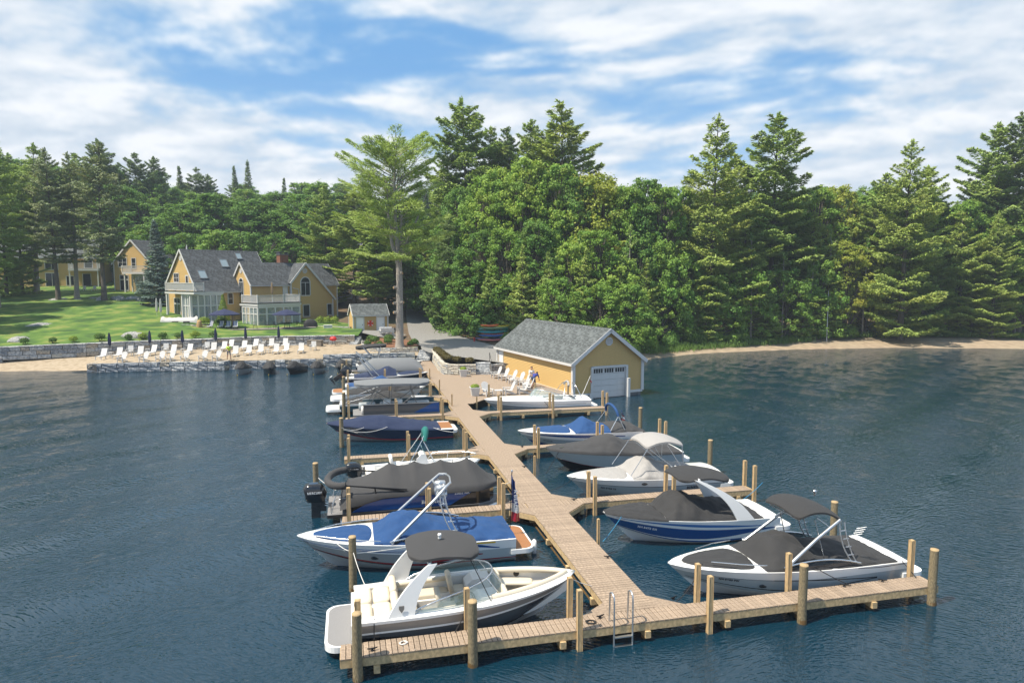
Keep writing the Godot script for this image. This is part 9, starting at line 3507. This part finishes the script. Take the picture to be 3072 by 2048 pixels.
func make_yard() -> void:
	# shrubs along the top of the retaining wall
	var k := 0
	for q in [[-60.5, -76.0, 0.45], [-55.6, -77.4, 0.6], [-53.2, -78.7, 0.55], [-51.4, -79.6, 0.6], [-49.0, -80.8, 0.8], [-46.4, -82.2, 0.6], [-45.0, -82.8, 0.7], [-43.0, -83.7, 0.7], [-41.4, -84.3, 0.6], [-39.6, -84.9, 0.75], [-37.6, -85.5, 0.7], [-35.4, -86.9, 0.6], [-33.0, -88.3, 0.7], [-30.8, -88.9, 0.6], [-28.6, -89.3, 0.65], [-26.2, -89.8, 0.55], [-23.8, -90.2, 0.6]]:
		bush("low green shrub on the lawn edge above the wall, number %s from the left" % (ORD[k] if k < 16 else "seventeenth"), Vector3(q[0], lawn_y(q[0], q[1]) + 0.02 if q[1] < -86.0 else 2.45, q[1]), q[2], q[2] * 1.5, M.shrub if k % 3 else M.shrub_lime, "shrubs along the retaining wall")
		k += 1
	# dark row on the planter wall by the platform
	for i in 9:
		var f := i / 8.0
		var p := Vector3(-8.5, 1.62, -77.0).lerp(Vector3(-6.3, 1.58, -68.4), minf(1.0, f * 1.25)) if f < 0.8 else Vector3(-6.3, 1.58, -68.4).lerp(Vector3(-4.2, 1.55, -67.2), (f - 0.8) / 0.2)
		bush("dark brownish shrub in the planter row by the platform, %s from the steps" % ORD[i], p, 0.62, 0.7, M.shrub_brown, "dark shrubs in the planter", 420)
	for q in [[-18.0, -84.6, 0.6], [-16.4, -84.3, 0.55], [-17.6, -87.2, 0.8], [-16.0, -88.2, 0.9], [-15.6, -85.6, 0.7], [-12.6, -84.2, 0.55], [-12.2, -85.6, 0.6], [-12.6, -87.4, 0.5], [-18.6, -89.4, 0.7]]:
		bush("small green shrub in the red mulch around the tall pine", Vector3(q[0], lerpf(1.5, 1.8, clampf((-q[1] - 82.0) / 10.0, 0.0, 1.0)), q[1]), q[2], q[2] * 1.3, M.shrub, "shrubs in the mulch bed")
	for i in 3:
		bush("bright lime hydrangea by the house end wall, %s from the left" % ORD[i], Vector3(-29.3 + i * 1.1, 2.9, -104.0), 0.85, 1.5, M.shrub_lime, "hydrangeas beside the house", 600)
	bush("clipped bright green cone shrub between the two house wings", Vector3(-41.6, 3.0, -98.2), 1.25, 4.6, M.shrub_lime, "", 1600, true, "cone_shrub")
	bush("round bright green shrub in front of the house porch", Vector3(-43.6, 3.4, -96.4), 1.0, 1.3, M.shrub_lime, "round shrubs at the porch", 600)
	bush("round green shrub at the foot of the cone shrub", Vector3(-41.0, 3.0, -96.2), 1.3, 1.8, M.shrub, "round shrubs at the porch", 800)
	# boulders
	boulder("big grey boulder lying in the middle of the lawn", Vector3(-63.0, 3.0, -90.6), Vector3(2.6, 0.95, 1.6), 3, "boulders on the lawn")
	boulder("flat grey boulder at the left edge of the lawn", Vector3(-58.2, 2.5, -80.2), Vector3(2.2, 0.6, 1.1), 4, "boulders on the lawn")
	boulder("low pale rock slab right of the big boulder", Vector3(-56.6, 2.65, -86.2), Vector3(1.8, 0.35, 0.8), 5, "boulders on the lawn")
	boulder("small rock nearly flush with the lawn", Vector3(-52.6, 2.55, -83.2), Vector3(1.0, 0.28, 0.5), 6, "boulders on the lawn")
	boulder("tan boulder half hidden by shrubs at the wall top", Vector3(-46.8, 2.55, -84.2), Vector3(1.9, 0.8, 0.9), 7, "boulders on the lawn")
	for i in 11:
		var x := -77.0 + i * 2.3
		boulder("ledge rock under the lawn pines, %s from the left" % ORD[i], Vector3(x, lawn_y(x, -116.5 - (i % 3)) + 0.1, -116.5 - (i % 3)), Vector3(rng.randf_range(0.9, 1.9), rng.randf_range(0.4, 0.9), rng.randf_range(0.6, 1.1)), 20 + i, "ledge rocks under the lawn pines")
	# terrace of the big house
	var s := st()
	plate(s, PackedVector2Array([Vector2(-53, -102), Vector2(-52, -98.0), Vector2(-48.5, -95.9), Vector2(-42, -93.8), Vector2(-38, -92.6), Vector2(-31.5, -94.6), Vector2(-28.0, -97.5), Vector2(-31, -104), Vector2(-44, -106)]), 2.2, 2.98)
	struct("terrace", s, M.paving)
	s = st()
	plate(s, PackedVector2Array([Vector2(-53, -102), Vector2(-52, -98.0), Vector2(-48.5, -95.9), Vector2(-44, -94.3), Vector2(-42.6, -96.5), Vector2(-44, -102)]), 2.3, 3.45)
	struct("upper_terrace", s, M.paving)
	var sofa := thing("covered_sofa", "long outdoor sofa under a draped off-white cover on the terrace", "sofa", Vector3(-47.4, 3.45, -97.1), 0.3)
	var rings := []
	for i in 21:
		var f := i / 20.0
		var r := PackedVector3Array()
		for q in [[-0.55, 0.0], [-0.52, 0.75], [-0.35, 0.92], [-0.1, 0.9], [0.05, 0.62], [0.42, 0.6], [0.52, 0.5], [0.58, 0.0]]:
			var arm := 0.2 if f < 0.08 or f > 0.92 else 0.0
			r.append(Vector3(lerpf(-2.4, 2.4, f), q[1] * (1.0 + 0.12 * gnoise.get_noise_2d(f * 300.0, q[0] * 90.0)) + (arm if q[1] > 0.3 else 0.0) - (0.15 if f < 0.02 or f > 0.98 else 0.0), q[0]))
		rings.append(r)
	s = st()
	soft(s)
	loft(s, rings, false, true, true)
	obj("cover", s, M.canvas_white, sofa)
	for i in 2:
		var fs := thing("wicker_stool", "dark wicker footstool before the covered sofa, %s one" % ["left", "right"][i], "stool", Vector3(-47.6 + i * 1.6, 3.45, -96.2), 0.3, "wicker stools on the terrace")
		s = st()
		cbox(s, Vector3(0, 0.26, 0), Vector3(0.8, 0.32, 0.5), 0.03)
		obj("seat", s, M.wicker, fs)
		s = st()
		for e in [[-1, -1], [1, -1], [-1, 1], [1, 1]]:
			box(s, Vector3(e[0] * 0.35, 0.05, e[1] * 0.2), Vector3(0.06, 0.1, 0.06))
		obj("feet", s, M.wicker, fs)
	closed_parasol("closed white parasol on the terrace, left of the pair by the spruce", M.canvas_white, Vector3(-52.4, 3.45, -100.6), 3.6, "closed white parasols on the terrace")
	closed_parasol("closed white parasol on the terrace, right of the pair by the spruce", M.canvas_white, Vector3(-51.2, 3.45, -99.4), 3.6, "closed white parasols on the terrace")
	closed_parasol("closed tan parasol on the balcony above the sunroom", M.canvas_tan, Vector3(-45.65, 0, -99.12) + Basis(Vector3.UP, 0.88) * Vector3(9.2, 6.35, 4.6), 3.0, "")
	open_parasol("open navy parasol between the two house wings", Vector3(-40.0, 2.98, -94.8), 2.1, 2.7)
	open_parasol("open navy parasol in front of the sunroom", Vector3(-31.6, 2.5, -95.6), 2.0, 3.1)
	# striped chairs and dining sets
	for i in 4:
		var cc := thing("striped_chair", "blue and white striped terrace chair, %s from the left" % ORD[i], "chair", Vector3(-41.6 + i * 1.05 + (0.4 if i > 0 else 0.0), 2.98, -93.9 + i * 0.1), -0.5 + i * 0.25, "striped chairs on the terrace")
		s = st()
		for j in 6:
			box(s, Vector3(-0.25 + j * 0.1, 0.72, -0.18), Vector3(0.098, 0.8, 0.05), Basis(Vector3.RIGHT, -0.35))
		var bk := obj("backrest", s, M.resin, cc)
		s = st()
		for j in 3:
			box(s, Vector3(-0.25 + j * 0.2, 0.725, -0.165), Vector3(0.09, 0.81, 0.05), Basis(Vector3.RIGHT, -0.35))
		obj("stripes", s, M.stripe_blue, bk)
		s = st()
		box(s, Vector3(0, 0.38, 0.1), Vector3(0.6, 0.1, 0.55))
		obj("seat", s, M.resin, cc)
		for e in [[-1, -1], [1, -1], [-1, 1], [1, 1]]:
			s = st()
			box(s, Vector3(e[0] * 0.28, 0.19, 0.1 + e[1] * 0.24), Vector3(0.05, 0.38, 0.05))
			obj("leg", s, M.wicker, cc)
	var pc: Node3D = null
	var nm := ["dark metal patio chair left of the sunroom parasol", "dark metal patio chair at the sunroom glass", "dark metal patio chair left side of the patio table", "dark metal patio chair right side of the patio table", "dark metal patio chair in front of the grill cover"]
	for i in 5:
		var p: Vector3 = [Vector3(-35.6, 2.98, -94.3), Vector3(-34.2, 2.98, -95.2), Vector3(-32.9, 2.98, -94.9), Vector3(-30.6, 2.98, -96.2), Vector3(-30.0, 2.98, -97.2)][i]
		if pc == null:
			pc = thing("patio_chair", nm[0], "chair", p, 0.4, "dark patio chairs by the sunroom")
			s = st()
			tube(s, [Vector3(-0.25, 0.45, -0.22), Vector3(-0.27, 0.95, -0.3), Vector3(0.27, 0.95, -0.3), Vector3(0.25, 0.45, -0.22)], 0.02, 5)
			for j in 4:
				tube(s, [Vector3(-0.15 + j * 0.1, 0.47, -0.22), Vector3(-0.15 + j * 0.1, 0.94, -0.3)], 0.012, 4)
			obj("backrest", s, M.wicker, pc)
			s = st()
			box(s, Vector3(0, 0.45, 0), Vector3(0.52, 0.05, 0.5))
			obj("seat", s, M.wicker, pc)
			for e in [[-1, -1], [1, -1], [-1, 1], [1, 1]]:
				s = st()
				tube(s, [Vector3(e[0] * 0.24, 0.45, e[1] * 0.23), Vector3(e[0] * 0.26, 0, e[1] * 0.26)], 0.018, 5)
				obj("leg", s, M.wicker, pc)
		else:
			dup(pc, nm[i], p, rng.randf() * 6.0)
	var tb := thing("patio_table", "round dark patio table under the sunroom parasol", "table", Vector3(-31.6, 2.98, -95.6))
	s = st()
	lathe(s, [[0.7, 0.72], [0.72, 0.74], [0.7, 0.76], [0.01, 0.76]], 18)
	obj("top", s, M.wicker, tb)
	for i in 4:
		s = st()
		var a := TAU * i / 4.0 + 0.4
		tube(s, [Vector3(cos(a) * 0.5, 0, sin(a) * 0.5), Vector3(cos(a) * 0.35, 0.72, sin(a) * 0.35)], 0.025, 5)
		obj("leg", s, M.wicker, tb)
	var gc := thing("covered_grill", "black covered grill at the right end of the patio", "grill", Vector3(-29.2, 2.9, -98.6), 0.5)
	s = st()
	var gr := []
	for q in [[0.0, 0.95], [0.55, 0.9], [1.0, 0.62], [1.12, 0.4], [1.15, 0.1]]:
		var r := PackedVector3Array()
		for j in 14:
			var a := -TAU * j / 14.0
			r.append(Vector3(signf(cos(a)) * pow(absf(cos(a)), 0.6) * q[1] * 1.1, q[0], signf(sin(a)) * pow(absf(sin(a)), 0.6) * q[1] * 0.55))
		gr.append(r)
	soft(s)
	loft(s, gr, true, true, true)
	obj("cover", s, M.canvas_black, gc)
	var bx2 := thing("cooler_box", "white cooler box in front of the low wall by the patio", "cooler", Vector3(-26.4, 2.6, -97.6), 0.3)
	s = st()
	cbox(s, Vector3(0, 0.3, 0), Vector3(1.2, 0.6, 0.6), 0.04)
	obj("body", s, M.resin, bx2)
	s = st()
	cbox(s, Vector3(0, 0.65, 0), Vector3(1.24, 0.1, 0.64), 0.03)
	obj("lid", s, M.resin, bx2)
	var cv := thing("carved_post", "carved wooden bear-like post standing on the terrace edge", "carving", Vector3(-42.9, 2.9, -93.4))
	s = st()
	lathe(s, [[0.36, 0.0], [0.34, 0.4], [0.4, 0.7], [0.3, 0.95], [0.3, 1.15], [0.2, 1.3], [0.02, 1.36]], 10)
	obj("trunk", s, M.cut_wood, cv)
	var cm := thing("covered_umbrella", "tall tan covered heater between the house wings", "patio heater", Vector3(-38.9, 2.98, -95.2))
	s = st()
	lathe(s, [[0.32, 0.0], [0.3, 0.8], [0.26, 1.6], [0.34, 1.9], [0.32, 2.2], [0.12, 2.35], [0.01, 2.36]], 10)
	obj("cover", s, M.canvas_tan, cm)
	# table set by the shed
	var ts := thing("dining_table", "grey wooden outdoor dining table beside the shed", "table", Vector3(-17.6, 1.98, -95.4), 0.3)
	s = st()
	for i in 6:
		box(s, Vector3(0, 0.72, -0.4 + i * 0.16), Vector3(2.0, 0.03, 0.145))
	obj("top", s, M.resin, ts)
	for e in [[-1, -1], [1, -1], [-1, 1], [1, 1]]:
		s = st()
		box(s, Vector3(e[0] * 0.85, 0.35, e[1] * 0.35), Vector3(0.09, 0.7, 0.09))
		obj("leg", s, M.resin, ts)
	var dc: Node3D = null
	for i in 6:
		var off := Vector3([-0.6, 0.0, 0.6, -0.6, 0.0, 0.6][i], 0, -0.85 if i < 3 else 0.85)
		var lb := "pale outdoor dining chair at the shed table, %s side, %s from the left" % ["far" if i < 3 else "near", ORD[i % 3]]
		var p := ts.position + Basis(Vector3.UP, 0.3) * off
		if dc == null:
			dc = armchair("dining_chair", lb, "dining chairs at the shed", "chair", true)
			dc.position = p
			dc.rotation.y = 0.3
		else:
			dup(dc, lb, p, 0.3 if i < 3 else 0.3 + PI)
	# cars
	car("silver estate car parked behind the house beside the shed roof", Vector3(-31.0, 5.75, -128.0), 0.15, M.car_silver)
	car("dark car parked behind the silver estate car", Vector3(-32.6, 6.3, -133.0), 0.15, M.car_dark)
	car("pale car parked in the shade left of the silver estate car", Vector3(-36.5, 5.9, -129.5), 0.15, M.car_silver)
	# chairs in front of the far house
	for i in 3:
		dup(dc, "white chair on the lawn before the far yellow house, %s from the left" % ORD[i], Vector3(-81.5 + i * 2.0, lawn_y(-80, -130.0) + 0.1, -130.0), rng.randf_range(-0.5, 0.5), "white chairs before the far house").set_meta("category", "chair")
	# right-hand shore
	var pl := thing("signal_pole", "thin grey pole with a small white box on the right-hand shore", "pole", Vector3(47.0, ground_y(47.0, -101.5), -101.5))
	s = st()
	tube(s, [Vector3(0, 0, 0), Vector3(0, 7.5, 0)], [0.09, 0.05], 7)
	obj("shaft", s, M.alu, pl)
	s = st()
	box(s, Vector3(0, 5.0, 0.1), Vector3(0.3, 0.4, 0.2))
	obj("box", s, M.gel_white, pl)
	reeds("shore_grass", "tall grass growing along the right-hand shore", [Vector3(17, 0, -87.5), Vector3(25, 0, -93.5), Vector3(34, 0, -98), Vector3(44, 0, -102)], 5200, 0.9, M.reed, "grass")
	reeds("undergrowth", "green undergrowth at the foot of the right-hand woods", [Vector3(44, 0, -104), Vector3(56, 0, -107), Vector3(68, 0, -107), Vector3(85, 0, -104)], 6000, 0.9, M.reed, "undergrowth")
	k = 0
	for q in [[14.5, -83.6, 1.5], [17.5, -88.0, 1.8], [21.0, -91.0, 1.6], [25.0, -94.2, 1.9], [29.0, -96.6, 1.6], [33.0, -98.2, 1.7], [37.5, -100.2, 1.4], [52.0, -104.4, 1.5], [62.0, -106.4, 1.6], [70.0, -106.0, 1.4], [10.0, -84.0, 1.7], [6.0, -83.0, 1.6]]:
		bush("leafy bush at the water's edge of the woods, %s along the right-hand shore" % ORD[k], Vector3(q[0], ground_y(q[0], q[1]) - 0.1, q[1]), q[2], q[2] * 1.5, [M.shrub, M.leaf_maple, M.leaf_deep][k % 3], "bushes along the right-hand shore", 1500)
		k += 1
	# shady saplings by the drive
	for i in 8:
		var f := i / 7.0
		var p := Vector3(-1.0, 0, -84.0).lerp(Vector3(-9.5, 0, -106.0), f) + Vector3(1.5, 0, 0)
		p.y = 1.6 + f * 0.5
		bush("low dark sapling at the shaded edge of the driveway, %s from the rack" % ORD[i], p, 0.9, 1.6, M.leaf_deep, "saplings beside the driveway", 500)
	stone_wall("garden_wall", "low pale stone wall beneath the hydrangeas beside the shed", [[-31.5, -100.2, 2.3, 3.0], [-27.0, -99.6, 2.3, 3.0], [-23.6, -99.2, 2.2, 2.9]], 0.45, 0.24, Vector2(0.4, 0.9), [M.fieldstone, M.fieldstone_grey])
	# mooring line ashore
